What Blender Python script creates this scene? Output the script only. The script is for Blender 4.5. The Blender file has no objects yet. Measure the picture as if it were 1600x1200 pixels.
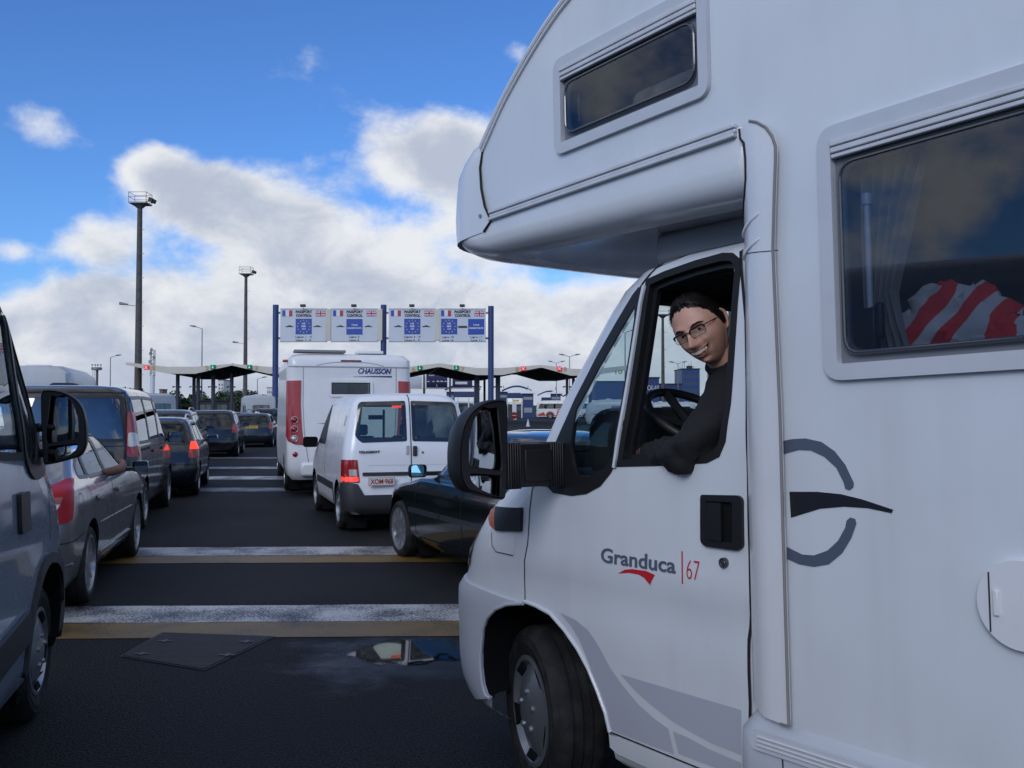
import bpy, bmesh, math, random
from mathutils import Vector, Matrix, Euler
from mathutils.geometry import delaunay_2d_cdt
random.seed(7)
SC = bpy.context.scene
COL = SC.collection
R = math.radians
# ------------------------------------------------------------------ camera
F = 1500.0; HOR = 640.0; CAMH = 1.6
PITCH = math.atan((HOR - 600) / F)
cd = bpy.data.cameras.new('camera'); cam = bpy.data.objects.new('camera', cd); COL.objects.link(cam)
cam.location = (0, 0, CAMH); cam.rotation_euler = (R(90) + PITCH, 0, 0)
cd.sensor_width = 36; cd.lens = 36 * F / 1600; cd.clip_start = 0.05; cd.clip_end = 20000
SC.camera = cam
SC.render.resolution_x = 1024; SC.render.resolution_y = 768
# ------------------------------------------------------------------ world and sun
SUN_EL, SUN_AZ = 27, 203          # azimuth clockwise from +Y (the view direction)
W = bpy.data.worlds.new('World'); SC.world = W; W.use_nodes = True
def build_world():
    nt = W.node_tree; nt.nodes.clear(); L = nt.links
    N = lambda t: nt.nodes.new(t)
    def mth(op, a, b=None, clamp=False, c=None):
        n = N('ShaderNodeMath'); n.operation = op; n.use_clamp = clamp
        for i, v in enumerate((a, b, c)):
            if v is None: continue
            if isinstance(v, (int, float)): n.inputs[i].default_value = v
            else: L.new(v, n.inputs[i])
        return n.outputs[0]
    out = N('ShaderNodeOutputWorld'); bg = N('ShaderNodeBackground')
    sky = N('ShaderNodeTexSky'); sky.sky_type = 'NISHITA'; sky.sun_disc = False
    sky.sun_elevation = R(SUN_EL); sky.sun_rotation = R(SUN_AZ); sky.altitude = 0
    sky.air_density = 1.0; sky.dust_density = 0.4; sky.ozone_density = 3.0
    tc = N('ShaderNodeTexCoord'); sep = N('ShaderNodeSeparateXYZ'); L.new(tc.outputs['Generated'], sep.inputs[0])
    x, y, z = sep.outputs
    ya = mth('ADD', mth('ABSOLUTE', y), 0.12)
    u = mth('DIVIDE', x, ya); v = mth('DIVIDE', z, ya)
    # a patchwork of cumulus: a lumpy noise compared with the height of the cloud tops along the horizon
    def noise(scale, detail, rough, off=(0, 0, 0), dist=0.0, sq=1.0):
        mp = N('ShaderNodeMapping'); mp.inputs['Location'].default_value = off; mp.inputs['Scale'].default_value = (1, 1, sq)
        L.new(tc.outputs['Generated'], mp.inputs[0])
        n = N('ShaderNodeTexNoise'); n.inputs['Scale'].default_value = scale; n.inputs['Detail'].default_value = detail
        n.inputs['Roughness'].default_value = rough; n.inputs['Distortion'].default_value = dist
        L.new(mp.outputs[0], n.inputs[0]); return n.outputs[0]
    n1 = noise(8.0, 10, 0.60, (3.1, 0.4, 1.3), 0.15, 1.5)
    n2 = noise(2.6, 5, 0.5, (1.7, 5.2, 0.8), 0.1, 2.2)
    n3 = noise(11, 7, 0.62, (0.6, 2.2, 4.4), 0.3, 1.5)
    # cumulus heaps: soft blobs in the sky, each broken up by the lumpy noise
    cb = N('ShaderNodeCombineXYZ'); L.new(u, cb.inputs[0]); L.new(v, cb.inputs[1])
    wv = N('ShaderNodeTexNoise'); wv.inputs['Scale'].default_value = 5; wv.inputs['Detail'].default_value = 3; L.new(tc.outputs['Generated'], wv.inputs[0])
    ws = N('ShaderNodeVectorMath'); ws.operation = 'MULTIPLY_ADD'; L.new(wv.outputs[1], ws.inputs[0]); ws.inputs[1].default_value = (.07, .05, 0); L.new(cb.outputs[0], ws.inputs[2])
    field = None
    for cx, cy, rx, ry, wt in ((300, 300, 130, 75, 1.15), (225, 255, 70, 38, .9), (430, 345, 150, 95, 1.1), (540, 440, 210, 100, 1.1), (150, 365, 95, 45, 1.0), (215, 440, 170, 75, .9), (640, 245, 130, 80, .85), (740, 230, 110, 75, .8),
                               (740, 340, 150, 110, .9), (45, 190, 95, 55, .62), (80, 520, 240, 85, 1.0), (330, 560, 300, 90, 1.1), (700, 540, 330, 110, 1.1), (1120, 500, 330, 150, 1.1), (815, 90, 45, 32, .6), (5, 385, 60, 26, .5), (-300, 300, 260, 150, 1.0), (1700, 300, 500, 260, 1.1)):
        dx, dy, dz = (cx - 800) / 1500, 1.0, (640 - cy) / 1500; n_ = math.sqrt(dx * dx + 1 + dz * dz); k_ = 1 / (1 / n_ + .12) / n_; c_ = (dx * k_ - .035 + .0, dz * k_ + .025 - .05 + .0, 0); kk = k_ / 1500
        s1 = N('ShaderNodeVectorMath'); s1.operation = 'SUBTRACT'; L.new(ws.outputs[0], s1.inputs[0]); s1.inputs[1].default_value = (dx * k_ + .035, dz * k_ + .025, 0)
        s2 = N('ShaderNodeVectorMath'); s2.operation = 'MULTIPLY'; L.new(s1.outputs[0], s2.inputs[0]); s2.inputs[1].default_value = (1 / (rx * kk), 1 / (ry * kk), 1)
        s3 = N('ShaderNodeVectorMath'); s3.operation = 'LENGTH'; L.new(s2.outputs[0], s3.inputs[0])
        g = N('ShaderNodeMapRange'); g.interpolation_type = 'SMOOTHSTEP'; L.new(s3.outputs['Value'], g.inputs[0]); g.inputs[1].default_value = 1.35; g.inputs[2].default_value = 0; g.inputs[3].default_value = 0; g.inputs[4].default_value = wt
        field = g.outputs[0] if field is None else mth('ADD', field, g.outputs[0])
    hi = mth('MULTIPLY', mth('SUBTRACT', v, 0.50), 3, True)
    field = mth('ADD', field, mth('MULTIPLY', hi, 0.55))  # extra cloud overhead, out of view, added to whiten the ambient light
    lowv = mth('MULTIPLY', mth('SUBTRACT', 0.13, v), 11, True)
    field = mth('ADD', field, mth('MULTIPLY', lowv, 0.75))
    field = mth('MINIMUM', field, 1.3)
    dens = mth('ADD', mth('SUBTRACT', mth('MULTIPLY', field, 1.0), 0.42), mth('ADD', mth('MULTIPLY', mth('SUBTRACT', n1, 0.5), 1.9), mth('MULTIPLY', mth('SUBTRACT', n3, 0.5), 0.9)))
    rel = field
    mr = N('ShaderNodeMapRange'); mr.interpolation_type = 'SMOOTHSTEP'; L.new(dens, mr.inputs[0])
    mr.inputs[1].default_value = -0.20; mr.inputs[2].default_value = 0.46
    mask = mr.outputs[0]
    # cloud brightness: bright lit tops and lumps, grey-blue bellies
    s = mth('ADD', mth('MULTIPLY', mth('SUBTRACT', n3, 0.5), 2.6), mth('MULTIPLY', mth('SUBTRACT', n2, 0.5), 1.6))
    s = mth('SUBTRACT', mth('ADD', s, mth('MULTIPLY', v, 1.6)), mth('MULTIPLY', dens, 0.62))
    sh = N('ShaderNodeMapRange'); sh.interpolation_type = 'SMOOTHSTEP'; L.new(s, sh.inputs[0])
    sh.inputs[1].default_value = -0.65; sh.inputs[2].default_value = 0.35
    cc = N('ShaderNodeMix'); cc.data_type = 'RGBA'; L.new(sh.outputs[0], cc.inputs[0])
    cc.inputs[6].default_value = (0.47, 0.53, 0.65, 1); cc.inputs[7].default_value = (0.82, 0.84, 0.88, 1)
    # deepen the blue of the clear sky
    mul = N('ShaderNodeMix'); mul.data_type = 'RGBA'; mul.blend_type = 'MULTIPLY'; mul.inputs[0].default_value = 1
    L.new(sky.outputs[0], mul.inputs[6]); mul.inputs[7].default_value = (0.060, 0.096, 0.150, 1)
    # clouds behind the viewer are brightened, added to lift the neutral fill light
    bk = N('ShaderNodeMapRange'); bk.interpolation_type = 'SMOOTHSTEP'; L.new(y, bk.inputs[0]); bk.inputs[1].default_value = .15; bk.inputs[2].default_value = -.5; bk.inputs[3].default_value = 1.0; bk.inputs[4].default_value = 1.25
    vm = N('ShaderNodeVectorMath'); vm.operation = 'SCALE'; L.new(cc.outputs[2], vm.inputs[0]); L.new(bk.outputs[0], vm.inputs['Scale'])
    mix = N('ShaderNodeMix'); mix.data_type = 'RGBA'; L.new(mask, mix.inputs[0])
    L.new(mul.outputs[2], mix.inputs[6]); L.new(vm.outputs[0], mix.inputs[7])
    L.new(mix.outputs[2], bg.inputs[0]); bg.inputs[1].default_value = 1.0
    L.new(bg.outputs[0], out.inputs[0])
build_world()
sd = bpy.data.lights.new('sun', 'SUN'); sd.energy = 1.1; sd.angle = R(26); sd.color = (1, .97, .93)
sun = bpy.data.objects.new('sun', sd); COL.objects.link(sun)
_sdir = Vector((math.sin(R(SUN_AZ)) * math.cos(R(SUN_EL)), math.cos(R(SUN_AZ)) * math.cos(R(SUN_EL)), math.sin(R(SUN_EL))))
sun.rotation_euler = (-_sdir).to_track_quat('-Z', 'Y').to_euler()
SC.view_settings.view_transform = 'Standard'; SC.view_settings.look = 'None'
SC.view_settings.exposure = 0; SC.view_settings.gamma = 1
# ------------------------------------------------------------------ materials
MATS = {}
def mat(name, col=(.5, .5, .5), rough=.5, metal=0, coat=0, emit=None, es=1, noise=0, nscale=8, bump=0, bscale=60, spec=.5, col2=None, rvar=0):
    if name in MATS: return MATS[name]
    m = bpy.data.materials.new(name); m.use_nodes = True; nt = m.node_tree; L = nt.links
    b = nt.nodes['Principled BSDF']
    b.inputs['Base Color'].default_value = (*col, 1); b.inputs['Roughness'].default_value = rough
    b.inputs['Metallic'].default_value = metal; b.inputs['Coat Weight'].default_value = coat; b.inputs['Coat Roughness'].default_value = .06
    b.inputs['Specular IOR Level'].default_value = spec
    if emit: b.inputs['Emission Color'].default_value = (*emit, 1); b.inputs['Emission Strength'].default_value = es
    if noise or bump or rvar:
        tc = nt.nodes.new('ShaderNodeTexCoord')
    if noise or rvar:
        n = nt.nodes.new('ShaderNodeTexNoise'); n.inputs['Scale'].default_value = nscale; n.inputs['Detail'].default_value = 6
        L.new(tc.outputs['Object'], n.inputs[0])
    if noise:
        mx = nt.nodes.new('ShaderNodeMix'); mx.data_type = 'RGBA'
        c2 = col2 or tuple(max(0, c * (1 - noise)) for c in col)
        mx.inputs[6].default_value = (*col, 1); mx.inputs[7].default_value = (*c2, 1)
        mr = nt.nodes.new('ShaderNodeMapRange'); mr.inputs[1].default_value = .42; mr.inputs[2].default_value = .68
        L.new(n.outputs[0], mr.inputs[0]); L.new(mr.outputs[0], mx.inputs[0]); L.new(mx.outputs[2], b.inputs['Base Color'])
    if rvar:
        mr = nt.nodes.new('ShaderNodeMapRange'); mr.inputs[1].default_value = .3; mr.inputs[2].default_value = .7
        mr.inputs[3].default_value = max(0, rough - rvar); mr.inputs[4].default_value = min(1, rough + rvar)
        L.new(n.outputs[0], mr.inputs[0]); L.new(mr.outputs[0], b.inputs['Roughness'])
    if bump:
        n2 = nt.nodes.new('ShaderNodeTexNoise'); n2.inputs['Scale'].default_value = bscale; n2.inputs['Detail'].default_value = 5
        L.new(tc.outputs['Object'], n2.inputs[0])
        bp = nt.nodes.new('ShaderNodeBump'); bp.inputs['Strength'].default_value = bump; bp.inputs['Distance'].default_value = .01
        L.new(n2.outputs[0], bp.inputs['Height']); L.new(bp.outputs[0], b.inputs['Normal'])
    MATS[name] = m; return m
def paint(name, col, rough=.32, coat=.6, metal=0, noise=.10):
    return mat(name, col, rough, metal, coat, noise=noise, nscale=3.5, rvar=.06)
def glass(name, tint=(.75, .85, .85), ior=1.5, boost=0.0):
    if name in MATS: return MATS[name]
    m = bpy.data.materials.new(name); m.use_nodes = True; nt = m.node_tree; nt.nodes.clear(); L = nt.links
    o = nt.nodes.new('ShaderNodeOutputMaterial'); mx = nt.nodes.new('ShaderNodeMixShader'); t = nt.nodes.new('ShaderNodeBsdfTransparent')
    g = nt.nodes.new('ShaderNodeBsdfGlossy'); fr = nt.nodes.new('ShaderNodeLayerWeight')
    t.inputs[0].default_value = (*tint, 1); g.inputs['Roughness'].default_value = 0.01; g.inputs[0].default_value = (.95, .97, 1, 1)
    fr.inputs[0].default_value = .5
    pw = nt.nodes.new('ShaderNodeMath'); pw.operation = 'POWER'; pw.inputs[1].default_value = 5; L.new(fr.outputs['Facing'], pw.inputs[0])
    ml = nt.nodes.new('ShaderNodeMath'); ml.operation = 'MULTIPLY_ADD'; ml.inputs[1].default_value = .92; ml.inputs[2].default_value = .05 + (ior - 1.5); L.new(pw.outputs[0], ml.inputs[0])
    ad = nt.nodes.new('ShaderNodeMath'); ad.operation = 'ADD'; ad.inputs[1].default_value = boost; ad.use_clamp = True
    L.new(ml.outputs[0], ad.inputs[0]); L.new(ad.outputs[0], mx.inputs[0]); L.new(t.outputs[0], mx.inputs[1]); L.new(g.outputs[0], mx.inputs[2]); L.new(mx.outputs[0], o.inputs[0])
    MATS[name] = m; return m
WHITE = lambda: paint('white_paint', (.74, .76, .78), .33, .4, noise=.05)
BLACKP = lambda: mat('black_plastic', (.012, .012, .014), .42, bump=.15, bscale=250, spec=.4)
RUBBER = lambda: mat('rubber', (.012, .012, .013), .6, spec=.3)
TYRE = lambda: mat('tyre_rubber', (.014, .014, .015), .75, bump=.3, bscale=90, noise=.4, nscale=12, col2=(.03, .03, .03), spec=.25)
CHROME = lambda: mat('chrome', (.7, .7, .72), .15, 1)
ALU = lambda: mat('aluminium', (.60, .61, .64), .42, .1, noise=.12, nscale=10)
SILVER = lambda: mat('silver_wheel_paint', (.34, .36, .39), .33, .75, coat=.3)
MIRROR = lambda: mat('mirror_silver', (.62, .66, .70), .015, 1)
DARK = lambda: mat('dark_interior', (.006, .006, .007), .85, spec=.15)
SEAMM = lambda: mat('seam_dark', (.02, .02, .022), .7, spec=.2)
RED = lambda: mat('red_lens', (.30, .010, .012), .12, coat=1)
REDLIT = lambda: mat('lit_brake_lamp', (.6, .02, .02), .15, emit=(1, .05, .02), es=1.4)
CLEAR = lambda: mat('clear_lens', (.55, .53, .50), .1, .3, coat=1)
AMBER = lambda: mat('amber_lens', (.40, .065, .004), .35, coat=.1, spec=.3)
GLASS = lambda: glass('car_glass', (.52, .60, .58), 1.5, .02)
DGLASS = lambda: glass('dark_glass', (.10, .12, .13), 1.55, .03)
# ------------------------------------------------------------------ mesh helpers
def link(name, me, m=None, parent=None, smooth=True, ang=38):
    o = bpy.data.objects.new(name, me); COL.objects.link(o)
    if m is not None and not me.materials: me.materials.append(m)
    if smooth and len(me.polygons):
        me.shade_smooth(); me.set_sharp_from_angle(angle=R(ang))
    if parent is not None: o.parent = parent
    return o
def tag(o, label, cat, group=None, kind=None):
    if label: o['label'] = label
    if cat: o['category'] = cat
    if group: o['group'] = group
    if kind: o['kind'] = kind
    return o
def empty(name, loc=(0, 0, 0), rz=0, label=None, cat=None, group=None, parent=None, mtx=None):
    o = bpy.data.objects.new(name, None); COL.objects.link(o); o.empty_display_size = .2
    if mtx is not None: o.matrix_world = mtx
    else: o.location = loc; o.rotation_euler = (0, 0, rz)
    if parent: o.parent = parent
    tag(o, label, cat, group); return o
class MB:
    def __init__(s): s.v = []; s.f = []
    def add(s, vs, fs):
        b = len(s.v); s.v += [Vector(v) for v in vs]; s.f += [tuple(i + b for i in f) for f in fs]; return s
    def box(s, c, d, rot=None):
        hx, hy, hz = d[0] / 2, d[1] / 2, d[2] / 2
        vs = [Vector((x, y, z)) for x in (-hx, hx) for y in (-hy, hy) for z in (-hz, hz)]
        if rot is not None: vs = [rot @ v for v in vs]
        return s.add([v + Vector(c) for v in vs], [(0, 1, 3, 2), (4, 6, 7, 5), (0, 4, 5, 1), (2, 3, 7, 6), (0, 2, 6, 4), (1, 5, 7, 3)])
    def tube(s, pts, r, n=8, cap=True, r2=None):
        pts = [Vector(p) for p in pts]; k = len(pts); vs = []; fs = []
        prev = None
        for i, p in enumerate(pts):
            d = (pts[min(i + 1, k - 1)] - pts[max(i - 1, 0)]).normalized()
            if prev is None:
                a = d.orthogonal().normalized()
                if abs(d.z) > .9: a = Vector((1, 0, 0)); a = (a - d * a.dot(d)).normalized()
            else: a = (prev - d * prev.dot(d)).normalized()
            prev = a; b = d.cross(a)
            rr = r[i] if isinstance(r, (list, tuple)) else (r if r2 is None else r + (r2 - r) * i / (k - 1))
            for j in range(n):
                t = 2 * math.pi * (j + .5) / n; vs.append(p + (a * math.cos(t) + b * math.sin(t)) * rr)
        for i in range(k - 1):
            for j in range(n):
                fs.append((i * n + j, i * n + (j + 1) % n, (i + 1) * n + (j + 1) % n, (i + 1) * n + j))
        if cap: fs.append(tuple(range(n - 1, -1, -1))); fs.append(tuple((k - 1) * n + j for j in range(n)))
        return s.add(vs, fs)
    def lathe(s, prof, axis='Y', c=(0, 0, 0), n=32, a0=0, a1=2 * math.pi):
        full = abs(a1 - a0 - 2 * math.pi) < 1e-6; m = n if full else n + 1; vs = []; fs = []; c = Vector(c)
        for r, h in prof:
            for j in range(m):
                t = a0 + (a1 - a0) * j / n; x, y = r * math.cos(t), r * math.sin(t)
                vs.append(c + (Vector((x, h, y)) if axis == 'Y' else Vector((x, y, h)) if axis == 'Z' else Vector((h, x, y))))
        for i in range(len(prof) - 1):
            for j in range(n):
                fs.append((i * m + j, i * m + (j + 1) % m, (i + 1) * m + (j + 1) % m, (i + 1) * m + j))
        return s.add(vs, fs)
    def prism(s, poly, fn0, fn1):
        n = len(poly); a = [fn0(*p) for p in poly]; b = [fn1(*p) for p in poly]
        return s.add(a + b, [tuple(range(n)), tuple(range(2 * n - 1, n - 1, -1))] + [(i, i + n, (i + 1) % n + n, (i + 1) % n) for i in range(n)])
    def mesh(s, name='mesh'):
        me = bpy.data.meshes.new(name); me.from_pydata([tuple(v) for v in s.v], [], s.f); me.validate(); me.update()
        bm = bmesh.new(); bm.from_mesh(me); bmesh.ops.recalc_face_normals(bm, faces=bm.faces); bm.to_mesh(me); bm.free()
        return me
    def build(s, name, m=None, parent=None, smooth=True, bevel=0, ang=38, seg=2):
        o = link(name, s.mesh(name), m, parent, smooth, ang)
        if bevel: b = o.modifiers.new('bevel', 'BEVEL'); b.width = bevel; b.segments = seg; b.limit_method = 'ANGLE'; b.angle_limit = R(40)
        return o
def inside(p, poly):
    x, y = p; r = False; n = len(poly); j = n - 1
    for i in range(n):
        xi, yi = poly[i]; xj, yj = poly[j]
        if (yi > y) != (yj > y) and x < (xj - xi) * (y - yi) / (yj - yi) + xi: r = not r
        j = i
    return r
def densify(poly, d, closed=True):
    o = []; n = len(poly)
    for i in range(n if closed else n - 1):
        a = poly[i]; b = poly[(i + 1) % n]; k = max(1, int(math.ceil(math.hypot(b[0] - a[0], b[1] - a[1]) / d)))
        for j in range(k): o.append((a[0] + (b[0] - a[0]) * j / k, a[1] + (b[1] - a[1]) * j / k))
    if not closed: o.append(poly[-1])
    return o
def fill(outline, holes=(), res=.08):
    xs = [p[0] for p in outline]; ys = [p[1] for p in outline]
    V = []; E = []
    for pl in [outline] + list(holes):
        b = len(V); V += [Vector(p) for p in pl]; n = len(pl); E += [(b + i, b + (i + 1) % n) for i in range(n)]
    if res:
        nx = int((max(xs) - min(xs)) / res); ny = int((max(ys) - min(ys)) / res)
        for i in range(1, nx + 1):
            for j in range(1, ny + 1):
                p = (min(xs) + (max(xs) - min(xs)) * i / (nx + 1), min(ys) + (max(ys) - min(ys)) * j / (ny + 1))
                if inside(p, outline) and not any(inside(p, h) for h in holes): V.append(Vector(p))
    r = delaunay_2d_cdt(V, E, [], 0, 1e-5)
    vs, fs = r[0], r[2]; keep = []
    for f in fs:
        c = sum((vs[i] for i in f), Vector((0, 0))) / len(f)
        if inside(c, outline) and not any(inside(c, h) for h in holes): keep.append(tuple(f))
    used = sorted({i for f in keep for i in f}); mp = {k: i for i, k in enumerate(used)}
    return [vs[k] for k in used], [tuple(mp[i] for i in f) for f in keep]
def patch(name, outline, fn, m, parent, holes=(), res=.08, thick=0, flip=False, ang=38, bevel=0):
    vs, fs = fill(outline, holes, res)
    if flip: fs = [tuple(reversed(f)) for f in fs]
    me = bpy.data.meshes.new(name); me.from_pydata([tuple(fn(p[0], p[1])) for p in vs], [], fs); me.update()
    o = link(name, me, m, parent, True, ang)
    if thick:
        cnt = {}
        for f in fs:
            for i in range(len(f)): k = tuple(sorted((f[i], f[(i + 1) % len(f)]))); cnt[k] = cnt.get(k, 0) + 1
        for e in me.edges:
            if cnt.get(tuple(sorted(e.vertices)), 0) == 1: e.use_edge_sharp = True
        s = o.modifiers.new('solid', 'SOLIDIFY'); s.thickness = thick; s.offset = -1
    return o
def offset_poly(P, d):
    n = len(P); A = sum(P[i][0] * P[(i + 1) % n][1] - P[(i + 1) % n][0] * P[i][1] for i in range(n)); sg = 1 if A > 0 else -1
    o = []
    for i in range(n):
        a, b, c = P[i - 1], P[i], P[(i + 1) % n]
        e1 = (b[0] - a[0], b[1] - a[1]); e2 = (c[0] - b[0], c[1] - b[1])
        l1 = math.hypot(*e1) or 1e-9; l2 = math.hypot(*e2) or 1e-9
        n1 = (e1[1] / l1, -e1[0] / l1); n2 = (e2[1] / l2, -e2[0] / l2)
        m_ = (n1[0] + n2[0], n1[1] + n2[1]); l = math.hypot(*m_) or 1e-9; m_ = (m_[0] / l, m_[1] / l)
        k = d * sg / max(.45, m_[0] * n1[0] + m_[1] * n1[1]); o.append((b[0] + m_[0] * k, b[1] + m_[1] * k))
    return o                     # d > 0 grows, d < 0 shrinks
def rpoly(P, r, n=5):
    o = []; k = len(P)
    for i in range(k):
        a, b, c = Vector(P[i - 1]), Vector(P[i]), Vector(P[(i + 1) % k])
        rr = r[i] if isinstance(r, (list, tuple)) else r
        la, lc = (a - b).length, (c - b).length; q = min(rr, la * .45, lc * .45)
        p0 = b + (a - b).normalized() * q; p1 = b + (c - b).normalized() * q
        for j in range(n + 1):
            t = j / n; p = p0 * (1 - t) ** 2 + b * 2 * t * (1 - t) + p1 * t * t; o.append((p.x, p.y))
    return o
def rrect(x0, y0, x1, y1, r=.03, n=5): return rpoly([(x0, y0), (x1, y0), (x1, y1), (x0, y1)], r, n)
def spline(P, n=6, closed=False):
    o = []; k = len(P)
    for i in range(k if closed else k - 1):
        g = (lambda j: P[j % k]) if closed else (lambda j: P[max(0, min(k - 1, j))])
        p0, p1, p2, p3 = g(i - 1), g(i), g(i + 1), g(i + 2)
        for j in range(n):
            t = j / n
            o.append(tuple(.5 * (2 * p1[d] + (p2[d] - p0[d]) * t + (2 * p0[d] - 5 * p1[d] + 4 * p2[d] - p3[d]) * t * t + (3 * p1[d] - p0[d] - 3 * p2[d] + p3[d]) * t ** 3) for d in range(len(p1))))
    if not closed: o.append(tuple(P[-1]))
    return o
def ribbon(P, w):
    a = []; b = []; k = len(P)
    for i in range(k):
        p, q = P[max(0, i - 1)], P[min(k - 1, i + 1)]; dx, dy = q[0] - p[0], q[1] - p[1]; l = math.hypot(dx, dy) or 1e-9
        ww = w[i] if isinstance(w, (list, tuple)) else w
        a.append((P[i][0] - dy / l * ww / 2, P[i][1] + dx / l * ww / 2)); b.append((P[i][0] + dy / l * ww / 2, P[i][1] - dx / l * ww / 2))
    return a + b[::-1]
def text(name, s, size, mtx, m, parent, shear=0, bold=0, depth=.002, align='CENTER', space=1, xs=1, fit=None):
    cu = bpy.data.curves.new(name, 'FONT'); cu.body = s; cu.size = size; cu.align_x = align; cu.align_y = 'CENTER'
    cu.shear = shear; cu.offset = bold; cu.extrude = depth; cu.resolution_u = 3; cu.space_character = space
    o = bpy.data.objects.new(name, cu); COL.objects.link(o)
    dg = bpy.context.evaluated_depsgraph_get(); me = bpy.data.meshes.new_from_object(o.evaluated_get(dg))
    COL.objects.unlink(o); bpy.data.objects.remove(o)
    if fit:
        vx = [v.co.x for v in me.vertices]; vy = [v.co.y for v in me.vertices]; cx = (min(vx) + max(vx)) / 2; cy = (min(vy) + max(vy)) / 2
        me.transform(Matrix.Translation((-cx, -cy, 0))); xs = fit[0] / (max(vx) - min(vx)); me.transform(Matrix.Diagonal((1, (fit[1] / (max(vy) - min(vy))) if len(fit) > 1 else xs, 1, 1)))
    me.transform(Matrix.Diagonal((xs, 1, 1, 1))); me.transform(mtx); me.materials.clear()
    return link(name, me, m, parent, False)
def side_m(x, y, z): return Matrix(((-1, 0, 0, x), (0, 0, 1, y), (0, 1, 0, z), (0, 0, 0, 1)))      # read from the left side
def rside_m(x, y, z): return Matrix(((1, 0, 0, x), (0, 0, -1, y), (0, 1, 0, z), (0, 0, 0, 1)))     # read from the right side
def rear_m(x, y, z): return Matrix(((0, 0, -1, x), (-1, 0, 0, y), (0, 1, 0, z), (0, 0, 0, 1)))     # read from behind
def px_ray(x, y):
    a = (x - 800) / F; b = (600 - y) / F
    return Vector((a, math.cos(PITCH) - b * math.sin(PITCH), math.sin(PITCH) + b * math.cos(PITCH)))
CAM = Vector((0, 0, CAMH))
def ground(x, y): r = px_ray(x, y); t = -CAMH / r.z; return CAM + r * t
def at(x, y, d):                       # a point of the place at distance d along the view axis
    r = px_ray(x, y); return CAM + r * (d / r.y)
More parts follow.
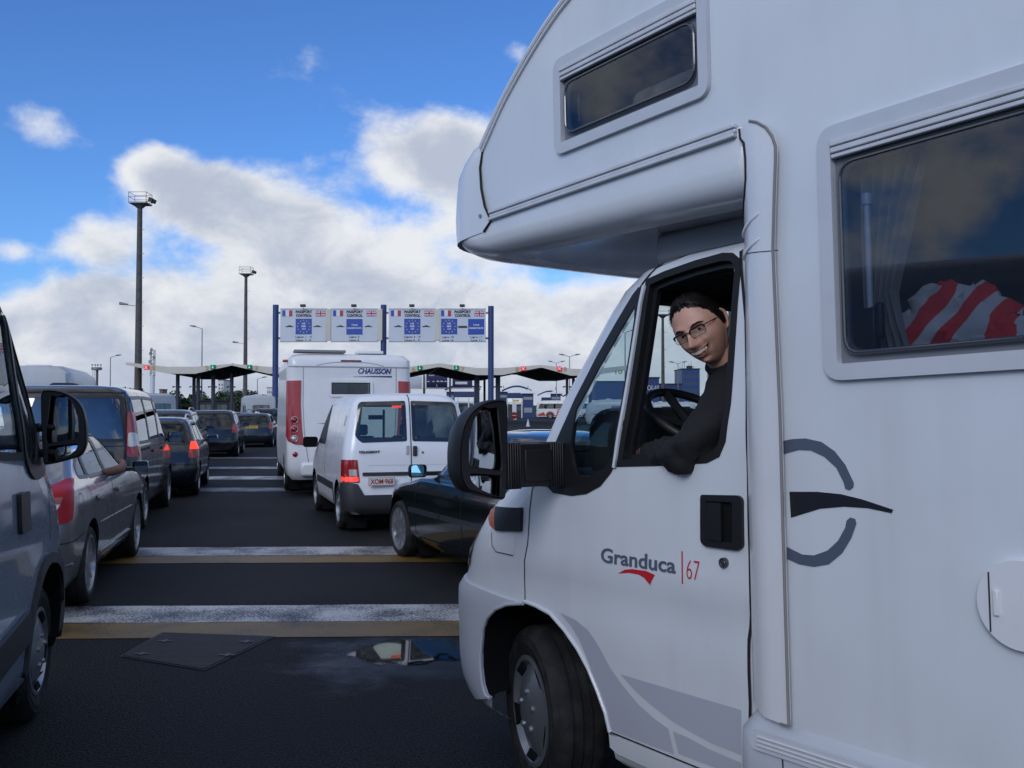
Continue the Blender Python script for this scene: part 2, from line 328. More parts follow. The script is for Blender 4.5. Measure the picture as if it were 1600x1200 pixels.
# ------------------------------------------------------------------ bodies: stacked rounded outlines
class Body:
    """levels: (z, x_rear, x_front, half width, rear corner r, front corner r). t 0..1 = front centre -> left side -> rear centre, 1..2 back along the right."""
    B = (0, .12, .24, .76, .88, 1)
    def __init__(s, levels, bowr=.05, bowf=.08, cy=0, T=4.6):
        s.L = levels; s.q = [0]; s.cy = cy; s.bowr = bowr; s.bowf = bowf; s.T = T
        for a, b in zip(levels, levels[1:]):
            s.q.append(s.q[-1] + max(math.hypot(b[0] - a[0], max(abs(b[1] - a[1]) * .35, abs(b[2] - a[2]) * .35, abs(b[3] - a[3]))), .01))
        s.Q = s.q[-1]
        n = len(levels); s.m = []
        for c in range(6):
            d = [(levels[i + 1][c] - levels[i][c]) / (s.q[i + 1] - s.q[i]) for i in range(n - 1)]; mm = []
            for i in range(n):
                if i == 0: mm.append(d[0])
                elif i == n - 1: mm.append(d[-1])
                elif d[i - 1] * d[i] <= 0: mm.append(0)
                else: mm.append(2 * d[i - 1] * d[i] / (d[i - 1] + d[i]))
            s.m.append(mm)
    def lev(s, q):
        q = max(0, min(s.Q, q)); i = 0
        while i < len(s.q) - 2 and q > s.q[i + 1]: i += 1
        h = s.q[i + 1] - s.q[i]; t = (q - s.q[i]) / h; o = []
        for c in range(6):
            a, b = s.L[i][c], s.L[i + 1][c]; ma, mb = s.m[c][i] * h, s.m[c][i + 1] * h
            o.append((2 * t ** 3 - 3 * t * t + 1) * a + (t ** 3 - 2 * t * t + t) * ma + (-2 * t ** 3 + 3 * t * t) * b + (t ** 3 - t * t) * mb)
        return o
    def qz(s, z):
        lo, hi = 0, s.Q
        for _ in range(26):
            m = (lo + hi) / 2
            if s.lev(m)[0] < z: lo = m
            else: hi = m
        return (lo + hi) / 2
    def raw(s, t, q):
        sg = 1
        if t < 0: t = -t; sg = -1
        if t > 1: t = 2 - t; sg = -sg if False else -1
        if t < 0: t = -t; sg = -sg
        z, xr, xf, hw, rr, rf = s.lev(q); b = s.B
        if t <= b[1]: y = (hw - rf) * t / b[1]; x = xf
        elif t <= b[2]: a = (t - b[1]) / (b[2] - b[1]) * math.pi / 2; y = hw - rf + rf * math.sin(a); x = xf - rf + rf * math.cos(a)
        elif t <= b[3]: u = (t - b[2]) / (b[3] - b[2]); x = (xf - rf) + ((xr + rr) - (xf - rf)) * u; y = hw
        elif t <= b[4]: a = (t - b[3]) / (b[4] - b[3]) * math.pi / 2; y = hw - rr + rr * math.cos(a); x = xr + rr - rr * math.sin(a)
        else: y = (hw - rr) * (1 - t) / (1 - b[4]); x = xr
        mid = (xr + xf) / 2; k = (y / max(hw, .01)) ** 2
        if x > mid: x -= s.bowf * k * min(1, (x - mid) / max(.01, (xf - mid)))
        else: x += s.bowr * k * min(1, (mid - x) / max(.01, (mid - xr)))
        if b[2] < t < b[3]:
            pass
        return Vector((x, y * sg + s.cy, z))
    def pt(s, t, q, off=0):
        p = s.raw(t, q)
        if off:
            e = 1e-3; q0, q1 = max(0, q - e), min(s.Q, q + e)
            n = (s.raw(t + e, q) - s.raw(t - e, q)).cross(s.raw(t, q1) - s.raw(t, q0))
            c = Vector(((s.L[0][1] + s.L[0][2]) / 2, s.cy, p.z if .02 * s.Q < q < .98 * s.Q else p.z - 1))
            if n.length > 1e-12:
                n.normalize()
                if n.dot(p - c) < 0: n = -n
                p = p + n * off
        return p
    def tS(s, x, q):
        z, xr, xf, hw, rr, rf = s.lev(q); b = s.B
        # undo the bow along the side
        mid = (xr + xf) / 2; 
        for _ in range(2):
            pass
        xx = x
        if x > mid: xx = mid + (x - mid) / max(.2, 1 - s.bowf / max(.01, xf - mid))
        else: xx = mid - (mid - x) / max(.2, 1 - s.bowr / max(.01, mid - xr))
        if xx > xf - rf:
            a = min((xx - (xf - rf)) / max(rf, .01), .9999); a = math.asin(a) if a < 1 else math.pi / 2
            return b[2] - (b[2] - b[1]) * a / (math.pi / 2)
        if xx < xr + rr:
            a = min(((xr + rr) - xx) / max(rr, .01), .9999); a = math.asin(a)
            return b[3] + (b[4] - b[3]) * a / (math.pi / 2)
        return b[2] + (b[3] - b[2]) * ((xf - rf) - xx) / ((xf - rf) - (xr + rr))
    def tR(s, y, q, front=False):
        z, xr, xf, hw, rr, rf = s.lev(q); b = s.B; sg = 1 if y >= 0 else -1; a = abs(y)
        if front: rr = rf
        if a <= hw - rr: u = a / (hw - rr); t = (1 - (1 - b[4]) * u) if not front else b[1] * u
        else:
            k = min((a - (hw - rr)) / max(rr, .01), 1.6); k = math.asin(min(k, .9999)) / (math.pi / 2) if k < 1 else 1
            t = (b[4] - (b[4] - b[3]) * k) if not front else b[1] + (b[2] - b[1]) * k
        return t if sg > 0 else (-t if front else 2 - t)
    def map(s, kind, poly, d=.06):
        """polygon in feature coordinates -> domain"""
        o = []
        for a, z in densify(poly, d):
            q = s.qz(z)
            if kind == 'L': t = s.tS(a, q)
            elif kind == 'r': t = 2 - s.tS(a, q)
            elif kind == 'R': t = s.tR(a, q)
            else: t = s.tR(a, q, True)
            o.append((t * s.T, q))
        return o
    def fn(s, off): return lambda a, b: s.pt(a / s.T, b, off)
    def body(s, name, m, parent, holes=(), res=.09, t0=0, t1=2, q0=0, q1=None, top=True):
        q1 = s.Q if q1 is None else q1
        br = [b for b in s.B] + [2 - b for b in s.B[::-1][1:]]
        out = densify([(t0 * s.T, q0), (t1 * s.T, q0), (t1 * s.T, q1), (t0 * s.T, q1)], res)
        holes = list(holes) + [[(a + 2 * s.T, b) for a, b in h] for h in holes if min(p[0] for p in h) < 0]
        o = patch(name, out, s.fn(0), m, parent, holes, res, ang=50)
        return o
    def feat(s, name, kind, poly, m, parent, off=.004, holes=(), res=.07, thick=0, d=.05):
        out = s.map(kind, poly, d); hs = [s.map(kind, h, d) for h in holes]
        o = patch(name, out, s.fn(off), m, parent, hs, res, thick=abs(thick), flip=thick < 0)
        return o
def wheel(parent, c, r, w, rim='steel', side=1, steer=0, name='wheel', nspoke=5, rimr=None, rm=None):
    """tyre with a rim as its child; side +1 = outer face towards +y"""
    rr = rimr or r * .64; h = w / 2
    prof = [(rr * .98, -h * .8), (rr, -h * .95), (r * .9, -h), (r * .97, -h * .85), (r, -h * .6), (r, -h * .42), (r * .975, -h * .40), (r * .975, -h * .34), (r, -h * .32), (r * 1.002, -h * .05), (r * .975, -h * .03), (r * .975, h * .03), (r * 1.002, h * .05), (r, h * .32), (r * .975, h * .34), (r * .975, h * .40), (r, h * .42), (r, h * .6), (r * .97, h * .85), (r * .9, h), (r * .895, h * 1.02), (r * .885, h * 1.02), (r * .88, h), (r * .80, h * 1.01), (r * .795, h * 1.03), (r * .785, h * 1.01), (rr * 1.06, h * .97), (rr, h * .88), (rr * .96, h * .5)]
    o = MB().lathe(prof, n=40).build(name, TYRE(), parent); o.location = c
    if side < 0: o.rotation_euler = (0, 0, math.pi + steer)
    else: o.rotation_euler = (0, 0, steer)
    b = MB()
    if rim == 'cap':
        b.lathe([(rr * 1.0, h * .80), (rr * 1.02, h * .98), (rr * .93, h * 1.0), (rr * .84, h * .80), (rr * .76, h * .86), (rr * .45, h * 1.06), (rr * .18, h * 1.12), (0.001, h * 1.12)], n=40)
        b.lathe([(rr * .97, -h * .5), (rr * .97, h * .8)], n=40)
        for k in range(5):
            a = 2 * math.pi * k / 5 + .3; b.lathe([(.001, h * 1.17), (.013, h * 1.16), (.015, h * 1.02)], c=(math.cos(a) * rr * .36, 0, math.sin(a) * rr * .36), n=10)
    else:
        b.lathe([(rr, -h * .7), (rr * .97, h * .2), (rr * 1.0, h * .85), (rr * 1.04, h * .97), (rr * .94, h * .97), (rr * .9, h * .6), (rr * .88, -h * .5)], n=40)
        b.lathe([(.001, h * .72), (rr * .16, h * .72), (rr * .22, h * .62), (rr * .22, h * .2)], n=20)
        for k in range(nspoke):
            a = 2 * math.pi * k / nspoke + .2; d = Vector((math.cos(a), 0, math.sin(a))); t = Vector((-d.z, 0, d.x))
            for sp in ((-.5, .5) if rim == 'double' else (0,)):
                p0 = d * rr * .15 + t * sp * rr * .12; p1 = d * rr * .95 + t * sp * rr * .42; wd = rr * (.055 if rim == 'double' else .10)
                vs = []
                for p, ww, yy in ((p0, wd * 1.3, h * .72), (p1, wd, h * .80)):
                    for e in (-1, 1): vs += [p + t * e * ww + Vector((0, yy, 0)), p + t * e * ww * 1.3 + Vector((0, yy - h * .3, 0))]
                b.add(vs, [(0, 2, 6, 4), (0, 4, 5, 1), (2, 3, 7, 6), (1, 5, 7, 3), (4, 6, 7, 5), (0, 1, 3, 2)])
    b.build('rim', rm or (SILVER() if rim != 'none' else DARK()), o)
    if rim == 'cap':
        for k in range(5):
            a = 2 * math.pi * k / 5 + .93; mb = MB(); P = []
            for q, rad in ((-.20, .76), (.20, .76), (.24, .93), (-.24, .93)): P.append((math.cos(a + q) * rr * rad, h * (.90 if rad < .8 else 1.0) + .0015, math.sin(a + q) * rr * rad))
            mb.add(P + [(x * .99, y - .012, z * .99) for x, y, z in P], [(0, 1, 2, 3), (7, 6, 5, 4), (0, 4, 5, 1), (1, 5, 6, 2), (2, 6, 7, 3), (3, 7, 4, 0)]).build('vent_slot', DARK(), o, bevel=.003)
    if rim != 'cap':
        MB().lathe([(rr * .9, -h * .3), (rr * .5, -h * .2), (.001, -h * .2)], n=24).build('brake_disc', DARK(), o)
    return o
# ------------------------------------------------------------------ the big motorhome on the right
U = Vector((-.5715663, .8200916, -.0275994)).normalized(); NL = Vector((-U.y, U.x, 0)).normalized(); NL = Vector((-.820404, -.571784, 0)); UP = U.cross(NL)
if UP.z < 0: UP = -UP
O0 = Vector((.08535538, 4.03601695, .34145555)) + NL * .06; O0.z = 0
MHM = Matrix(((U.x, NL.x, UP.x, O0.x), (U.y, NL.y, UP.y, O0.y), (U.z, NL.z, UP.z, O0.z), (0, 0, 0, 1)))
_inv = MHM.inverted(); _cl = _inv @ CAM; _i3 = _inv.to_3x3()
def M(px, py, off=0.0):
    r = _i3 @ px_ray(px, py); t = (off - _cl.y) / r.y; p = _cl + r * t; return (p.x, p.z)
def ML(P, off=0.0): return [M(a, b, off) for a, b in P]
def MX(px, py, x):
    r = _i3 @ px_ray(px, py); t = (x - _cl.x) / r.x; p = _cl + r * t; return (p.y, p.z)
CABL = [(.27, -1.36, .64, .93, .03, .45), (.31, -1.36, .71, .985, .03, .5), (.40, -1.36, .78, 1.0, .03, .5), (.52, -1.36, .80, 1.005, .03, .5), (.78, -1.36, .805, 1.005, .03, .5),
        (.83, -1.36, .765, 1.0, .03, .5), (.91, -1.36, .74, .998, .03, .5), (.97, -1.36, .70, 1.012, .03, .5), (1.014, -1.36, .665, 1.010, .03, .5), (1.112, -1.36, .59, 1.004, .03, .5), (1.216, -1.36, .455, 1.0, .03, .48),
        (1.305, -1.36, .29, .995, .03, .45), (1.384, -1.36, .14, .99, .03, .4), (1.491, -1.36, .045, .985, .03, .37), (1.65, -1.36, -.08, .965, .03, .33),
        (1.78, -1.36, -.205, .95, .03, .3), (1.915, -1.36, -.325, .935, .03, .28), (2.012, -1.36, -.425, .925, .03, .26), (2.085, -1.36, -.52, .913, .03, .25), (2.12, -1.36, -.68, .87, .03, .25), (2.15, -1.30, -.90, .70, .03, .2), (2.155, -1.2, -1.05, .3, .02, .05)]
CB = Body(CABL, bowr=0, bowf=.02, cy=-1.0, T=3.6)
def cab_y(s, h):
    z, xr, xf, hw, rr, rf = CB.lev(CB.qz(h)); y = hw - 1.0
    a = s - (xf - rf)
    if a > 0: y += math.sqrt(max(rf * rf - min(a, rf) ** 2, 0)) - rf
    return y
def C(px, py):
    r = _i3 @ px_ray(px, py); best = None; lo = None; t = (.12 - _cl.y) / r.y
    for _ in range(160):
        p = _cl + r * t; f = p.y - cab_y(p.x, p.z)
        if best is None or f < best[0]: best = (f, p.copy())
        if f <= 0: break
        lo = t; t += .006
    else: return (best[1].x, best[1].z)
    hi = t
    for _ in range(18):
        m = (lo + hi) / 2; p = _cl + r * m
        if p.y - cab_y(p.x, p.z) > 0: lo = m
        else: hi = m
    return (p.x, p.z)
def CLs(P): return [C(a, b) for a, b in P]
MIRR = {}
def long_mirror(par, sg, turn, dy=0, dx=0, arm_cut=0, dz=0, cv=.3):
    """long-armed door mirror with two panes; sg = +1 on the left side, -1 on the right"""
    g = MIRR; sm = g['sm'] + dx; blk = BLACKP(); f = lambda y: sg * (y + dy); yi, yo = g['yi'], g['yo']; zm = (g['zt'] + g['zb']) / 2 + dz; hh = g['zt'] - g['zb']
    am = MB(); yo -= arm_cut
    if arm_cut:
        am.box((sm + .02, f(yi - .01), zm), (.06, .03, hh * .95))
        for z in (zm + hh * .35, zm - hh * .38): am.tube([(sm + .03, f(yi - .02), z), (sm + .03, f(yo + .05), z)], .022, 10)
    else: am.box((sm + .02, f((yo + yi) / 2), zm), (.07, yo - yi, hh * .94))
    for i in range(0 if arm_cut else 6):
        am.box((sm + .02, f(yo - .012 - i * .011), zm), (.082, .006, hh)); am.box((sm + .02, f(yi + .035 + i * .011), zm), (.082, .006, hh))
    if not arm_cut: am.box((sm - .018, f((yo + yi) / 2), zm), (.01, (yo - yi) * .42, hh * .68))
    arm = am.build('mirror', blk, par, bevel=0 if arm_cut else .004)
    ho, g1, g2 = [[(f(a - arm_cut), b + dz) for a, b in g[k]] for k in ('ho', 'g1', 'g2')]
    cy_ = sum(p[0] for p in ho) / len(ho); cz_ = sum(p[1] for p in ho) / len(ho); n_ = len(ho)
    order = [(-.012, .93), (-.018, .975), (-.008, 1.0), (.03, 1.0), (.07, .95), (.10, .84), (.12, .62), (.125, .35)]
    vs = []
    for ox, sc in order: vs += [(sm + ox, cy_ + (p[0] - cy_) * sc, cz_ + (p[1] - cz_) * sc) for p in ho]
    fs = [(r * n_ + i, r * n_ + (i + 1) % n_, (r + 1) * n_ + (i + 1) % n_, (r + 1) * n_ + i) for r in range(len(order) - 1) for i in range(n_)] + [tuple((len(order) - 1) * n_ + i for i in range(n_))]
    MB().add(vs, fs).build('mirror_housing', blk, arm)
    patch('mirror_bezel', [(cy_ + (p[0] - cy_) * .94, cz_ + (p[1] - cz_) * .94) for p in ho], lambda a, b: Vector((sm - .010, a, b)), blk, arm, [g1, g2], 0, thick=.01)
    def mp(g, x0, ay, az, cv):
        gy = sum(p[0] for p in g) / len(g); gz = sum(p[1] for p in g) / len(g)
        return lambda a, b: Vector((x0 + (a - gy) * ay + (b - gz) * az + cv * ((a - gy) ** 2 + (b - gz) ** 2), a, b))
    patch('mirror_glass', offset_poly(g1, .004), mp(g1, sm + .006, turn, .02, cv), MIRROR(), arm, [], .02)
    patch('mirror_glass', offset_poly(g2, .004), mp(g2, sm + .006, turn, .05, 2.2), MIRROR(), arm, [], .02)
    return arm
def build_motorhome():
    mh = empty('motorhome', mtx=MHM)
    tag(mh, 'large white overcab motorhome with its driver leaning out, filling the right side', 'motorhome')
    white = paint('motorhome_white', (.64, .67, .705), .36, .35, noise=.05); grp = paint('moulded_white', (.70, .71, .73), .3, .5, noise=.06)
    bump_m = paint('bumper_silver', (.50, .53, .58), .42, .2, noise=.08); blk = BLACKP(); seam = SEAMM(); rub = RUBBER(); alu = ALU()
    frame = mat('window_frame_grey', (.52, .54, .58), .45, noise=.06); decal = mat('decal_grey', (.40, .415, .475), .4, coat=.3)
    decal_d = mat('decal_slate', (.085, .105, .15), .4, coat=.3); decal_b = mat('decal_black', (.012, .013, .018), .4, coat=.3)
    # rain streaks and road film on the white panels
    nt = white.node_tree; L_ = nt.links; bs = nt.nodes['Principled BSDF']; src = bs.inputs['Base Color'].links[0].from_socket; tc = nt.nodes.new('ShaderNodeTexCoord'); mp = nt.nodes.new('ShaderNodeMapping'); mp.inputs['Scale'].default_value = (5, 5, .5)
    nz = nt.nodes.new('ShaderNodeTexNoise'); nz.inputs['Scale'].default_value = 1.6; nz.inputs['Detail'].default_value = 7; L_.new(tc.outputs['Object'], mp.inputs[0]); L_.new(mp.outputs[0], nz.inputs[0])
    rg = nt.nodes.new('ShaderNodeMapRange'); rg.inputs[1].default_value = .52; rg.inputs[2].default_value = .80; rg.inputs[3].default_value = 0; rg.inputs[4].default_value = .13; L_.new(nz.outputs[0], rg.inputs[0])
    sx = nt.nodes.new('ShaderNodeSeparateXYZ'); L_.new(tc.outputs['Object'], sx.inputs[0]); lowz = nt.nodes.new('ShaderNodeMapRange'); lowz.inputs[1].default_value = 1.0; lowz.inputs[2].default_value = .35; lowz.inputs[3].default_value = 0; lowz.inputs[4].default_value = .35; L_.new(sx.outputs[2], lowz.inputs[0])
    n5 = nt.nodes.new('ShaderNodeTexNoise'); n5.inputs['Scale'].default_value = 5; n5.inputs['Detail'].default_value = 8; L_.new(tc.outputs['Object'], n5.inputs[0]); ml = nt.nodes.new('ShaderNodeMath'); ml.operation = 'MULTIPLY'; L_.new(lowz.outputs[0], ml.inputs[0]); L_.new(n5.outputs[0], ml.inputs[1])
    sm_ = nt.nodes.new('ShaderNodeMath'); sm_.operation = 'ADD'; L_.new(rg.outputs[0], sm_.inputs[0]); L_.new(ml.outputs[0], sm_.inputs[1])
    mxx = nt.nodes.new('ShaderNodeMix'); mxx.data_type = 'RGBA'; L_.new(sm_.outputs[0], mxx.inputs[0]); L_.new(src, mxx.inputs[6]); mxx.inputs[7].default_value = (.33, .32, .31, 1); L_.new(mxx.outputs[2], bs.inputs['Base Color'])
    # ---------------- house body
    YH = .06; YR = -2.2
    arc = [(.13, 2.43), (.15, 2.60), (.15, 2.68), (.132, 2.735), (.068, 2.796), (-.032, 2.892), (-.174, 2.997), (-.33, 3.095), (-.476, 3.165), (-.66, 3.22), (-.86, 3.255), (-1.1, 3.27)]
    HO = [(-5.7, .64), (-1.36, .64), (-1.36, 2.43)] + arc + [(-5.6, 3.27), (-5.7, 3.2)]
    so = rrect(-3.15, 1.635, -1.612, 2.345, .06); si = offset_poly(so, -.045)
    lw = [M(869, 97, YH), M(1107, -28, YH), M(1112.4, 141, YH), M(874, 244, YH)]
    lo = rrect(lw[2][0], lw[3][1], lw[0][0], lw[0][1] - .0, .05); li = offset_poly(lo, -.042)
    vs, fs = fill(densify(HO, .12), [si, li], .16); mb = MB(); mb.add([(a, YH, b) for a, b in vs], fs)
    vs, fs = fill(densify(HO, .3), [], .3); mb.add([(a, YR, b) for a, b in vs], fs)
    n = len(HO)
    for i in range(n):
        a, b = HO[i], HO[(i + 1) % n]; mb.add([(a[0], YH, a[1]), (b[0], YH, b[1]), (b[0], YR, b[1]), (a[0], YR, a[1])], [(0, 1, 2, 3)])
    hb = mb.build('house_body', white, mh, ang=25)
    # partition so that the rooms behind the windows are closed
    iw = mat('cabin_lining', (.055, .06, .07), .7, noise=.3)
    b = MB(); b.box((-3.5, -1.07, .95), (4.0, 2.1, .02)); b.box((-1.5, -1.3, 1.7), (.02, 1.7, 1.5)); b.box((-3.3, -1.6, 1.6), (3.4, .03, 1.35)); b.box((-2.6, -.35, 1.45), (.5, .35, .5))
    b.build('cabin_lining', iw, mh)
    # window frames, strips and panes
    def window(o, i, off, nm):
        fr = patch('window_frame', o, lambda a, b: Vector((a, YH + .018, b)), frame, mh, [i], 0, thick=.03, flip=True)
        bv = fr.modifiers.new('bevel', 'BEVEL'); bv.width = .008; bv.segments = 3; bv.limit_method = 'ANGLE'
        x0 = min(p[0] for p in i); x1 = max(p[0] for p in i); z0 = min(p[1] for p in i); z1 = max(p[1] for p in i)
        s = MB()
        for k, dz in enumerate((.009, .027, .0435)): s.box(((x0 + x1) / 2, YH + .018 - k * .003, z1 - dz), (x1 - x0 - .006, .016, .0165 if k < 2 else .012))
        s.build('rain_rail', alu, fr, bevel=.003)
        ru = patch('rubber_seal', rrect(x0 - .002, z0 - .002, x1 + .002, z1 - .045, .02), lambda a, b: Vector((a, YH - .004, b)), mat('seal_grey', (.16, .17, .19), .5), fr, [rrect(x0 + .028, z0 + .035, x1 - .028, z1 - .075, .05)], 0, thick=.01, flip=True)
        pane = patch('pane', rrect(x0 + .018, z0 + .022, x1 - .018, z1 - .062, .05), lambda a, b: Vector((a, YH + .012, b)), glass('caravan_acrylic', (.62, .66, .72), 1.50, .0), fr, [], 0, thick=.004, flip=True)
        # a dark rounded edge of the pane
        e = rrect(x0 + .022, z0 + .026, x1 - .022, z1 - .066, .05)
        MB().tube([(a, YH + .010, c) for a, c in e + [e[0]]], .006, 8, cap=False).build('pane_edge', mat('pane_edge', (.03, .035, .045), .2, coat=1), fr)
        return fr, x0, x1, z0, z1
    fr, x0, x1, z0, z1 = window(so, si, 0, 'side')
    st = MB().tube([(x1 - .085, YH - .02, z0 + .13), (x1 - .085, YH - .02, z1 - .17)], .009, 10); st.tube([(x1 - .085, YH - .02, z1 - .19), (x1 - .085, YH - .02, z1 - .16)], .014, 10)
    st.build('window_stay', alu, fr)
    MB().box((x1 - .085, YH - .025, z0 + .09), (.035, .03, .12)).box((x1 - .11, YH - .025, z0 + .11), (.02, .02, .10)).build('stay_catch', blk, fr, bevel=.006)
    MB().box((x1 - .92, YH - .03, z0 + .07), (.10, .03, .035)).build('window_catch', blk, fr, bevel=.006)
    fr2, a0, a1, b0, b1 = window(lo, li, 0, 'luton')
    st = MB().tube([(a1 - .07, YH - .02, b0 + .07), (a1 - .07, YH - .02, b1 - .12)], .007, 10).build('window_stay', mat('stay_dark', (.05, .06, .08), .3, .5), fr2)
    # sleeping berth things behind the overcab window
    pm = mat('pillow_cloth', (.42, .36, .24), .9, noise=.4, nscale=14, bump=.4, bscale=25)
    MB().box((a0 + .24, -.10, b0 + .06), (.42, .16, .15)).build('berth_cushion', pm, mh, bevel=.05, seg=4)
    MB().box(((a0 + a1) / 2, -.6, b0 - .06), (2.0, 1.2, .06)).build('berth_floor', iw, mh)
    # curtain: pleated sheet behind the side window
    cm = MB(); nz = 26; nx = 60; vs = []; fs = []
    for j in range(nz + 1):
        z = z0 + .02 + (z1 - z0 - .08) * j / nz; k = j / nz; wd = .10 + .12 * (abs(k - .30) ** 1.2) * 1.5
        for i in range(nx + 1):
            q = i / nx; x = x1 - .03 - wd * q; vs.append((x, YH - .075 + .018 * math.sin(q * 34 + 1.2 * math.sin(k * 3)) * (.4 + q), z))
    for j in range(nz):
        for i in range(nx): a = j * (nx + 1) + i; fs.append((a, a + 1, a + nx + 2, a + nx + 1))
    cm.add(vs, fs); cm.build('curtain', mat('curtain_cloth', (.26, .25, .23), .85, bump=.2, bscale=120), mh)
    # luton piping
    pa = [(a, b) for a, b in spline(arc[3:], 4)]
    for y in (YH + .004, YR - .004):
        MB().tube([(a + .004, y, b + .004) for a, b in pa], .011, 8).tube([(a - .012, y + (.004 if y > 0 else -.004), b - .014) for a, b in pa], .005, 8).build('edge_piping', grp, mh)
        MB().tube([(a + .012, y - .006 * (1 if y > 0 else -1), b + .012) for a, b in pa], .006, 8).build('edge_seal', seam, mh)
    # ---------------- overcab mould below the trim line
    LL = [(2.222, -1.34, .20, .98, .03, .24), (2.224, -1.34, .31, 1.05, .03, .26), (2.234, -1.34, .41, 1.09, .03, .28), (2.256, -1.34, .49, 1.118, .03, .30), (2.30, -1.34, .56, 1.134, .03, .3), (2.36, -1.34, .605, 1.138, .03, .3), (2.435, -1.34, .615, 1.136, .03, .3)]
    LB = Body(LL, bowr=0, bowf=.10, cy=-1.07, T=3.6)
    om = LB.body('overcab_mould', grp, mh, res=.04)
    for v_ in om.data.vertices: v_.co.z += .037 * (v_.co.x + 1.27) * max(0, min(1, (2.435 - v_.co.z) / .2))
    MB().box((-.98, -1.0, 2.185), (.62, 1.62, .12)).build('roof_packer', mat('packer_grey', (.17, .175, .185), .5), mh, bevel=.02)
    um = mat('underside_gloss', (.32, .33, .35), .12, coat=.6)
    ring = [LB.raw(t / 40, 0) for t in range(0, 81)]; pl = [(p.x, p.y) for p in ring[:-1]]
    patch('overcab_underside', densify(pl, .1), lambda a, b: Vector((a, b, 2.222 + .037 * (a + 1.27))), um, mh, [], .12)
    CP = Body([(2.36, -.6, .612, 1.141, .03, .3), (2.45, -.6, .622, 1.141, .03, .3), (2.56, -.6, .61, 1.138, .03, .29), (2.64, -.6, .59, 1.135, .03, .27), (2.71, -.6, .52, 1.132, .03, .25), (2.76, -.6, .44, 1.12, .03, .22), (2.785, -.6, .30, 1.09, .03, .2)], bowr=0, bowf=.10, cy=-1.07, T=3.6)
    lf = [(752, 233), (749, 262), (752, 295), (758, 322), (768, 345), (757, 362), (738, 388)]
    bd = []
    for a, b in lf:
        s_, h_ = M(a, b, YH + .01); h_ = min(max(h_, 2.365), 2.78); q = CP.qz(h_); bd.append((CP.tS(s_, q) * CP.T, q))
    bd = [(bd[0][0], CP.Q)] + bd + [(CP.tS(.35, 0) * CP.T, 0)]
    dom = bd + [(-a, b) for a, b in bd[::-1]]
    patch('overcab_front', densify(dom, .06), CP.fn(0), grp, mh, [], .06)
    q = CP.qz(2.45)
    MB().lathe([(.001, .0), (.008, 0), (.009, -.006)], n=12, c=(.13, .078, 2.44)).build('screw', SILVER(), mh)
    sl = [CP.pt(a / CP.T, b, .003) for a, b in bd[1:-2]]
    MB().tube(sl, .005, 6).build('seam_seal', seam, mh)
    # trim rail between wall and mould
    tr = MB(); z = 2.428
    tr.box((-.63, YH + .012, z + .012), (1.37, .024, .014)); tr.box((-.63, YH + .008, z - .003), (1.37, .020, .012)); tr.box((-.63, YH + .014, z - .018), (1.37, .026, .013))
    tr.build('trim_rail', alu, mh, bevel=.003)
    tm = MB().box((-.63, YH + .008, z - .002), (1.36, .016, .042)).build('trim_rail_gap', mat('rail_gap', (.22, .23, .25), .6), mh)
    # ---------------- corner fairing between cab and house
    FL = [(1173, 206), (1174, 221), (1181, 228), (1183, 254), (1182, 284), (1177, 306), (1166.6, 325), (1159, 343), (1160, 366), (1164.5, 403), (1168, 500), (1170, 620), (1172, 740), (1176, 940), (1174, 1000), (1176, 1095)]
    FR = [(1182, 1106), (1200, 1118), (1228, 1128), (1241, 1131), (1232, 827), (1227, 640), (1218, 440), (1216, 388), (1218, 310), (1220, 252), (1220, 230), (1215, 215), (1205, 201), (1191, 193), (1179, 191)]
    fl = ML(FL, .03); frr = ML(FR, .065); P = fl + frr
    def ffn(o):
        def f(a, b):
            sl_ = -1.27 if b < 2.1 else (-1.27 + (.0 if b > 2.4 else 0)); k = max(0, min(1, (sl_ + .03 - a) / .16))
            base = -.03 - max(0, b - 1.4) * .05 if b < 2.2 else -.07 + (b - 2.2) * .5
            base = min(base, .05); return Vector((a, base + (.088 - base) * math.sin(k * math.pi / 2) ** .8 + o, b))
        return f
    patch('corner_fairing', densify(P, .03), ffn(0), grp, mh, [], .025, thick=.01, flip=True)
    MB().tube([ffn(.001)(a, b) for a, b in densify(frr[2:], .05, False)], .0045, 6).build('fairing_seal', mat('grimy_sealant', (.22, .20, .19), .8), mh)
    MB().tube([ffn(.001)(a, b) for a, b in densify(fl[0:9], .03, False)], .004, 6).build('fairing_seal', seam, mh)
    for (p0, p1) in (((1189, 333), (1162, 368)), ((1190, 373), (1164, 403))):
        a, b = M(*p0, .08), M(*p1, .04)
        MB().tube([ffn(-.004)(a[0] + (b[0] - a[0]) * i / 6, a[1] + (b[1] - a[1]) * i / 6) for i in range(7)], [.006, .008, .009, .01, .01, .011, .011], 8).build('fairing_rib', grp, mh)
    a, b = M(1176, 398, .04), M(1215, 391, .09)
    MB().tube([ffn(.0005)(a[0] + (b[0] - a[0]) * i / 6, a[1] + (b[1] - a[1]) * i / 6) for i in range(7)], .0015, 5).build('fairing_seam', seam, mh)
    # ---------------- skirt
    SB = Body([(.20, -5.7, -1.26, 1.10, .1, .10), (.26, -5.72, -1.235, 1.15, .1, .12), (.45, -5.72, -1.225, 1.165, .1, .12), (.60, -5.72, -1.23, 1.165, .1, .12), (.645, -5.72, -1.245, 1.15, .1, .11), (.66, -5.72, -1.27, 1.12, .1, .1)], bowr=.05, bowf=0, cy=-1.07, T=4)
    arch = SB.map('L', [(-4.15, .1), (-4.15, .4), (-4.0, .62), (-3.4, .62), (-3.25, .4), (-3.25, .1)]); archr = SB.map('r', [(-4.15, .1), (-4.15, .4), (-4.0, .62), (-3.4, .62), (-3.25, .4), (-3.25, .1)])
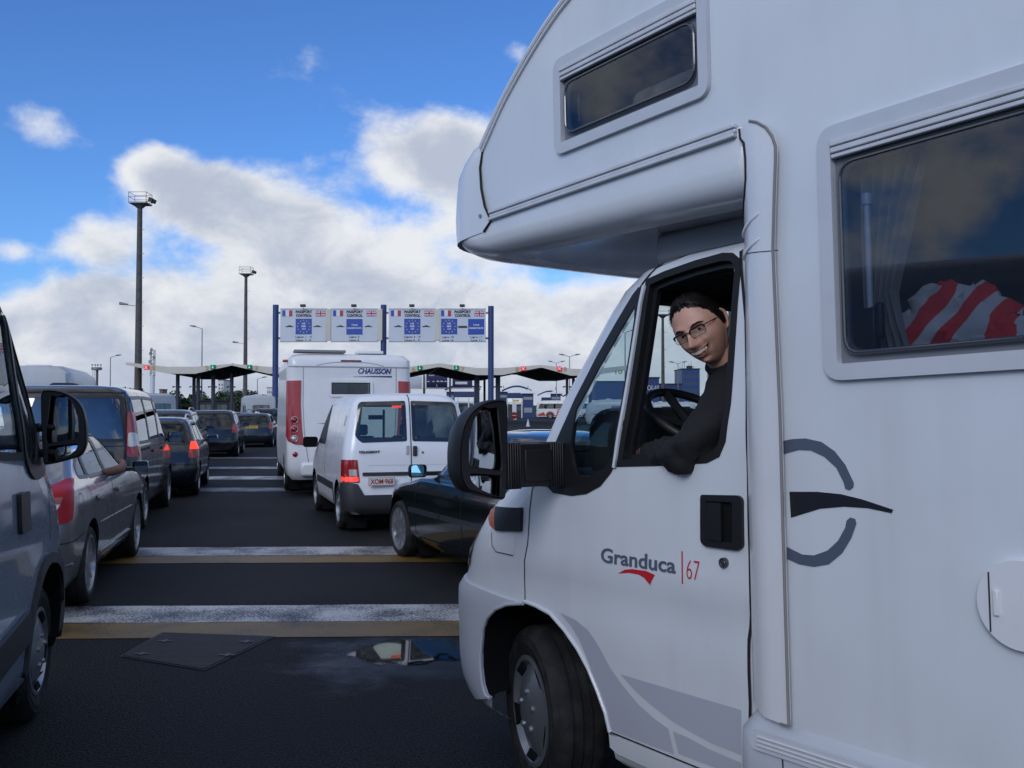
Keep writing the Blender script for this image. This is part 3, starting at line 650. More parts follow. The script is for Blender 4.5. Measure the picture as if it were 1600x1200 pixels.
    SB.body('side_skirt', bump_m, mh, [arch, archr], res=.09)
    SB.feat('skirt_rail', 'L', rrect(-5.2, .565, -1.33, .618, .026), frame, mh, .004, res=.1, thick=-.006)
    for dz in (.580, .592, .604): MB().tube([SB.pt(SB.tS(x, SB.qz(dz)), SB.qz(dz), .010) for x in [-1.36 - .1 * i for i in range(38)]], .0035, 6).build('rail_rib', alu, mh)
    SB.feat('skirt_seam', 'L', ribbon([(-1.445, .56), (-1.452, .40), (-1.452, .22)], .005), seam, mh, .002, res=0)
    # ---------------- decals on the house wall
    def D(P, off, m, name='decal', par=None, y=None): return patch(name, ML(P, off), (lambda a, b: Vector((a, off + .001, b))) if y is None else y, m, par or mh, [], 0, thick=.001, flip=True)
    k = lambda P: [(1160 + x * .4666, 640 + y * .4666) for x, y in P]
    UA = k([(135, 105), (165, 99), (210, 96), (265, 108), (310, 140), (345, 185), (373, 245), (372, 260), (360, 270), (345, 266), (340, 245), (315, 195), (275, 158), (230, 137), (190, 135), (135, 150)])
    LA = k([(150, 500), (190, 518), (240, 527), (290, 518), (335, 480), (365, 430), (382, 382), (378, 366), (362, 361), (349, 372), (345, 395), (320, 440), (285, 472), (240, 488), (200, 485), (150, 460)])
    SW = k([(158, 275), (250, 275), (330, 283), (400, 300), (505, 335), (500, 347), (420, 330), (340, 325), (260, 332), (163, 362)])
    for P_, m_ in ((UA, decal_d), (LA, decal_d), (SW, decal_b)): D(P_, YH + .001, m_)
    # round service flap
    c = M(1602, 945, YH); e = [(c[0] + .105 * math.cos(t * math.pi / 20), c[1] + .105 * math.sin(t * math.pi / 20)) for t in range(40)]
    e = [(a, c[1] + (b - c[1]) * 1.0) for a, b in e]
    fo = patch('service_flap', e, lambda a, b: Vector((a, YH + .022, b)), grp, mh, [], 0, thick=.024, flip=True); bv = fo.modifiers.new('b', 'BEVEL'); bv.width = .012; bv.segments = 3; bv.limit_method = 'ANGLE'
    MB().box((c[0] + .055, YH + .026, c[1]), (.012, .008, .06)).build('flap_hinge', grp, fo, bevel=.002)
    MB().tube([(c[0] + .072, YH + .0235, c[1] + .07), (c[0] + .072, YH + .0235, c[1] - .07)], .0018, 6).build('flap_seam', seam, fo)
    # ---------------- cab
    door = CLs([(1168, 374), (1120, 380), (1068, 396), (1028, 418), (1006, 443), (975, 497), (940, 560), (905, 626), (878, 684), (856, 716), (833, 765), (829, 800), (826, 850), (821, 905), (822, 940), (840, 947), (862, 959), (884, 984), (905, 1014), (921, 1044), (936, 1080), (948, 1113), (955, 1143), (1087, 1197), (1174, 1232), (1174, 1100), (1172, 1000), (1175, 940), (1173, 850), (1171, 740), (1169, 650), (1167, 500)])
    win = CLs([(1012.3, 438.6), (1040, 426), (1086.7, 410), (1130, 398.5), (1146, 398), (1155, 405), (1158, 420), (1153, 475), (1142, 633), (1134, 690), (1124.7, 712.5), (1105.7, 722), (1040, 726), (966, 728), (979, 655.5), (994.8, 557), (1007.5, 468.7)])
    wini = offset_poly(win, -.035)
    base = CLs([(1000, 449), (1005, 452), (1006, 462), (1004, 480), (990, 575), (976, 660), (965, 722), (956, 740), (940, 760), (918, 772), (895, 775), (866, 770), (854, 757), (858, 730), (870, 692), (886, 656), (900, 624), (914, 597), (934, 558), (966, 502), (990, 462)])
    qg = CLs([(994, 478), (993, 500), (984, 560), (970, 645), (959, 712), (948, 730), (925, 745), (905, 742), (897, 722), (894, 700), (902, 640), (935, 580), (965, 528)])
    archp = CLs([(754, 1020), (757.5, 982), (764, 965), (777.5, 951), (795, 944), (821, 943), (840, 949), (860, 961), (880, 982), (900, 1010), (917.5, 1040), (932.5, 1077), (945, 1112), (950, 1142), (956, 1162)])
    arch_low = CLs([(769, 1090), (762.5, 1085), (757.5, 1070), (754, 1040)])
    archh = archp + [(-.62, .1), (.30, .1)] + arch_low
    mir = lambda P: [(a, b) for a, b in P]
    wf = [(-.72, 1.44), (-.80, 1.50), (-.80, 1.96), (-.72, 2.02), (.72, 2.02), (.80, 1.96), (.80, 1.50), (.72, 1.44)]
    H = [CB.map('L', offset_poly(door, -.035)), CB.map('L', archh), CB.map('r', archh), CB.map('r', win), CB.map('r', qg), CB.map('F', wf)]
    CB.body('cab_body', white, mh, H, res=.07, top=False)
    CB.feat('windscreen', 'F', wf, glass('screen_glass', (.78, .86, .86)), mh, -.004, res=.08)
    CB.feat('far_side_window', 'r', win, glass('screen_glass'), mh, -.004, res=.1)
    CB.feat('far_side_window', 'r', qg, glass('screen_glass'), mh, -.004, res=.1)
    CB.feat('windscreen_seal', 'F', offset_poly(wf, .03), rub, mh, .003, [wf], .08)
    dr = CB.feat('cab_door', 'L', door, white, mh, .004, [win, offset_poly(qg, .014)], .055, thick=.02)
    CB.feat('door_seam', 'L', ribbon(door[9:15], .006), seam, dr, .0055, res=0)
    CB.feat('door_seam', 'L', ribbon(door[24:] + [door[0]], .012), seam, dr, .0055, res=0)
    CB.feat('door_seam', 'L', ribbon(door[0:10], .009), seam, dr, .0055, res=0)
    CB.feat('door_seam', 'L', ribbon(door[22:25], .006), seam, dr, .0055, res=0)
    ed = [CB.pt(CB.tS(a, CB.qz(b)), CB.qz(b), .006) for a, b in densify(door[14:23], .04, False)]
    MB().tube(ed, .008, 8).build('arch_flange', white, dr)
    CB.feat('window_seal', 'L', offset_poly(win, .004), rub, dr, .007, [offset_poly(win, -.022)], .05, thick=.03)
    CB.feat('window_channel', 'L', offset_poly(win, -.012), blk, dr, -.018, [offset_poly(win, -.04)], .05, thick=.02)
    CB.feat('quarter_window_frame', 'L', base, blk, dr, .008, [qg], .05, thick=.02)
    CB.feat('quarter_window', 'L', offset_poly(qg, .005), glass('quarter_glass', (.62, .72, .74), 1.5, .02), dr, .0, res=.06)
    dv = CLs([(1010, 447), (1004, 475), (990, 565), (975, 655), (963, 731)])
    CB.feat('window_divider', 'L', ribbon(dv, .013), white, dr, .016, res=.05, thick=.01)
    # sill under the door and the arch lip of the bumper
    CB.feat('door_sill', 'L', CLs([(955, 1146), (1087, 1201), (1172, 1237), (1172, 1262), (1060, 1218), (968, 1176), (957, 1166)]), white, mh, .012, res=.06, thick=.03)
    # bumper: a skin a little proud of the cab
    bp = CLs([(822, 943), (795, 936), (770, 927), (745, 916)]) + [(.70, .835), (.785, .83)]
    def bfeat(kind):
        lo_ = [(.785, .33), (.70, .31), (.45, .305)]
        CB.feat('bumper', kind, bp + lo_ + arch_low + archp[:6], bump_m, mh, .016, res=.05, thick=.02)
    bfeat('L'); bfeat('r')
    CB.feat('bumper', 'F', [(-.62, .33), (.62, .33), (.62, .83), (-.62, .83)], bump_m, mh, .016, res=.08, thick=.02)
    for P_ in (archp,):
        MB().tube([CB.pt(CB.tS(a, CB.qz(b)), CB.qz(b), .012) for a, b in densify(arch_low + archp[:6], .04, False)], .008, 8).build('arch_lip', bump_m, mh)
    CB.feat('grille', 'F', rrect(-.5, .88, .5, 1.05, .04), blk, mh, .006, res=.08)
    for kd in ('L', 'r'): CB.feat('headlight', kd, [(.44, .90), (.60, .90), (.665, .93), (.60, 1.06), (.46, 1.07)], CLEAR(), mh, .008, res=.04)
    # wheel house liner
    ln = MB(); la = densify(arch_low[1:] + archp, .08, False); ys = [CB.pt(CB.tS(a, CB.qz(max(b, .27))), CB.qz(max(b, .27)), -.002).y for a, b in la]
    m = len(la); ln.add([(a, y, b) for (a, b), y in zip(la, ys)] + [(a * .97, -.5, b * .99) for a, b in la], [(i, i + 1, i + 1 + m, i + m) for i in range(m - 1)])
    ln.build('wheel_liner', DARK(), mh)
    MB().box((-.2, -.55, .7), (1.0, .03, .8)).box((-.2, -1.45, .7), (1.0, .03, .8)).box((-2.9, -1.05, .42), (5, 1.7, .15)).box((.0, -1.0, .42), (1.1, .6, .2)).build('underframe', DARK(), mh)
    # side marker with its little hatch
    mk = CLs([(818, 793), (817, 830), (778, 829), (769, 822), (766, 810), (770, 798), (778, 793)])
    k_ = CB.feat('side_marker', 'L', [mk[0], mk[1], mk[2], mk[6]], blk, mh, .016, res=.03, thick=.016)
    CB.feat('marker_lens', 'L', mk[2:7], AMBER(), k_, .014, res=.02, thick=.014)
    CB.feat('hatch_seam', 'L', ribbon(CLs([(768, 832), (769, 852), (775, 862), (802, 868)]), .004), seam, mh, .002, res=0)
    CB.feat('hatch_seam', 'L', ribbon(CLs([(802, 868), (806, 850), (806, 832)]), .002), frame, mh, .002, res=0)
    # handle and lock
    hd = CLs([(1100, 773), (1158, 774), (1164, 780), (1165, 855), (1158, 860), (1106, 853), (1100, 846)])
    hp = CB.feat('door_handle', 'L', rpoly(hd, .012), blk, dr, .018, [rpoly(CLs([(1109, 783), (1150, 785), (1150, 848), (1111, 843)]), .01)], .03, thick=.014)
    CB.feat('handle_recess', 'L', CLs([(1107, 780), (1152, 781), (1152, 851), (1108, 847)]), DARK(), hp, .006, res=0)
    CB.feat('handle_lever', 'L', rpoly(CLs([(1111, 785), (1133, 786), (1134, 846), (1112, 842)]), .008), blk, hp, .022, res=.03, thick=.008)
    lk = C(1134, 879); MB().lathe([(.001, .012), (.008, .012), (.010, .010), (.012, .013), (.016, .013), (.017, .0)], n=20, c=(lk[0], cab_y(*lk) + .003, lk[1])).build('door_lock', mat('lock_grey', (.10, .10, .11), .35, .6), hp)
    # decals and lettering of the door
    def cf(o): return lambda a, b: CB.pt(CB.tS(a, CB.qz(b)), CB.qz(b), o)
    def CD(name, P, m, o=.0055): return patch(name, CLs(P), cf(o), m, dr, [], .05)
    CD('decal', [(876, 957), (893, 977), (907, 1000), (920, 1032), (934, 1075), (948, 1117), (958, 1141), (1055, 1178), (1046, 1138), (1025, 1123), (1000, 1101), (975, 1071), (955, 1043), (943, 1020), (933, 1003), (920, 984), (902, 969)], decal)
    CD('decal', [(971, 1053), (1160, 1109), (1160, 1179), (1112, 1160), (1075, 1140), (1050, 1125), (1020, 1102), (995, 1080)], decal)
    CD('decal', [(1053, 1142), (1075, 1151), (1112, 1171), (1160, 1191), (1160, 1216), (1117, 1198), (1062, 1177)], decal)
    CD('decal', [(967, 896), (978, 890), (990, 889), (1011, 892), (1025, 898), (1017, 913.5), (1008, 903), (1000, 898), (985, 895)], mat('decal_red', (.50, .012, .02), .4, coat=.3))
    CD('decal', [(1066.4, 861), (1068.4, 861), (1068.9, 912), (1066.9, 912)], mat('decal_red'))
    a, b = C(941, 868), C(1058, 884); yy = cab_y(-.8, 1.15) + .006
    def conform(o):
        for v in o.data.vertices: v.co.y = cab_y(v.co.x, v.co.z) + .0062 + (.0008 if v.co.y > yy else 0)
    tx = text('lettering', 'Granduca', .1, side_m((a[0] + b[0]) / 2, yy, (a[1] + b[1]) / 2 + .002), mat('decal_slate'), dr, fit=(abs(a[0] - b[0]), .054), bold=.002); conform(tx)
    a, b = C(1075, 889), C(1095, 889)
    tx = text('lettering', '67', .06, side_m((a[0] + b[0]) / 2, yy, a[1]), mat('decal_red'), dr, fit=(abs(a[0] - b[0]), .062), bold=-.001); conform(tx)
    # ---------------- door mirror on its long arm
    sm = C(885, 730)[0] + .01; yi = -.02; yo = MX(786, 728, sm)[0]
    zt, zb = MX(840, 691, sm)[1], MX(840, 762, sm)[1]
    kk = lambda P: [MX(700 + x * .2167, 600 + y * .2167, sm) for x, y in P]
    ho = spline(kk([(385, 112), (408, 130), (414, 200), (412, 400), (407, 600), (402, 760), (395, 822), (372, 834), (320, 828), (250, 812), (170, 788), (122, 770), (88, 715), (70, 640), (66, 540), (70, 440), (88, 330), (118, 250), (168, 185), (235, 138), (310, 115)]), 3, True)
    g1 = rpoly(kk([(232, 158), (290, 178), (340, 165), (352, 300), (374, 560), (368, 628), (250, 612), (140, 600), (130, 560), (132, 400), (165, 260)]), .012)
    g2 = rpoly(kk([(135, 640), (250, 648), (364, 658), (361, 806), (338, 812), (210, 758), (147, 700)]), .012)
    MIRR.update(sm=sm, yi=yi, yo=yo, zt=zt, zb=zb, ho=ho, g1=g1, g2=g2, win=win, qg=qg, base=base, hd=hd, arch=archp + [(-.50, .20), (.24, .20)] + arch_low, door=door)
    long_mirror(mh, 1, .04, cv=.55)
    # ---------------- wheels
    wheel(mh, (-.02, -.165, .342), .345, .225, 'cap', 1, -R(17)); wheel(mh, (0, -1.83, .342), .345, .225, 'cap', -1, -R(17))
    for y in (-.12, -2.02): wheel(mh, (-3.7, y, .24), .345, .22, 'cap', 1 if y > -1 else -1)
    # ---------------- cab interior
    dk = mat('dash_plastic', (.022, .023, .026), .7, bump=.2, bscale=80)
    d = MB().box((-.28, -1.0, 1.18), (.55, 1.75, .34)).build('dashboard', dk, mh, bevel=.08, seg=4)
    _b = M(1022, 694, -.42); s2 = MB().box((_b[0] + .02, -.42, _b[1]), (.30, .50, .30)).build('instrument_binnacle', dk, mh, bevel=.09, seg=5)
    MB().box((-.80, -1.0, .75), (1.2, 1.8, .1)).box((-.02, -1.0, .9), (.06, 1.6, .5)).build('cab_floor', DARK(), mh)
    _w = M(1088, 655, -.44); wc = Vector((_w[0], -.44, _w[1])); ax = Vector((-.55, 0, .83)).normalized(); e1 = Vector((0, 1, 0)); e2 = ax.cross(e1)
    w_ = MB().tube([wc + (e1 * math.cos(t * math.pi / 24) + e2 * math.sin(t * math.pi / 24)) * .205 for t in range(49)], .017, 10, cap=False)
    for t in (0, 1, 1.5): w_.tube([wc - ax * .04, wc + (e1 * math.cos(t * math.pi) + e2 * math.sin(t * math.pi)) * .2], .018, 8)
    w_.tube([wc - ax * .02, wc - ax * .30], .04, 10)
    w_.build('steering_wheel', mat('wheel_leather', (.018, .018, .02), .5), mh)
    for y in (-.5, -1.5):
        st = MB().box((-1.12, y, 1.0), (.5, .5, .16)).build('seat', mat('seat_cloth', (.03, .032, .04), .9, noise=.4), mh, bevel=.05, seg=3)
        MB().box((-1.42, y, 1.36), (.13, .48, .72), Matrix.Rotation(-.2, 3, 'Y')).box((-1.5, y, 1.8), (.09, .26, .18)).build('seat_back', mat('seat_cloth'), st, bevel=.05, seg=3)
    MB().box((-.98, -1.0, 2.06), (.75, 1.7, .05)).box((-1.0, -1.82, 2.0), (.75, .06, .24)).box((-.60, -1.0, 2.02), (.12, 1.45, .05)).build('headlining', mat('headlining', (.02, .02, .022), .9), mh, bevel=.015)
    hx = M(1084, 447, -.9)
    return mh
mh = build_motorhome()
def build_scarf():
    """red and white striped cushion cloth on the bench behind the side window"""
    cl = mat('striped_cloth', (.5, .5, .5), .9)
    nt = cl.node_tree; tc = nt.nodes.new('ShaderNodeTexCoord'); w = nt.nodes.new('ShaderNodeTexWave'); w.inputs['Scale'].default_value = 3.2; w.inputs['Distortion'].default_value = 5; w.bands_direction = 'DIAGONAL'
    w.inputs['Detail'].default_value = 1; nt.links.new(tc.outputs['Object'], w.inputs[0])
    r = nt.nodes.new('ShaderNodeValToRGB'); r.color_ramp.interpolation = 'CONSTANT'; r.color_ramp.elements[0].color = (.75, .03, .03, 1); r.color_ramp.elements[1].position = .5; r.color_ramp.elements[1].color = (.62, .60, .58, 1)
    nt.links.new(w.outputs[0], r.inputs[0]); nt.links.new(r.outputs[0], nt.nodes['Principled BSDF'].inputs['Base Color'])
    nn = nt.nodes['Principled BSDF']
    mb = MB(); rnd = random.Random(3)
    def blob(c, rad, sq):
        nu, nv = 24, 14; vs = []; fs = []; ph = rnd.random() * 6
        for j in range(nv + 1):
            for i in range(nu):
                a = 2 * math.pi * i / nu; b = math.pi * j / nv - math.pi / 2
                d = Vector((math.cos(b) * math.cos(a), math.cos(b) * math.sin(a), math.sin(b)))
                k = 1 + .13 * math.sin(5 * a + ph + 3 * b) + .09 * math.sin(9 * b + ph + 2 * a) + .04 * math.sin(17 * a - 8 * b)
                vs.append(Vector(c) + Vector((d.x * rad * sq[0], d.y * rad * sq[1], d.z * rad * sq[2])) * k)
        for j in range(nv):
            for i in range(nu): fs.append((j * nu + i, j * nu + (i + 1) % nu, (j + 1) * nu + (i + 1) % nu, (j + 1) * nu + i))
        mb.add(vs, fs)
    blob((0, 0, .10), .16, (1.1, .55, .75)); blob((-.20, -.03, .12), .17, (1.0, .5, .95)); blob((-.08, -.02, .22), .12, (1.3, .5, .8)); blob((-.33, 0, .08), .12, (1.1, .5, .7))
    o = mb.build('cushion', cl)
    o.matrix_world = MHM @ Matrix.Translation((-1.77, -.15, 1.665)) @ Matrix.Scale(.72, 4)
    tag(o, 'crumpled red and white striped cushion behind the long side window of the overcab motorhome', 'cushion')
build_scarf()
# ------------------------------------------------------------------ the other vehicles
def place(root, anchor, world, heading):
    """put the local ground point `anchor` of a vehicle on the world point, pointing `heading` degrees left of the view"""
    a = R(90 + heading); c, s = math.cos(a), math.sin(a); ax, ay = anchor
    root.location = (world[0] - (c * ax - s * ay), world[1] - (s * ax + c * ay), 0); root.rotation_euler = (0, 0, a)
def gpx(px, d): return ((px - 800) / F * d, d)
def liner(parent, B, P, kind, depth=.25):
    la = densify(P, .12); m = len(la); sg = 1 if kind == 'L' else -1; z0 = B.L[0][0] + .01
    e = [B.pt((B.tS(a, B.qz(max(b, z0))) if sg > 0 else 2 - B.tS(a, B.qz(max(b, z0)))), B.qz(max(b, z0)), -.004) for a, b in la]
    mb = MB(); mb.add([(a, p.y, b) for (a, b), p in zip(la, e)] + [(a, sg * (abs(p.y) - depth), b) for (a, b), p in zip(la, e)], [(i, (i + 1) % m, (i + 1) % m + m, i + m) for i in range(m)])
    return mb
def archpoly(x, r, z=.30, bot=.05, k=1.0):
    return [(x + r, bot)] + [(x + r * math.cos(t * math.pi / 14), z + r * k * math.sin(t * math.pi / 14)) for t in range(15)] + [(x - r, bot)]
def make_car(name, label, levels, pm, spec, cat='car', group=None):
    root = empty(name, label=label, cat=cat, group=group)
    B = Body(levels, bowr=spec.get('bowr', .07), bowf=spec.get('bowf', .16), T=spec.get('T', 4.4)); res = spec.get('res', .12)
    wr = spec.get('wr', .31); xw = spec['wheels']; ar = spec.get('ar', wr + .055); az = spec.get('az', wr + .01)
    H = []
    for x in xw:
        for kd in ('L', 'r'): H.append(B.map(kd, archpoly(x, ar, az)))
    wins = spec.get('windows', [])
    for kd, P in wins: H.append(B.map(kd, P))
    body = B.body('body', pm, root, H, res)
    g = spec.get('glass') or DGLASS()
    for kd, P in wins:
        nm = 'rear_window' if kd == 'R' else 'windscreen' if kd == 'F' else 'side_window'
        w = B.feat(nm, kd, P, g, root, -.003, res=.12)
        if spec.get('seal', True): B.feat('window_seal', kd, offset_poly(P, spec.get('sw', .018)), mat('seal_black', (.01, .01, .011), .35, coat=.4), w, .003, [offset_poly(P, -.014)], .12)
    for x in xw:
        for kd in ('L', 'r'): liner(root, B, archpoly(x, ar, az), kd).build('wheel_liner', DARK(), root, smooth=False)
    L = levels[2][2]; hw = max(l[3] for l in levels); ib = spec.get('belt', .9)
    fl = MB(); fl.box((L / 2, 0, .24), (L - .5, (hw - .30) * 2, .16)); fl.box((L * .46, 0, ib - .12), (L * .58, (hw - .14) * 2, .04))
    fl.build('underbody', DARK(), root, smooth=False)
    for x in spec.get('seats', []):
        for y in spec.get('seaty', (-.36, .36)):
            MB().box((x, y, ib + .03), (.10, .44, .36), Matrix.Rotation(-.15, 3, 'Y')).box((x - .05, y, ib + .30), (.07, .24, .16)).build('seat_back', mat('car_seat', (.02, .02, .023), .9), root, bevel=.03)
    for (x, y0) in [(x, y) for x in xw for y in (1, -1)]:
        wheel(root, (x, y0 * (hw - .015 - .10), wr), wr, .20, spec.get('rim', 'steel'), y0, nspoke=spec.get('nspoke', 7), rimr=wr * spec.get('rimk', .68), rm=spec.get('rimmat'))
    for ft in spec.get('feats', []):
        nm, kd, P, m, off = ft[:5]; hs = ft[5] if len(ft) > 5 else (); B.feat(nm, kd, P, m, root, off, hs, .08)
    if 'mirrors' in spec:
        mx_, mz, ms = spec['mirrors'][:3]
        for sg in (1, -1):
            y = hw + .06; mb = MB(); P = rrect(-.09 * ms, -.065 * ms, .09 * ms, .065 * ms, .035 * ms, 4); vs = []; o = [(-.02, .93), (-.022, .97), (-.01, 1), (.03, 1), (.07, .86), (.09, .5)]
            for ox, sc in o: vs += [(mx_ + ox, sg * (y + .05 + a * sc), mz + b * sc) for a, b in P]
            n = len(P); fs = [(r * n + i, r * n + (i + 1) % n, (r + 1) * n + (i + 1) % n, (r + 1) * n + i) for r in range(len(o) - 1) for i in range(n)] + [tuple((len(o) - 1) * n + i for i in range(n))]
            mb.add(vs, fs); mb.box((mx_ + .03, sg * (hw - .03), mz - .03), (.05, .16, .04))
            ho = mb.build('door_mirror', spec.get('mirmat') or BLACKP(), root)
            patch('mirror_glass', [(sg * (y + .05 + a * .93), mz + b * .93) for a, b in P], lambda a, b: Vector((mx_ - .017 + (a - sg * (y + .05)) * -.25 * sg, a, b)), spec.get('mirglass') or MIRROR(), ho, [], 0)
    return root, B
def plate(parent, x, y, z, s, w, h, bg, fg, rear=True):
    p = MB().box((x, y, z), (.012, w, h)).build('number_plate', bg, parent, bevel=.003)
    if fg is not None and s: 
        MB().box((x - .0072, y, z + h / 2 - .006), (.002, w - .01, .004)).box((x - .0072, y, z - h / 2 + .006), (.002, w - .01, .004)).box((x - .0072, y + w / 2 - .006, z), (.002, .004, h - .015)).box((x - .0072, y - w / 2 + .006, z), (.002, .004, h - .015)).build('plate_border', fg, p) if fg.name.startswith('plate_red') else None
        text('plate_lettering', s, h * .8, rear_m(x - .0075, y, z), fg, p, bold=.002, depth=.0008, fit=(w * .86, h * .62))
    return p
def hatch_levels(L=4.1, hw=.86, H=1.45, belt=.92, tail=0.0, wag=0.0):
    """wag 0: raked hatch, 1: upright estate / MPV tail"""
    k = 1 - wag
    return [(.19, .14, L - .16, hw - .14, .24, .42), (.26, .05, L - .06, hw - .05, .24, .45), (.42, 0, L, hw - .012, .24, .48), (.60, .015, L - .02, hw, .24, .48), (.74, .05, L - .12, hw, .22, .45),
            (belt - .05, .07 + .03 * k, L - .48, hw - .01, .20, .40), (belt, .09 + .04 * k, L - .80, hw - .025, .18, .36), (belt + .05, .10 + .06 * k, L - 1.05, hw - .05, .18, .30), (belt + .25, .14 + .16 * k, L - 1.42, hw - .13, .17, .26),
            (H - .11, .20 + .27 * k, L - 1.74, hw - .20, .17, .24), (H - .045, .27 + .33 * k, L - 1.95, hw - .25, .18, .24), (H - .012, .50 + .35 * k, L - 2.25, hw - .36, .2, .22), (H, .95 + .3 * k, L - 2.7, hw - .60, .18, .18)]
def strip(z0, z1, hw): return [(-hw, z0), (hw, z0), (hw, z1), (-hw, z1)]
# --- white van ahead ------------------------------------------------
def build_white_van():
    L = 4.1; hw = .86
    lv = [(.24, .10, L - .16, .76, .14, .42), (.30, .02, L - .06, .83, .14, .45), (.42, 0, L, .85, .14, .48), (.60, .01, L - .02, .862, .14, .48), (.75, .03, L - .08, .862, .15, .45), (.92, .035, L - .35, .86, .15, .42),
          (1.02, .04, L - .62, .853, .15, .36), (1.08, .045, L - .80, .845, .15, .32), (1.30, .085, L - 1.12, .81, .15, .28), (1.52, .135, L - 1.42, .765, .15, .26), (1.68, .18, L - 1.62, .72, .16, .25), (1.76, .24, L - 1.80, .66, .18, .24), (1.805, .36, L - 2.0, .54, .2, .22), (1.825, .7, L - 2.4, .22, .1, .1)]
    w = paint('van_white', (.74, .75, .78), .30, .5, noise=.04); blk = mat('grey_black_bumper', (.025, .026, .030), .55, bump=.15, bscale=160)
    wl = [(.66, 1.20), (.71, 1.26), (.655, 1.66), (.62, 1.70), (.05, 1.715), (.035, 1.70), (.035, 1.185), (.62, 1.17)]
    wl = rpoly(wl, .03); wr = [(-a, b) for a, b in wl]
    doorw = rpoly([(L - 2.05, 1.12), (L - 1.20, 1.12), (L - 1.62, 1.62), (L - 1.98, 1.64)], .04)
    ws = [(-.62, 1.15), (.62, 1.15), (.52, 1.64), (-.52, 1.64)]
    hin = lambda P, d: offset_poly(P, d)
    sp = dict(wheels=(.66, L - .86), wr=.30, ar=.36, windows=[('R', hin(wl, -.05)), ('R', hin(wr, -.05)), ('L', doorw), ('r', doorw), ('F', ws)], glass=glass('van_glass', (.60, .70, .67), 1.5, .02), seal=False, bowr=.045, bowf=.15, rim='steel', mirrors=(L - 1.28, 1.10, 1.25), belt=1.0, seats=[1.95], res=.09, nspoke=8, T=4.0, mirglass=DARK())
    root, B = make_car('panel_van', 'small white panel van with red lettered plate and glowing brake lamp', lv, w, sp, 'van')
    bb = mat('window_border_black', (.012, .013, .015), .12, coat=.6)
    for P in (wl, wr): B.feat('window_border', 'R', P, bb, root, .004, [hin(P, -.055)], .06)
    B.feat('rear_bumper', 'R', [(-.98, .26), (.98, .26), (.98, .66), (.78, .66), (.68, .64), (.60, .50), (-.60, .50), (-.68, .64), (-.78, .66), (-.98, .66)], blk, root, .02, (), .07, thick=.02)
    for k in ('L', 'r'):
        B.feat('side_moulding', k, rrect(1.15, .50, L - 1.30, .60, .01), blk, root, .012, res=.1, thick=.01)
        B.feat('bumper_side', k, [(.28, .66), (.12, .66), (.12, .27), (.25, .27), (.29, .50)], blk, root, .018, res=.08)
        B.feat('fuel_or_arch_trim', k, [(1.03, .24), (1.05, .60), (1.12, .60), (1.12, .24)], blk, root, .006, res=.1)
        B.feat('door_seam', k, ribbon([(L - 2.14, .42), (L - 2.15, 1.0), (L - 2.08, 1.60)], .012), SEAMM(), root, .002, res=0)
    B.feat('dark_window_panel', 'L', offset_poly(doorw, .03), mat('dark_window', (.010, .011, .013), .5), root, .006, res=.1)  # opaque dark sheet over the glass, standing in for the unlit opening
    B.feat('door_seam', 'R', ribbon([(-.015, .52), (-.015, 1.80)], .012), SEAMM(), root, .006, res=.2)
    for sgn in (1, -1):
        k = 'R'; P = rpoly([(sgn * .655, .66), (sgn * .86, .66), (sgn * .88, .95), (sgn * .685, .955)], .02)
        l = B.feat('tail_lamp', k, P, RED(), root, .012, res=.05, thick=.01)
        B.feat('brake_light', k, rpoly([(sgn * .67, .675), (sgn * .86, .675), (sgn * .86, .735), (sgn * .675, .735)], .01), REDLIT(), l, .014, res=.05)
        B.feat('reverse_light', k, rpoly([(sgn * .685, .745), (sgn * .78, .745), (sgn * .785, .83), (sgn * .69, .83)], .01), CLEAR(), l, .014, res=.05)
    B.feat('plate_recess', 'R', rrect(-.55, .745, .62, .79, .02), blk, root, .02, res=.1, thick=.015)
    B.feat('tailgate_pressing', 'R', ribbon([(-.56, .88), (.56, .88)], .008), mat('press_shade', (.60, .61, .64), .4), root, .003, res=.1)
    pl = mat('plate_white', (.62, .62, .60), .4); pr = mat('plate_red_ink', (.28, .012, .015), .4)
    plate(root, -.035, .385, .675, 'XOM·968', .345, .11, pl, pr)
    x = -.0
    h = MB().box((B.pt(1, B.qz(1.06)).x - .015, -.065, 1.06), (.03, .055, .13)).build('tailgate_handle', blk, root, bevel=.01)
    MB().box((B.pt(1, B.qz(1.06)).x - .004, .03, 1.07), (.012, .04, .12)).build('handle_recess', mat('recess_grey', (.40, .41, .43), .5), h, bevel=.004)
    MB().lathe([(.001, -.014), (.012, -.014), (.014, 0)], 'X', (B.pt(1, B.qz(1.04)).x, -.17, 1.04), 14).build('tailgate_lock', mat('lock_grey'), root)
    text('lettering', 'PEUGEOT', .05, rear_m(B.pt(1, B.qz(1.05)).x + .004, .53, 1.055), mat('badge_grey', (.08, .08, .09), .3, .6), root, bold=.001, fit=(.27, .030), depth=.006)
    q = B.qz(1.645); MB().box((B.pt(1, q).x + .02, .12, 1.64), (.02, .18, .028)).build('third_brake_light', REDLIT(), root)
    MB().box((1.9, .0, 1.3), (.03, .03, .6)).box((2.6, 0, 1.48), (.02, .22, .07)).build('interior_mirror', DARK(), root)
    B.feat('fuel_cap', 'L', rrect(.42, 1.38, .47, 1.52, .01), mat('cap_grey', (.35, .36, .38), .4), root, .008, res=.1)
    place(root, (.66, .845), gpx(529, 12.9), 18.2)
build_white_van()
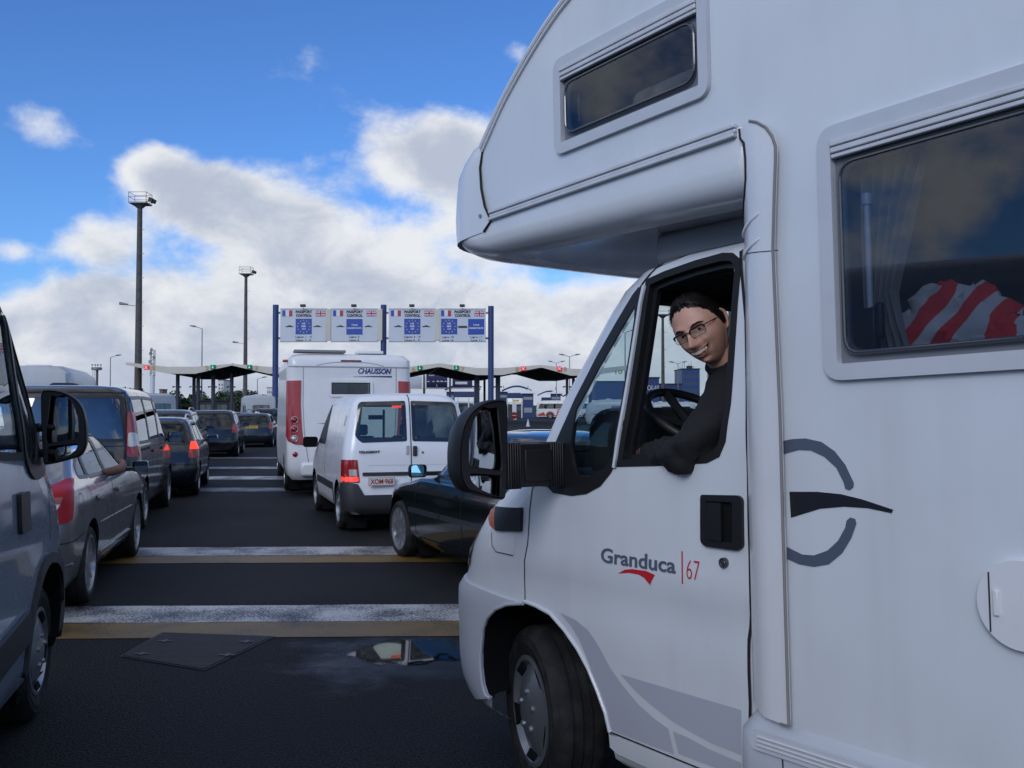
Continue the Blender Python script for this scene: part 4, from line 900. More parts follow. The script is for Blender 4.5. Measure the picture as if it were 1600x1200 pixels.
# --- white coachbuilt motorhome with CHAUSSON lettering --------------
def build_rear_motorhome():
    L = 6.9; hw = 1.16
    lv = [(.30, .12, L - .3, 1.05, .16, .5), (.36, .04, L - .12, 1.12, .18, .5), (.55, .0, L, 1.145, .2, .5), (.9, .01, L - .05, 1.15, .2, .5), (1.3, .03, L - .4, 1.15, .18, .45), (1.8, .05, L - 1.0, 1.15, .16, .4), (2.3, .06, L - 1.5, 1.15, .15, .4), (2.42, .05, L - 1.55, 1.15, .15, .4), (2.52, .05, L - 1.6, 1.15, .16, .4), (2.60, .10, L - 1.7, 1.10, .18, .35), (2.645, .25, L - 1.9, .96, .2, .3), (2.66, .8, L - 2.4, .5, .2, .2)]
    w = paint('caravan_white', (.72, .72, .73), .33, .4, noise=.05)
    wn = rrect(-.385, 1.87, .365, 2.12, .03)
    sp = dict(wheels=(1.55, L - 1.0), wr=.33, ar=.39, windows=[('R', wn)], glass=DGLASS(), seal=False, bowr=.03, bowf=.2, belt=1.0, res=.14, T=5.5)
    root, B = make_car('coachbuilt_motorhome', 'white coachbuilt motorhome seen from behind with tall red tail lamps and blue lettering', lv, w, sp, 'motorhome')
    fr = mat('window_frame_grey'); B.feat('window_frame', 'R', offset_poly(wn, .035), paint('caravan_white', (1, 1, 1)), root, .022, [offset_poly(wn, -.015)], .1, thick=.02)
    B.feat('rubber_seal', 'R', offset_poly(wn, -.01), mat('seal_black', (.01, .01, .011), .35), root, .010, [offset_poly(wn, -.03)], .1)
    red = mat('red_pillar', (.34, .02, .03), .25, coat=.6, noise=.15)
    sm = mat('shade_groove', (.30, .31, .33), .6)
    for s in (1, -1):
        P = [(s * 1.22, 2.13), (s * .90, 2.14), (s * .905, 1.7), (s * .885, 1.3), (s * .86, 1.05), (s * .84, .95), (s * 1.0, .96), (s * 1.12, 1.02), (s * 1.20, 1.25)]
        p = B.feat('lamp_pillar', 'R', P, red, root, .014, res=.06, thick=.01)
        for z, m_ in ((1.41, RED()), (1.24, RED()), (1.065, CLEAR())):
            q = B.pt((B.tR(s * 1.01, B.qz(z))), B.qz(z), .03)
            MB().lathe([(.001, -.022), (.03, -.02), (.045, -.008), (.052, .01)], 'X', q, 20).build('tail_lamp', m_, p)
            MB().lathe([(.052, -.012), (.058, -.018), (.066, -.01), (.066, .02)], 'X', q, 20).build('lamp_bezel', CHROME(), p)
        q = B.pt(B.tR(s * 1.0, B.qz(.78)), B.qz(.78), .01); MB().lathe([(.001, -.02), (.03, -.018), (.048, -.006), (.05, .03)], 'X', q, 18).build('reflector', RED(), root)
        B.feat('panel_groove', 'R', ribbon([(s * .86, 2.40), (s * .865, 1.7), (s * .84, 1.2), (s * .78, .75), (s * .72, .42)], .014), sm, root, .004, res=.1)
    B.feat('panel_groove', 'R', ribbon([(-1.12, 2.395), (1.12, 2.395)], .022), sm, root, .005, res=.1)
    B.feat('roof_arc', 'R', ribbon(spline([(-.62, 2.42), (-.35, 2.475), (0, 2.49), (.35, 2.475), (.62, 2.42)], 5), .010), sm, root, .005, res=.1)
    B.feat('third_brake_light', 'R', rrect(-.20, 2.497, .18, 2.525, .01), mat('dark_red_lens', (.16, .01, .012), .2, coat=.6), root, .012, res=.1, thick=.01)
    blue = mat('blue_ink', (.012, .03, .16), .4); q = B.pt(1, B.qz(2.33))
    t = text('lettering', 'CHAUSSON', .15, rear_m(q.x - .002, -.455, 2.325), blue, root, shear=.25, bold=.004, fit=(.62, .105), depth=.004)
    B.feat('logo_dot', 'R', [(-.665 + .012 * math.cos(k / 2), 2.327 + .016 * math.sin(k / 2)) for k in range(12)], mat('green_ink', (.10, .30, .08), .4), root, .012, res=0)
    B.feat('logo_line', 'R', ribbon([(-.05, 2.215), (-.4, 2.222), (-.78, 2.222)], [.004, .018, .03]), blue, root, .005, res=.1)
    B.feat('decal_leaf', 'R', [(.30, 1.335), (.62, 1.34), (.42, 1.36), (.30, 1.39)], mat('green_ink', (.1, .3, .08)), root, .004, res=.1)
    MB().box((.35, .55, 2.69), (.4, .95, .05)).build('roof_panel', mat('solar_frame', (.20, .21, .22), .5), root, bevel=.01)
    MB().box((.5, -.4, 2.69), (.45, .5, .06)).build('roof_vent', w, root, bevel=.02)
    MB().box((.22, .0, .50), (.5, 1.8, .26)).build('rear_bumper', w, root, bevel=.05)
    MB().box((.2, 1.18, 2.50), (.06, .10, .05)).build('marker_lamp', RED(), root, bevel=.01)
    MB().box((-.02, -.95, .44), (.03, .10, .06)).build('bumper_lamp', RED(), root)
    place(root, (0, 1.08), gpx(455, 17.6), 15.5)
build_rear_motorhome()
# --- dark green saloon half hidden by the big motorhome ---------------
def build_saloon():
    L = 4.43; hw = .855
    lv = [(.18, .16, L - .18, .72, .24, .42), (.25, .05, L - .06, .80, .24, .45), (.40, 0, L, .838, .24, .48), (.56, .01, L - .03, .85, .24, .54), (.68, .03, L - .07, .853, .22, .54), (.76, .05, L - .20, .848, .2, .50), (.82, .10, L - .62, .835, .2, .45), (.88, .30, L - 1.0, .82, .2, .34), (.915, .75, L - 1.38, .79, .2, .32),
          (1.02, .88, L - 1.50, .745, .2, .30), (1.20, 1.08, L - 1.78, .66, .2, .28), (1.31, 1.22, L - 2.0, .59, .2, .26), (1.365, 1.38, L - 2.18, .52, .2, .26), (1.395, 1.7, L - 2.4, .38, .2, .24), (1.405, 2.1, L - 2.62, .18, .1, .1)]
    pm = paint('dark_green_paint', (.006, .010, .011), .16, .8, .1, noise=.2)
    fd = rpoly([(L - 1.66, .94), (L - 1.86, 1.14), (L - 2.10, 1.31), (L - 2.42, 1.335), (L - 2.50, .93)], .02); rd = rpoly([(L - 2.56, .93), (L - 2.50, 1.335), (L - 2.95, 1.30), (L - 3.22, 1.14), (L - 3.28, .94)], .02)
    sp = dict(wheels=(.86, L - .79), wr=.305, ar=.355, windows=[('L', fd), ('L', rd), ('r', fd), ('r', rd), ('F', [(-.60, .96), (.60, .96), (.48, 1.31), (-.48, 1.31)]), ('R', [(-.58, .96), (.58, .96), (.46, 1.29), (-.46, 1.29)])], glass=glass('blue_glass', (.40, .52, .58), 1.5, .12), rim='steel', nspoke=10, belt=.86, seats=[1.55, 2.5], mirrors=(L - 1.70, .985, 1.0), mirglass=mat('blue_mirror', (.22, .55, .80), .02, 1), res=.08, rimk=.72)
    root, B = make_car('dark_saloon', 'dark green saloon car half hidden behind the big motorhome and its mirror', lv, pm, sp)
    tr = mat('dark_trim', (.03, .034, .04), .35, coat=.5)
    for k in ('L', 'r'):
        for a, b in ((.10, .44), (1.30, 2.42), (2.45, 3.28)): B.feat('rubbing_strip', k, rrect(a, .525, b, .575, .008), tr, root, .012, res=.12, thick=.01)
        for P in ([(L - 2.51, .32), (L - 2.53, .90)], [(L - 1.30, .30), (L - 1.30, .50), (L - 1.38, .84)], [(L - 3.50, .72), (L - 3.34, .90)], [(L - 1.34, .28), (L - 3.3, .27)]): B.feat('door_seam', k, ribbon(P, .009), SEAMM(), root, .003, res=.1)
        for x in (L - 2.40, L - 3.30): B.feat('door_handle', k, rrect(x, .76, x + .17, .80, .01), pm, root, .02, res=.1, thick=.02)
        B.feat('front_indicator', k, rrect(L - .35, .58, L - .12, .66, .01), AMBER(), root, .005, res=.08)
        B.feat('tail_lamp', k, rrect(-.05, .62, .30, .76, .02), RED(), root, .005, res=.08)
    place(root, (L - .79, .845), gpx(622, 10.5), 26.7)
build_saloon()
# --- silver-grey liftback on the left ---------------------------------
def build_liftback():
    L = 4.57; hw = .885
    lv = [(.18, .20, L - .18, .74, .26, .42), (.25, .07, L - .06, .82, .28, .45), (.40, .01, L, .86, .30, .48), (.58, 0, L - .01, .88, .30, .48), (.72, .025, L - .06, .885, .30, .46), (.84, .05, L - .25, .88, .30, .42), (.93, .07, L - .60, .868, .28, .38), (.985, .12, L - 1.0, .845, .25, .34), (1.02, .34, L - 1.22, .81, .22, .32),
          (1.12, .56, L - 1.38, .755, .22, .30), (1.27, .88, L - 1.66, .685, .22, .28), (1.36, 1.12, L - 1.86, .62, .22, .26), (1.41, 1.35, L - 2.05, .55, .22, .26), (1.44, 1.7, L - 2.3, .40, .2, .24), (1.452, 2.1, L - 2.55, .18, .1, .1)]
    pm = paint('grey_metallic', (.20, .20, .205), .30, 1.0, .4, noise=.12)
    fd = rpoly([(L - 1.62, 1.03), (L - 1.88, 1.22), (L - 2.10, 1.355), (L - 2.42, 1.375), (L - 2.50, 1.02)], .02); rd = rpoly([(L - 2.57, 1.02), (L - 2.50, 1.375), (L - 2.9, 1.37), (L - 3.20, 1.28), (L - 3.30, 1.03)], .02); qd = rpoly([(L - 3.36, 1.035), (L - 3.27, 1.26), (L - 3.62, 1.12), (L - 3.66, 1.05)], .02)
    sp = dict(wheels=(1.05, L - .93), wr=.318, ar=.37, windows=[('L', fd), ('L', rd), ('r', fd), ('r', rd), ('r', qd), ('L', qd), ('F', [(-.62, 1.06), (.62, 1.06), (.52, 1.36), (-.52, 1.36)]), ('R', [(-.60, 1.08), (.60, 1.08), (.50, 1.36), (-.50, 1.36)])], glass=glass('clear_car_glass', (.55, .62, .62), 1.5, .05), rim='double', nspoke=5, belt=.92, seats=[1.6, 2.6], mirrors=(L - 1.66, 1.02, .85), mirglass=mat('dull_mirror', (.25, .27, .30), .05, 1), mirmat=mat('mirror_black_gloss', (.012, .012, .014), .08, coat=1), res=.08, rimk=.74)
    root, B = make_car('grey_liftback', 'metallic grey liftback with large red and clear tail lamp beside the silver van', lv, pm, sp)
    for k in ('L', 'r'):
        for P in ([(L - 2.52, .34), (L - 2.55, .99)], [(L - 1.32, .34), (L - 1.36, .60), (L - 1.46, .96)], [(L - 3.18, .42), (L - 3.36, .60), (L - 3.62, .98)], [(.72, .62), (.35, .60), (.02, .60)], [(1.50, .33), (L - 1.35, .32)]): B.feat('door_seam', k, ribbon(P, .008), SEAMM(), root, .003, res=.1)
        B.feat('sill_strip', k, ribbon([(1.5, .36), (L - 1.36, .35)], .022), pm, root, .014, res=.1, thick=.01)  # raised strip along the sill, in the body paint
        B.feat('side_crease', k, ribbon([(1.4, .62), (L - 1.4, .60)], .02), pm, root, .008, res=.1, thick=.006)
        for x in (L - 2.42, L - 3.36): B.feat('door_handle', k, rrect(x, .83, x + .20, .865, .015), pm, root, .03, res=.1, thick=.02)
        B.feat('fuel_flap', k, ribbon([(.60 + .09 * math.cos(t * .52), .86 + .085 * math.sin(t * .52)) for t in range(13)], .005), SEAMM(), root, .003, res=0)
    for s in (1, -1):
        P = rpoly([(s * .50, .76), (s * .84, .745), (s * .87, .77), (s * .865, .92), (s * .845, 1.02), (s * .77, 1.06), (s * .72, 1.02), (s * .50, .99)], .025)
        l = B.feat('tail_lamp', 'R', P, mat('deep_red_lens', (.36, .010, .014), .35, spec=.2), root, .010, res=.04, thick=.01)
        B.feat('lamp_band', 'R', rpoly([(s * .50, .895), (s * .80, .895), (s * .81, .94), (s * .50, .945)], .008), mat('pink_lens', (.42, .12, .11), .35, spec=.2), l, .012, res=.05)
        B.feat('reverse_light', 'R', rpoly([(s * .50, .85), (s * .78, .85), (s * .80, .893), (s * .50, .893)], .01), CLEAR(), l, .012, res=.05)
    B.feat('bumper_crease', 'R', ribbon([(-1.1, .43), (0, .42), (1.1, .43)], .012), pm, root, .010, res=.1, thick=.006)
    place(root, (1.05, -.87), gpx(145, 8.02), 13.3)
    return root, B, L
LIFT = build_liftback()
# --- dark people carrier -----------------------------------------------
def build_mpv():
    L = 4.8; hw = .94
    lv = [(.22, .16, L - .18, .80, .2, .42), (.30, .05, L - .06, .88, .2, .45), (.46, 0, L, .915, .2, .48), (.70, .01, L - .02, .935, .2, .48), (.90, .025, L - .15, .94, .19, .46), (1.02, .035, L - .50, .935, .18, .42), (1.10, .04, L - .85, .925, .18, .36), (1.18, .05, L - 1.0, .91, .18, .32),
          (1.45, .09, L - 1.35, .865, .18, .30), (1.68, .14, L - 1.62, .815, .18, .28), (1.80, .18, L - 1.80, .77, .18, .26), (1.87, .25, L - 1.95, .69, .2, .26), (1.905, .4, L - 2.2, .54, .2, .24), (1.92, .8, L - 2.6, .25, .1, .1)]
    pm = paint('charcoal_metallic', (.030, .029, .031), .27, 1.0, .5, noise=.2)
    ws = [(L - 1.22, 1.17), (L - 1.55, 1.60), (L - 1.70, 1.73), (L - 2.18, 1.75), (L - 2.22, 1.17)]
    W_ = [rpoly(ws, .04), rpoly([(L - 2.30, 1.17), (L - 2.26, 1.75), (L - 3.30, 1.76), (L - 3.34, 1.17)], .04), rpoly([(L - 3.42, 1.17), (L - 3.38, 1.76), (.38, 1.74), (.28, 1.18)], .04)]
    rw = rpoly([(-.78, 1.22), (.78, 1.22), (.70, 1.76), (-.70, 1.76)], .05)
    sp = dict(wheels=(.98, L - .85), wr=.325, ar=.38, windows=[('R', rw), ('F', [(-.7, 1.2), (.7, 1.2), (.6, 1.7), (-.6, 1.7)])] + [(k, P) for k in ('L', 'r') for P in W_], glass=glass('privacy_glass', (.13, .15, .155), 1.5, .10), rim='double', nspoke=6, belt=1.05, seats=[1.3, 2.2, 3.1], mirrors=(L - 1.30, 1.16, 1.3), res=.10, sw=.03, rimk=.68)
    root, B = make_car('dark_people_carrier', 'charcoal people carrier with tall roof and high red tail lamps in the left queue', lv, pm, sp)
    for s in (1, -1):
        P = rpoly([(s * .80, 1.00), (s * 1.04, 1.00), (s * 1.03, 1.25), (s * .99, 1.50), (s * .90, 1.56), (s * .78, 1.57)], .03)
        l = B.feat('tail_lamp', 'R', P, RED(), root, .012, res=.05, thick=.01)
        B.feat('reverse_light', 'R', rpoly([(s * .80, 1.13), (s * .94, 1.13), (s * .955, 1.24), (s * .93, 1.30), (s * .80, 1.31)], .03), CLEAR(), l, .014, res=.04)
    B.feat('tailgate_seam', 'R', ribbon([(.80, .60), (.79, 1.0), (.775, 1.58), (.735, 1.82), (-.735, 1.82), (-.775, 1.58), (-.79, 1.0), (-.80, .60)], .010), SEAMM(), root, .003, res=.15)
    B.feat('tailgate_crease', 'R', ribbon([(-.76, 1.14), (.76, 1.14)], .012), SEAMM(), root, .003, res=.15)
    for k in ('L', 'r'):
        for P in ([(L - 2.26, .40), (L - 2.26, 1.14)], [(L - 3.38, .42), (L - 3.38, 1.14)], [(L - 1.30, .36), (L - 1.32, 1.10)]): B.feat('door_seam', k, ribbon(P, .010), SEAMM(), root, .003, res=.12)
        B.feat('door_rail', k, rrect(.45, 1.06, L - 3.45, 1.09, .005), SEAMM(), root, .006, res=.12)
        for x in (L - 2.16, L - 3.28): B.feat('door_handle', k, rrect(x, 1.0, x + .16, 1.04, .01), BLACKP(), root, .02, res=.1, thick=.02)
    MB().box((3.6, .62, 1.92), (.5, .42, .20)).build('roof_cargo', mat('dark_cloth', (.02, .02, .022), .9, noise=.4), root, bevel=.09, seg=4)
    place(root, (.98, -.92), gpx(229, 13.0), 13.9)
build_mpv()
# --- the smaller dark cars further up the queue -------------------------
def small_car(name, label, pm, L, hw, Hh, wag, lampz, lamp_w, place_args, plate_=None, lit=False, rails=None, belt=.92, estate_lamp=False):
    lv = hatch_levels(L, hw, Hh, belt, 0, wag); k = 1 - wag
    zt = Hh - .12; xr = .2 + .25 * k
    W1 = rpoly([(L - 1.42, belt + .07), (L - 1.80, zt - .10), (L - 1.95, zt), (L - 2.22, zt + .01), (L - 2.28, belt + .06)], .03)
    W2 = rpoly([(L - 2.35, belt + .06), (L - 2.30, zt + .01), (L - 3.05, zt), (L - 3.12, belt + .07)], .03)
    W3 = rpoly([(L - 3.18, belt + .08), (L - 3.12, zt), (xr + .28 + .1 * k, zt - .03), (xr + .10, belt + .10)], .03)
    rw = rpoly([(-hw + .19, belt + .05), (hw - .19, belt + .05), (hw - .28, zt + .0), (-hw + .28, zt + .0)], .04)
    sp = dict(wheels=(.78, L - .82), wr=.30, ar=.345, windows=[('R', rw), ('F', [(-hw + .26, belt + .06), (hw - .26, belt + .06), (hw - .36, zt), (-hw + .36, zt)])] + [(q, P) for q in ('L', 'r') for P in (W1, W2, W3)], rim='double', nspoke=5, belt=belt - .02, seats=[1.2, 2.2], mirrors=(L - 1.52, belt + .08, 1.1), res=.14, glass=glass('tinted_glass', (.22, .27, .27), 1.5, .0))
    root, B = make_car(name, label, lv, pm, sp, 'car', 'cars queueing in the left lane')
    for s in (1, -1):
        z0, z1 = lampz; P = rpoly([(s * (hw - lamp_w), z0), (s * (hw + .08), z0), (s * (hw + .05), z1), (s * (hw - lamp_w + .02), z1)], .03)
        l = B.feat('tail_lamp', 'R', P, RED(), root, .012, res=.06, thick=.01)
        if lit: B.feat('brake_light', 'R', rpoly([(s * (hw - lamp_w + .02), z0 + (z1 - z0) * .5), (s * (hw + .02), z0 + (z1 - z0) * .5), (s * (hw + .01), z1 - .02), (s * (hw - lamp_w + .03), z1 - .02)], .02), REDLIT(), l, .016, res=.05)
    B.feat('bumper_seam', 'R', ribbon([(-hw - .1, .60), (hw + .1, .60)], .012), SEAMM(), root, .003, res=.2)
    B.feat('tailgate_seam', 'R', ribbon([(hw - .16, .62), (hw - .17, .95)], .010), SEAMM(), root, .003, res=.2)
    for kd in ('L', 'r'):
        for P in ([(L - 2.31, .36), (L - 2.32, belt)], [(L - 1.30, .34), (L - 1.40, belt - .05)], [(L - 3.15, .45), (L - 3.15, belt)]): B.feat('door_seam', kd, ribbon(P, .010), SEAMM(), root, .003, res=.15)
    if rails:
        for s in (1, -1):
            y = s * (hw - .27); MB().tube([(.70, y, Hh - .05), (.80, y, Hh + .035), (1.2, y, Hh + .05), (L - 2.5, y, Hh + .03), (L - 2.2, y, Hh - .05)], .017, 8).build('roof_rail', rails, root)
    if plate_:
        bg, fg, tx, z, w_ = plate_; plate(root, B.pt(1, B.qz(z)).x - .01, 0, z, tx, w_, .11, bg, fg)
    MB().tube([(1.3, 0, Hh), (1.1, 0, Hh + .16)], .005, 5).build('aerial', BLACKP(), root)
    place(root, *place_args); return root, B
pb = mat('plate_black_ink', (.01, .01, .012), .5); py_ = mat('plate_yellow', (.55, .36, .02), .4); pw = mat('plate_white', (.6, .6, .6))
dark_blue = paint('blue_black_paint', (.007, .010, .017), .24, .6, .1); black_p = paint('black_paint', (.005, .005, .006), .22, .6, .1)
navy = paint('slate_paint', (.025, .036, .06), .27, .7, .3); green_b = paint('dark_teal_paint', (.009, .014, .018), .24, .6, .1)
small_car('dark_estate', 'dark blue car with glowing brake lamps just ahead of the charcoal people carrier', dark_blue, 4.15, .86, 1.46, .35, (.72, 1.03), .17, ((.78, -.85), gpx(313, 18.2), 14), None, True, ALU())
small_car('slate_estate', 'slate blue tall estate with roof rails ahead of the car with glowing brake lamps', navy, 4.6, .90, 1.60, .6, (.85, 1.20), .14, ((0, -.80), gpx(303, 23.6), 14), None, False, ALU(), belt=1.0)
small_car('black_hatchback', 'black five door car with pale plate ahead of the slate blue estate', black_p, 4.3, .89, 1.585, .55, (.82, 1.12), .20, ((.78, -.88), gpx(374, 33.0), 12), (pw, pb, '5 325', .70, .50), False, belt=.98)
B_ = small_car('dark_hatchback', 'dark hatchback with a yellow number plate near the bicycles', green_b, 4.0, .85, 1.45, .4, (.78, 1.05), .17, ((.78, -.84), gpx(428, 41.5), 9), (py_, pb, 'HJ 03 RKT', .86, .50), False, belt=.93)
small_car('dark_city_car', 'low dark car whose roof shows between the black car and the yellow plated one', black_p, 4.1, .85, 1.45, .4, (.78, 1.05), .17, ((0, 0), gpx(376, 56), 12))

# --- the silver van at the left edge, same cab as the big motorhome's ------
def build_left_van():
    lv = [(z, -4.6, xf, hw, .12, rf) for (z, xr, xf, hw, rr, rf) in CABL[:-3]] + [(2.14, -4.6, -.66, .90, .12, .25), (2.26, -4.58, -.95, .88, .14, .3), (2.36, -4.5, -1.2, .80, .16, .3), (2.42, -4.3, -1.5, .60, .2, .2), (2.43, -4, -1.9, .3, .1, .1)]
    B = Body(lv, bowr=.04, bowf=.10, T=4.4)
    root = empty('silver_van', label='silver blue van at the left edge with a black long-armed door mirror', cat='van')
    pm = paint('silver_blue_paint', (.23, .30, .39), .26, 1.0, .15, noise=.12); blk = BLACKP(); g = MIRR; sh = .24
    bl = mat('black_moulding', (.018, .019, .022), .5, bump=.2, bscale=120)
    win, qg, base = g['win'], g['qg'], g['base']
    A = [g['arch']]
    Rr = archpoly(-3.4, .42, .36)
    wf = [(-.72, 1.44), (-.80, 1.50), (-.80, 1.96), (-.72, 2.02), (.72, 2.02), (.80, 1.96), (.80, 1.50), (.72, 1.44)]
    H = [B.map(k, P) for k in ('L', 'r') for P in (g['arch'], Rr, win, qg)] + [B.map('F', wf)]
    B.body('body', pm, root, H, .09)
    gl = glass('van_side_glass', (.55, .62, .60), 1.5, .06)
    for k in ('L', 'r'):
        B.feat('side_window', k, win, gl, root, -.004, res=.1); B.feat('quarter_window', k, qg, gl, root, -.004, res=.1)
        B.feat('window_seal', k, offset_poly(win, .012), RUBBER(), root, .006, [offset_poly(win, -.025)], .08); B.feat('quarter_frame', k, base, blk, root, .012, [offset_poly(qg, -.002)], .06, thick=.01)
        B.feat('door_seam', k, ribbon(g['door'][10:15], .008), SEAMM(), root, .002, res=0)
        B.feat('door_seam', k, ribbon([(-1.27, .42), (-1.27, 1.45), (-1.22, 2.0)], .010), SEAMM(), root, .002, res=.2)
        hp = B.feat('door_handle', k, rpoly([(-.62, 1.22), (-.80, 1.22), (-.80, 1.04), (-.62, 1.04)], .015), blk, root, .02, res=.05, thick=.016)
        B.feat('side_moulding', k, [(-.60, .66), (-1.25, .62), (-3.0, .62), (-3.0, .48), (-1.25, .48), (-.56, .52)], bl, root, .022, res=.1, thick=.02)
        B.feat('arch_flare', k, [(a, b) for a, b in offset_poly(g['arch'][:15], .0)] + [(a, b) for a, b in offset_poly(g['arch'], .055)[:15][::-1]], bl, root, .016, res=.05, thick=.016)
        B.feat('bumper', k, [(.45, .305), (.74, .31), (.74, .60), (.36, .60), (.27, .45), (.24, .36)], bl, root, .02, res=.08, thick=.02)
        B.feat('headlight', k, [(.44, .90), (.60, .90), (.665, .93), (.60, 1.06), (.46, 1.07)], CLEAR(), root, .008, res=.05)
        liner(root, B, g['arch'], k, .35).build('wheel_liner', DARK(), root); liner(root, B, Rr, k, .35).build('wheel_liner', DARK(), root)
        mk = [(-.02, 1.02), (.06, 1.02), (.06, .98), (-.02, .98)]
    B.feat('windscreen', 'F', wf, glass('screen_glass'), root, -.004, res=.1)
    B.feat('windscreen_seal', 'F', offset_poly(wf, .05), RUBBER(), root, .004, [offset_poly(wf, -.02)], .1)
    pa = []
    for z in [1.40 + .05 * i for i in range(15)]:
        q = B.qz(z); pa.append(B.pt(2 - .17, q, .012))
    MB().tube(pa, .022, 8).build('pillar_trim', blk, root)
    for y, s in ((.84, 1), (-.84, -1)): wheel(root, (-.02, y, .342), .345, .225, 'cap', s); wheel(root, (-3.4, y, .342), .345, .225, 'cap', s)
    MB().box((-2.0, 0, .42), (4.4, 1.3, .22)).build('underbody', DARK(), root, smooth=False)
    MB().box((-.28, 0, 1.16), (.55, 1.7, .34)).box((-1.5, 0, 1.3), (.04, 1.8, 1.5)).build('dashboard', mat('dash_plastic'), root, bevel=.05)
    for y in (-.5, .5): MB().box((-1.2, y, 1.35), (.13, .48, .75)).box((-1.22, y, 1.8), (.09, .26, .18)).build('seat_back', mat('seat_cloth'), root, bevel=.04)
    for sg in (1, -1): long_mirror(root, sg, -.16 * sg, 1.0, .02, .27, .07)
    a = R(90 + 15.2); place(root, (-.02, -.95), gpx(66, 5.05), 15.2)
build_left_van()
small_car('dark_van', 'tall dark car partly hidden by the white motorhome with tall red lamps', dark_blue, 4.5, .90, 1.66, .7, (.85, 1.2), .14, ((0, -.85), gpx(443, 47), 8), None, False, belt=1.0)
# ------------------------------------------------------------------ people
def skin_mesh(name, chains, m, parent=None, sub=2, mtx=None):
    """chains: lists of (point, radius); the first chain is the root, others start at a shared point"""
    me = bpy.data.meshes.new(name); vs = []; es = []; rs = []; idx = {}
    for ch in chains:
        prev = None
        for p, r in ch:
            k = tuple(round(c, 4) for c in p)
            if k in idx: i = idx[k]
            else: i = len(vs); idx[k] = i; vs.append(k); rs.append(r)
            if prev is not None and prev != i: es.append((prev, i))
            prev = i
    me.from_pydata(vs, es, []); o = bpy.data.objects.new(name, me); COL.objects.link(o)
    sk = o.modifiers.new('skin', 'SKIN'); sk.use_smooth_shade = True
    for i, r in enumerate(rs): me.skin_vertices[0].data[i].radius = (r, r) if not isinstance(r, tuple) else r
    me.skin_vertices[0].data[0].use_root = True
    sb = o.modifiers.new('sub', 'SUBSURF'); sb.levels = sub; sb.render_levels = sub
    dg = bpy.context.evaluated_depsgraph_get(); dg.update()
    m2 = bpy.data.meshes.new_from_object(o.evaluated_get(dg)); COL.objects.unlink(o); bpy.data.objects.remove(o)
    if mtx is not None: m2.transform(mtx)
    m2.materials.clear(); n = link(name, m2, m, parent, True, 180); return n
def sstep(a, b, x): t = max(0, min(1, (x - a) / (b - a))); return t * t * (3 - 2 * t)
def gau(x, y, cx, cy, sx, sy): return math.exp(-((x - cx) / sx) ** 2 - ((y - cy) / sy) ** 2)
def head_pt(a, b):
    """a: azimuth (0 = face), b: elevation; head centre at the origin, +Y out of the face, Z up, in metres"""
    x = math.sin(a) * math.cos(b); y = math.cos(a) * math.cos(b); z = math.sin(b)
    X, Y, Z = x * .081, y * .096, z * .122
    # skull fuller at the back, jaw narrower and flatter below
    if y < 0: Y *= 1.06; 
    lowf = sstep(.0, -.9, z)
    X *= 1 - .19 * lowf * (1 if y > 0 else .6); 
    if y < 0: Y *= 1 - .45 * lowf
    else: Y *= 1 + .10 * lowf * sstep(.3, .9, y)
    if y > 0:
        # flatten the face
        f = sstep(.2, .9, y); Y = Y * (1 - .07 * f * (1 - lowf))
        Y += .030 * gau(X, Z, 0, -.026, .0125, .013) + .024 * gau(X, Z, 0, -.008, .0095, .022) + .010 * gau(abs(X), Z, .013, -.031, .008, .008)      # nose
        Y += .007 * gau(abs(X), Z, .028, .030, .022, .009)                                                                                # brow
        Y -= .012 * gau(abs(X), Z, .031, .010, .015, .013)                                                                                # eye sockets
        Y += .010 * gau(abs(X), Z, .042, -.024, .018, .018)                                                                                # cheeks
        Y += .006 * gau(X, Z, 0, -.058, .030, .018)                                                                                      # muzzle
        Y -= .004 * gau(abs(X), Z, .033, -.048, .007, .016)                                                                                # smile folds
        Y += .012 * gau(X, Z, 0, -.098, .020, .016)                                                                                      # chin
        Y -= .006 * gau(X, Z, 0, -.081, .020, .007)
    return Vector((X, Y, Z))
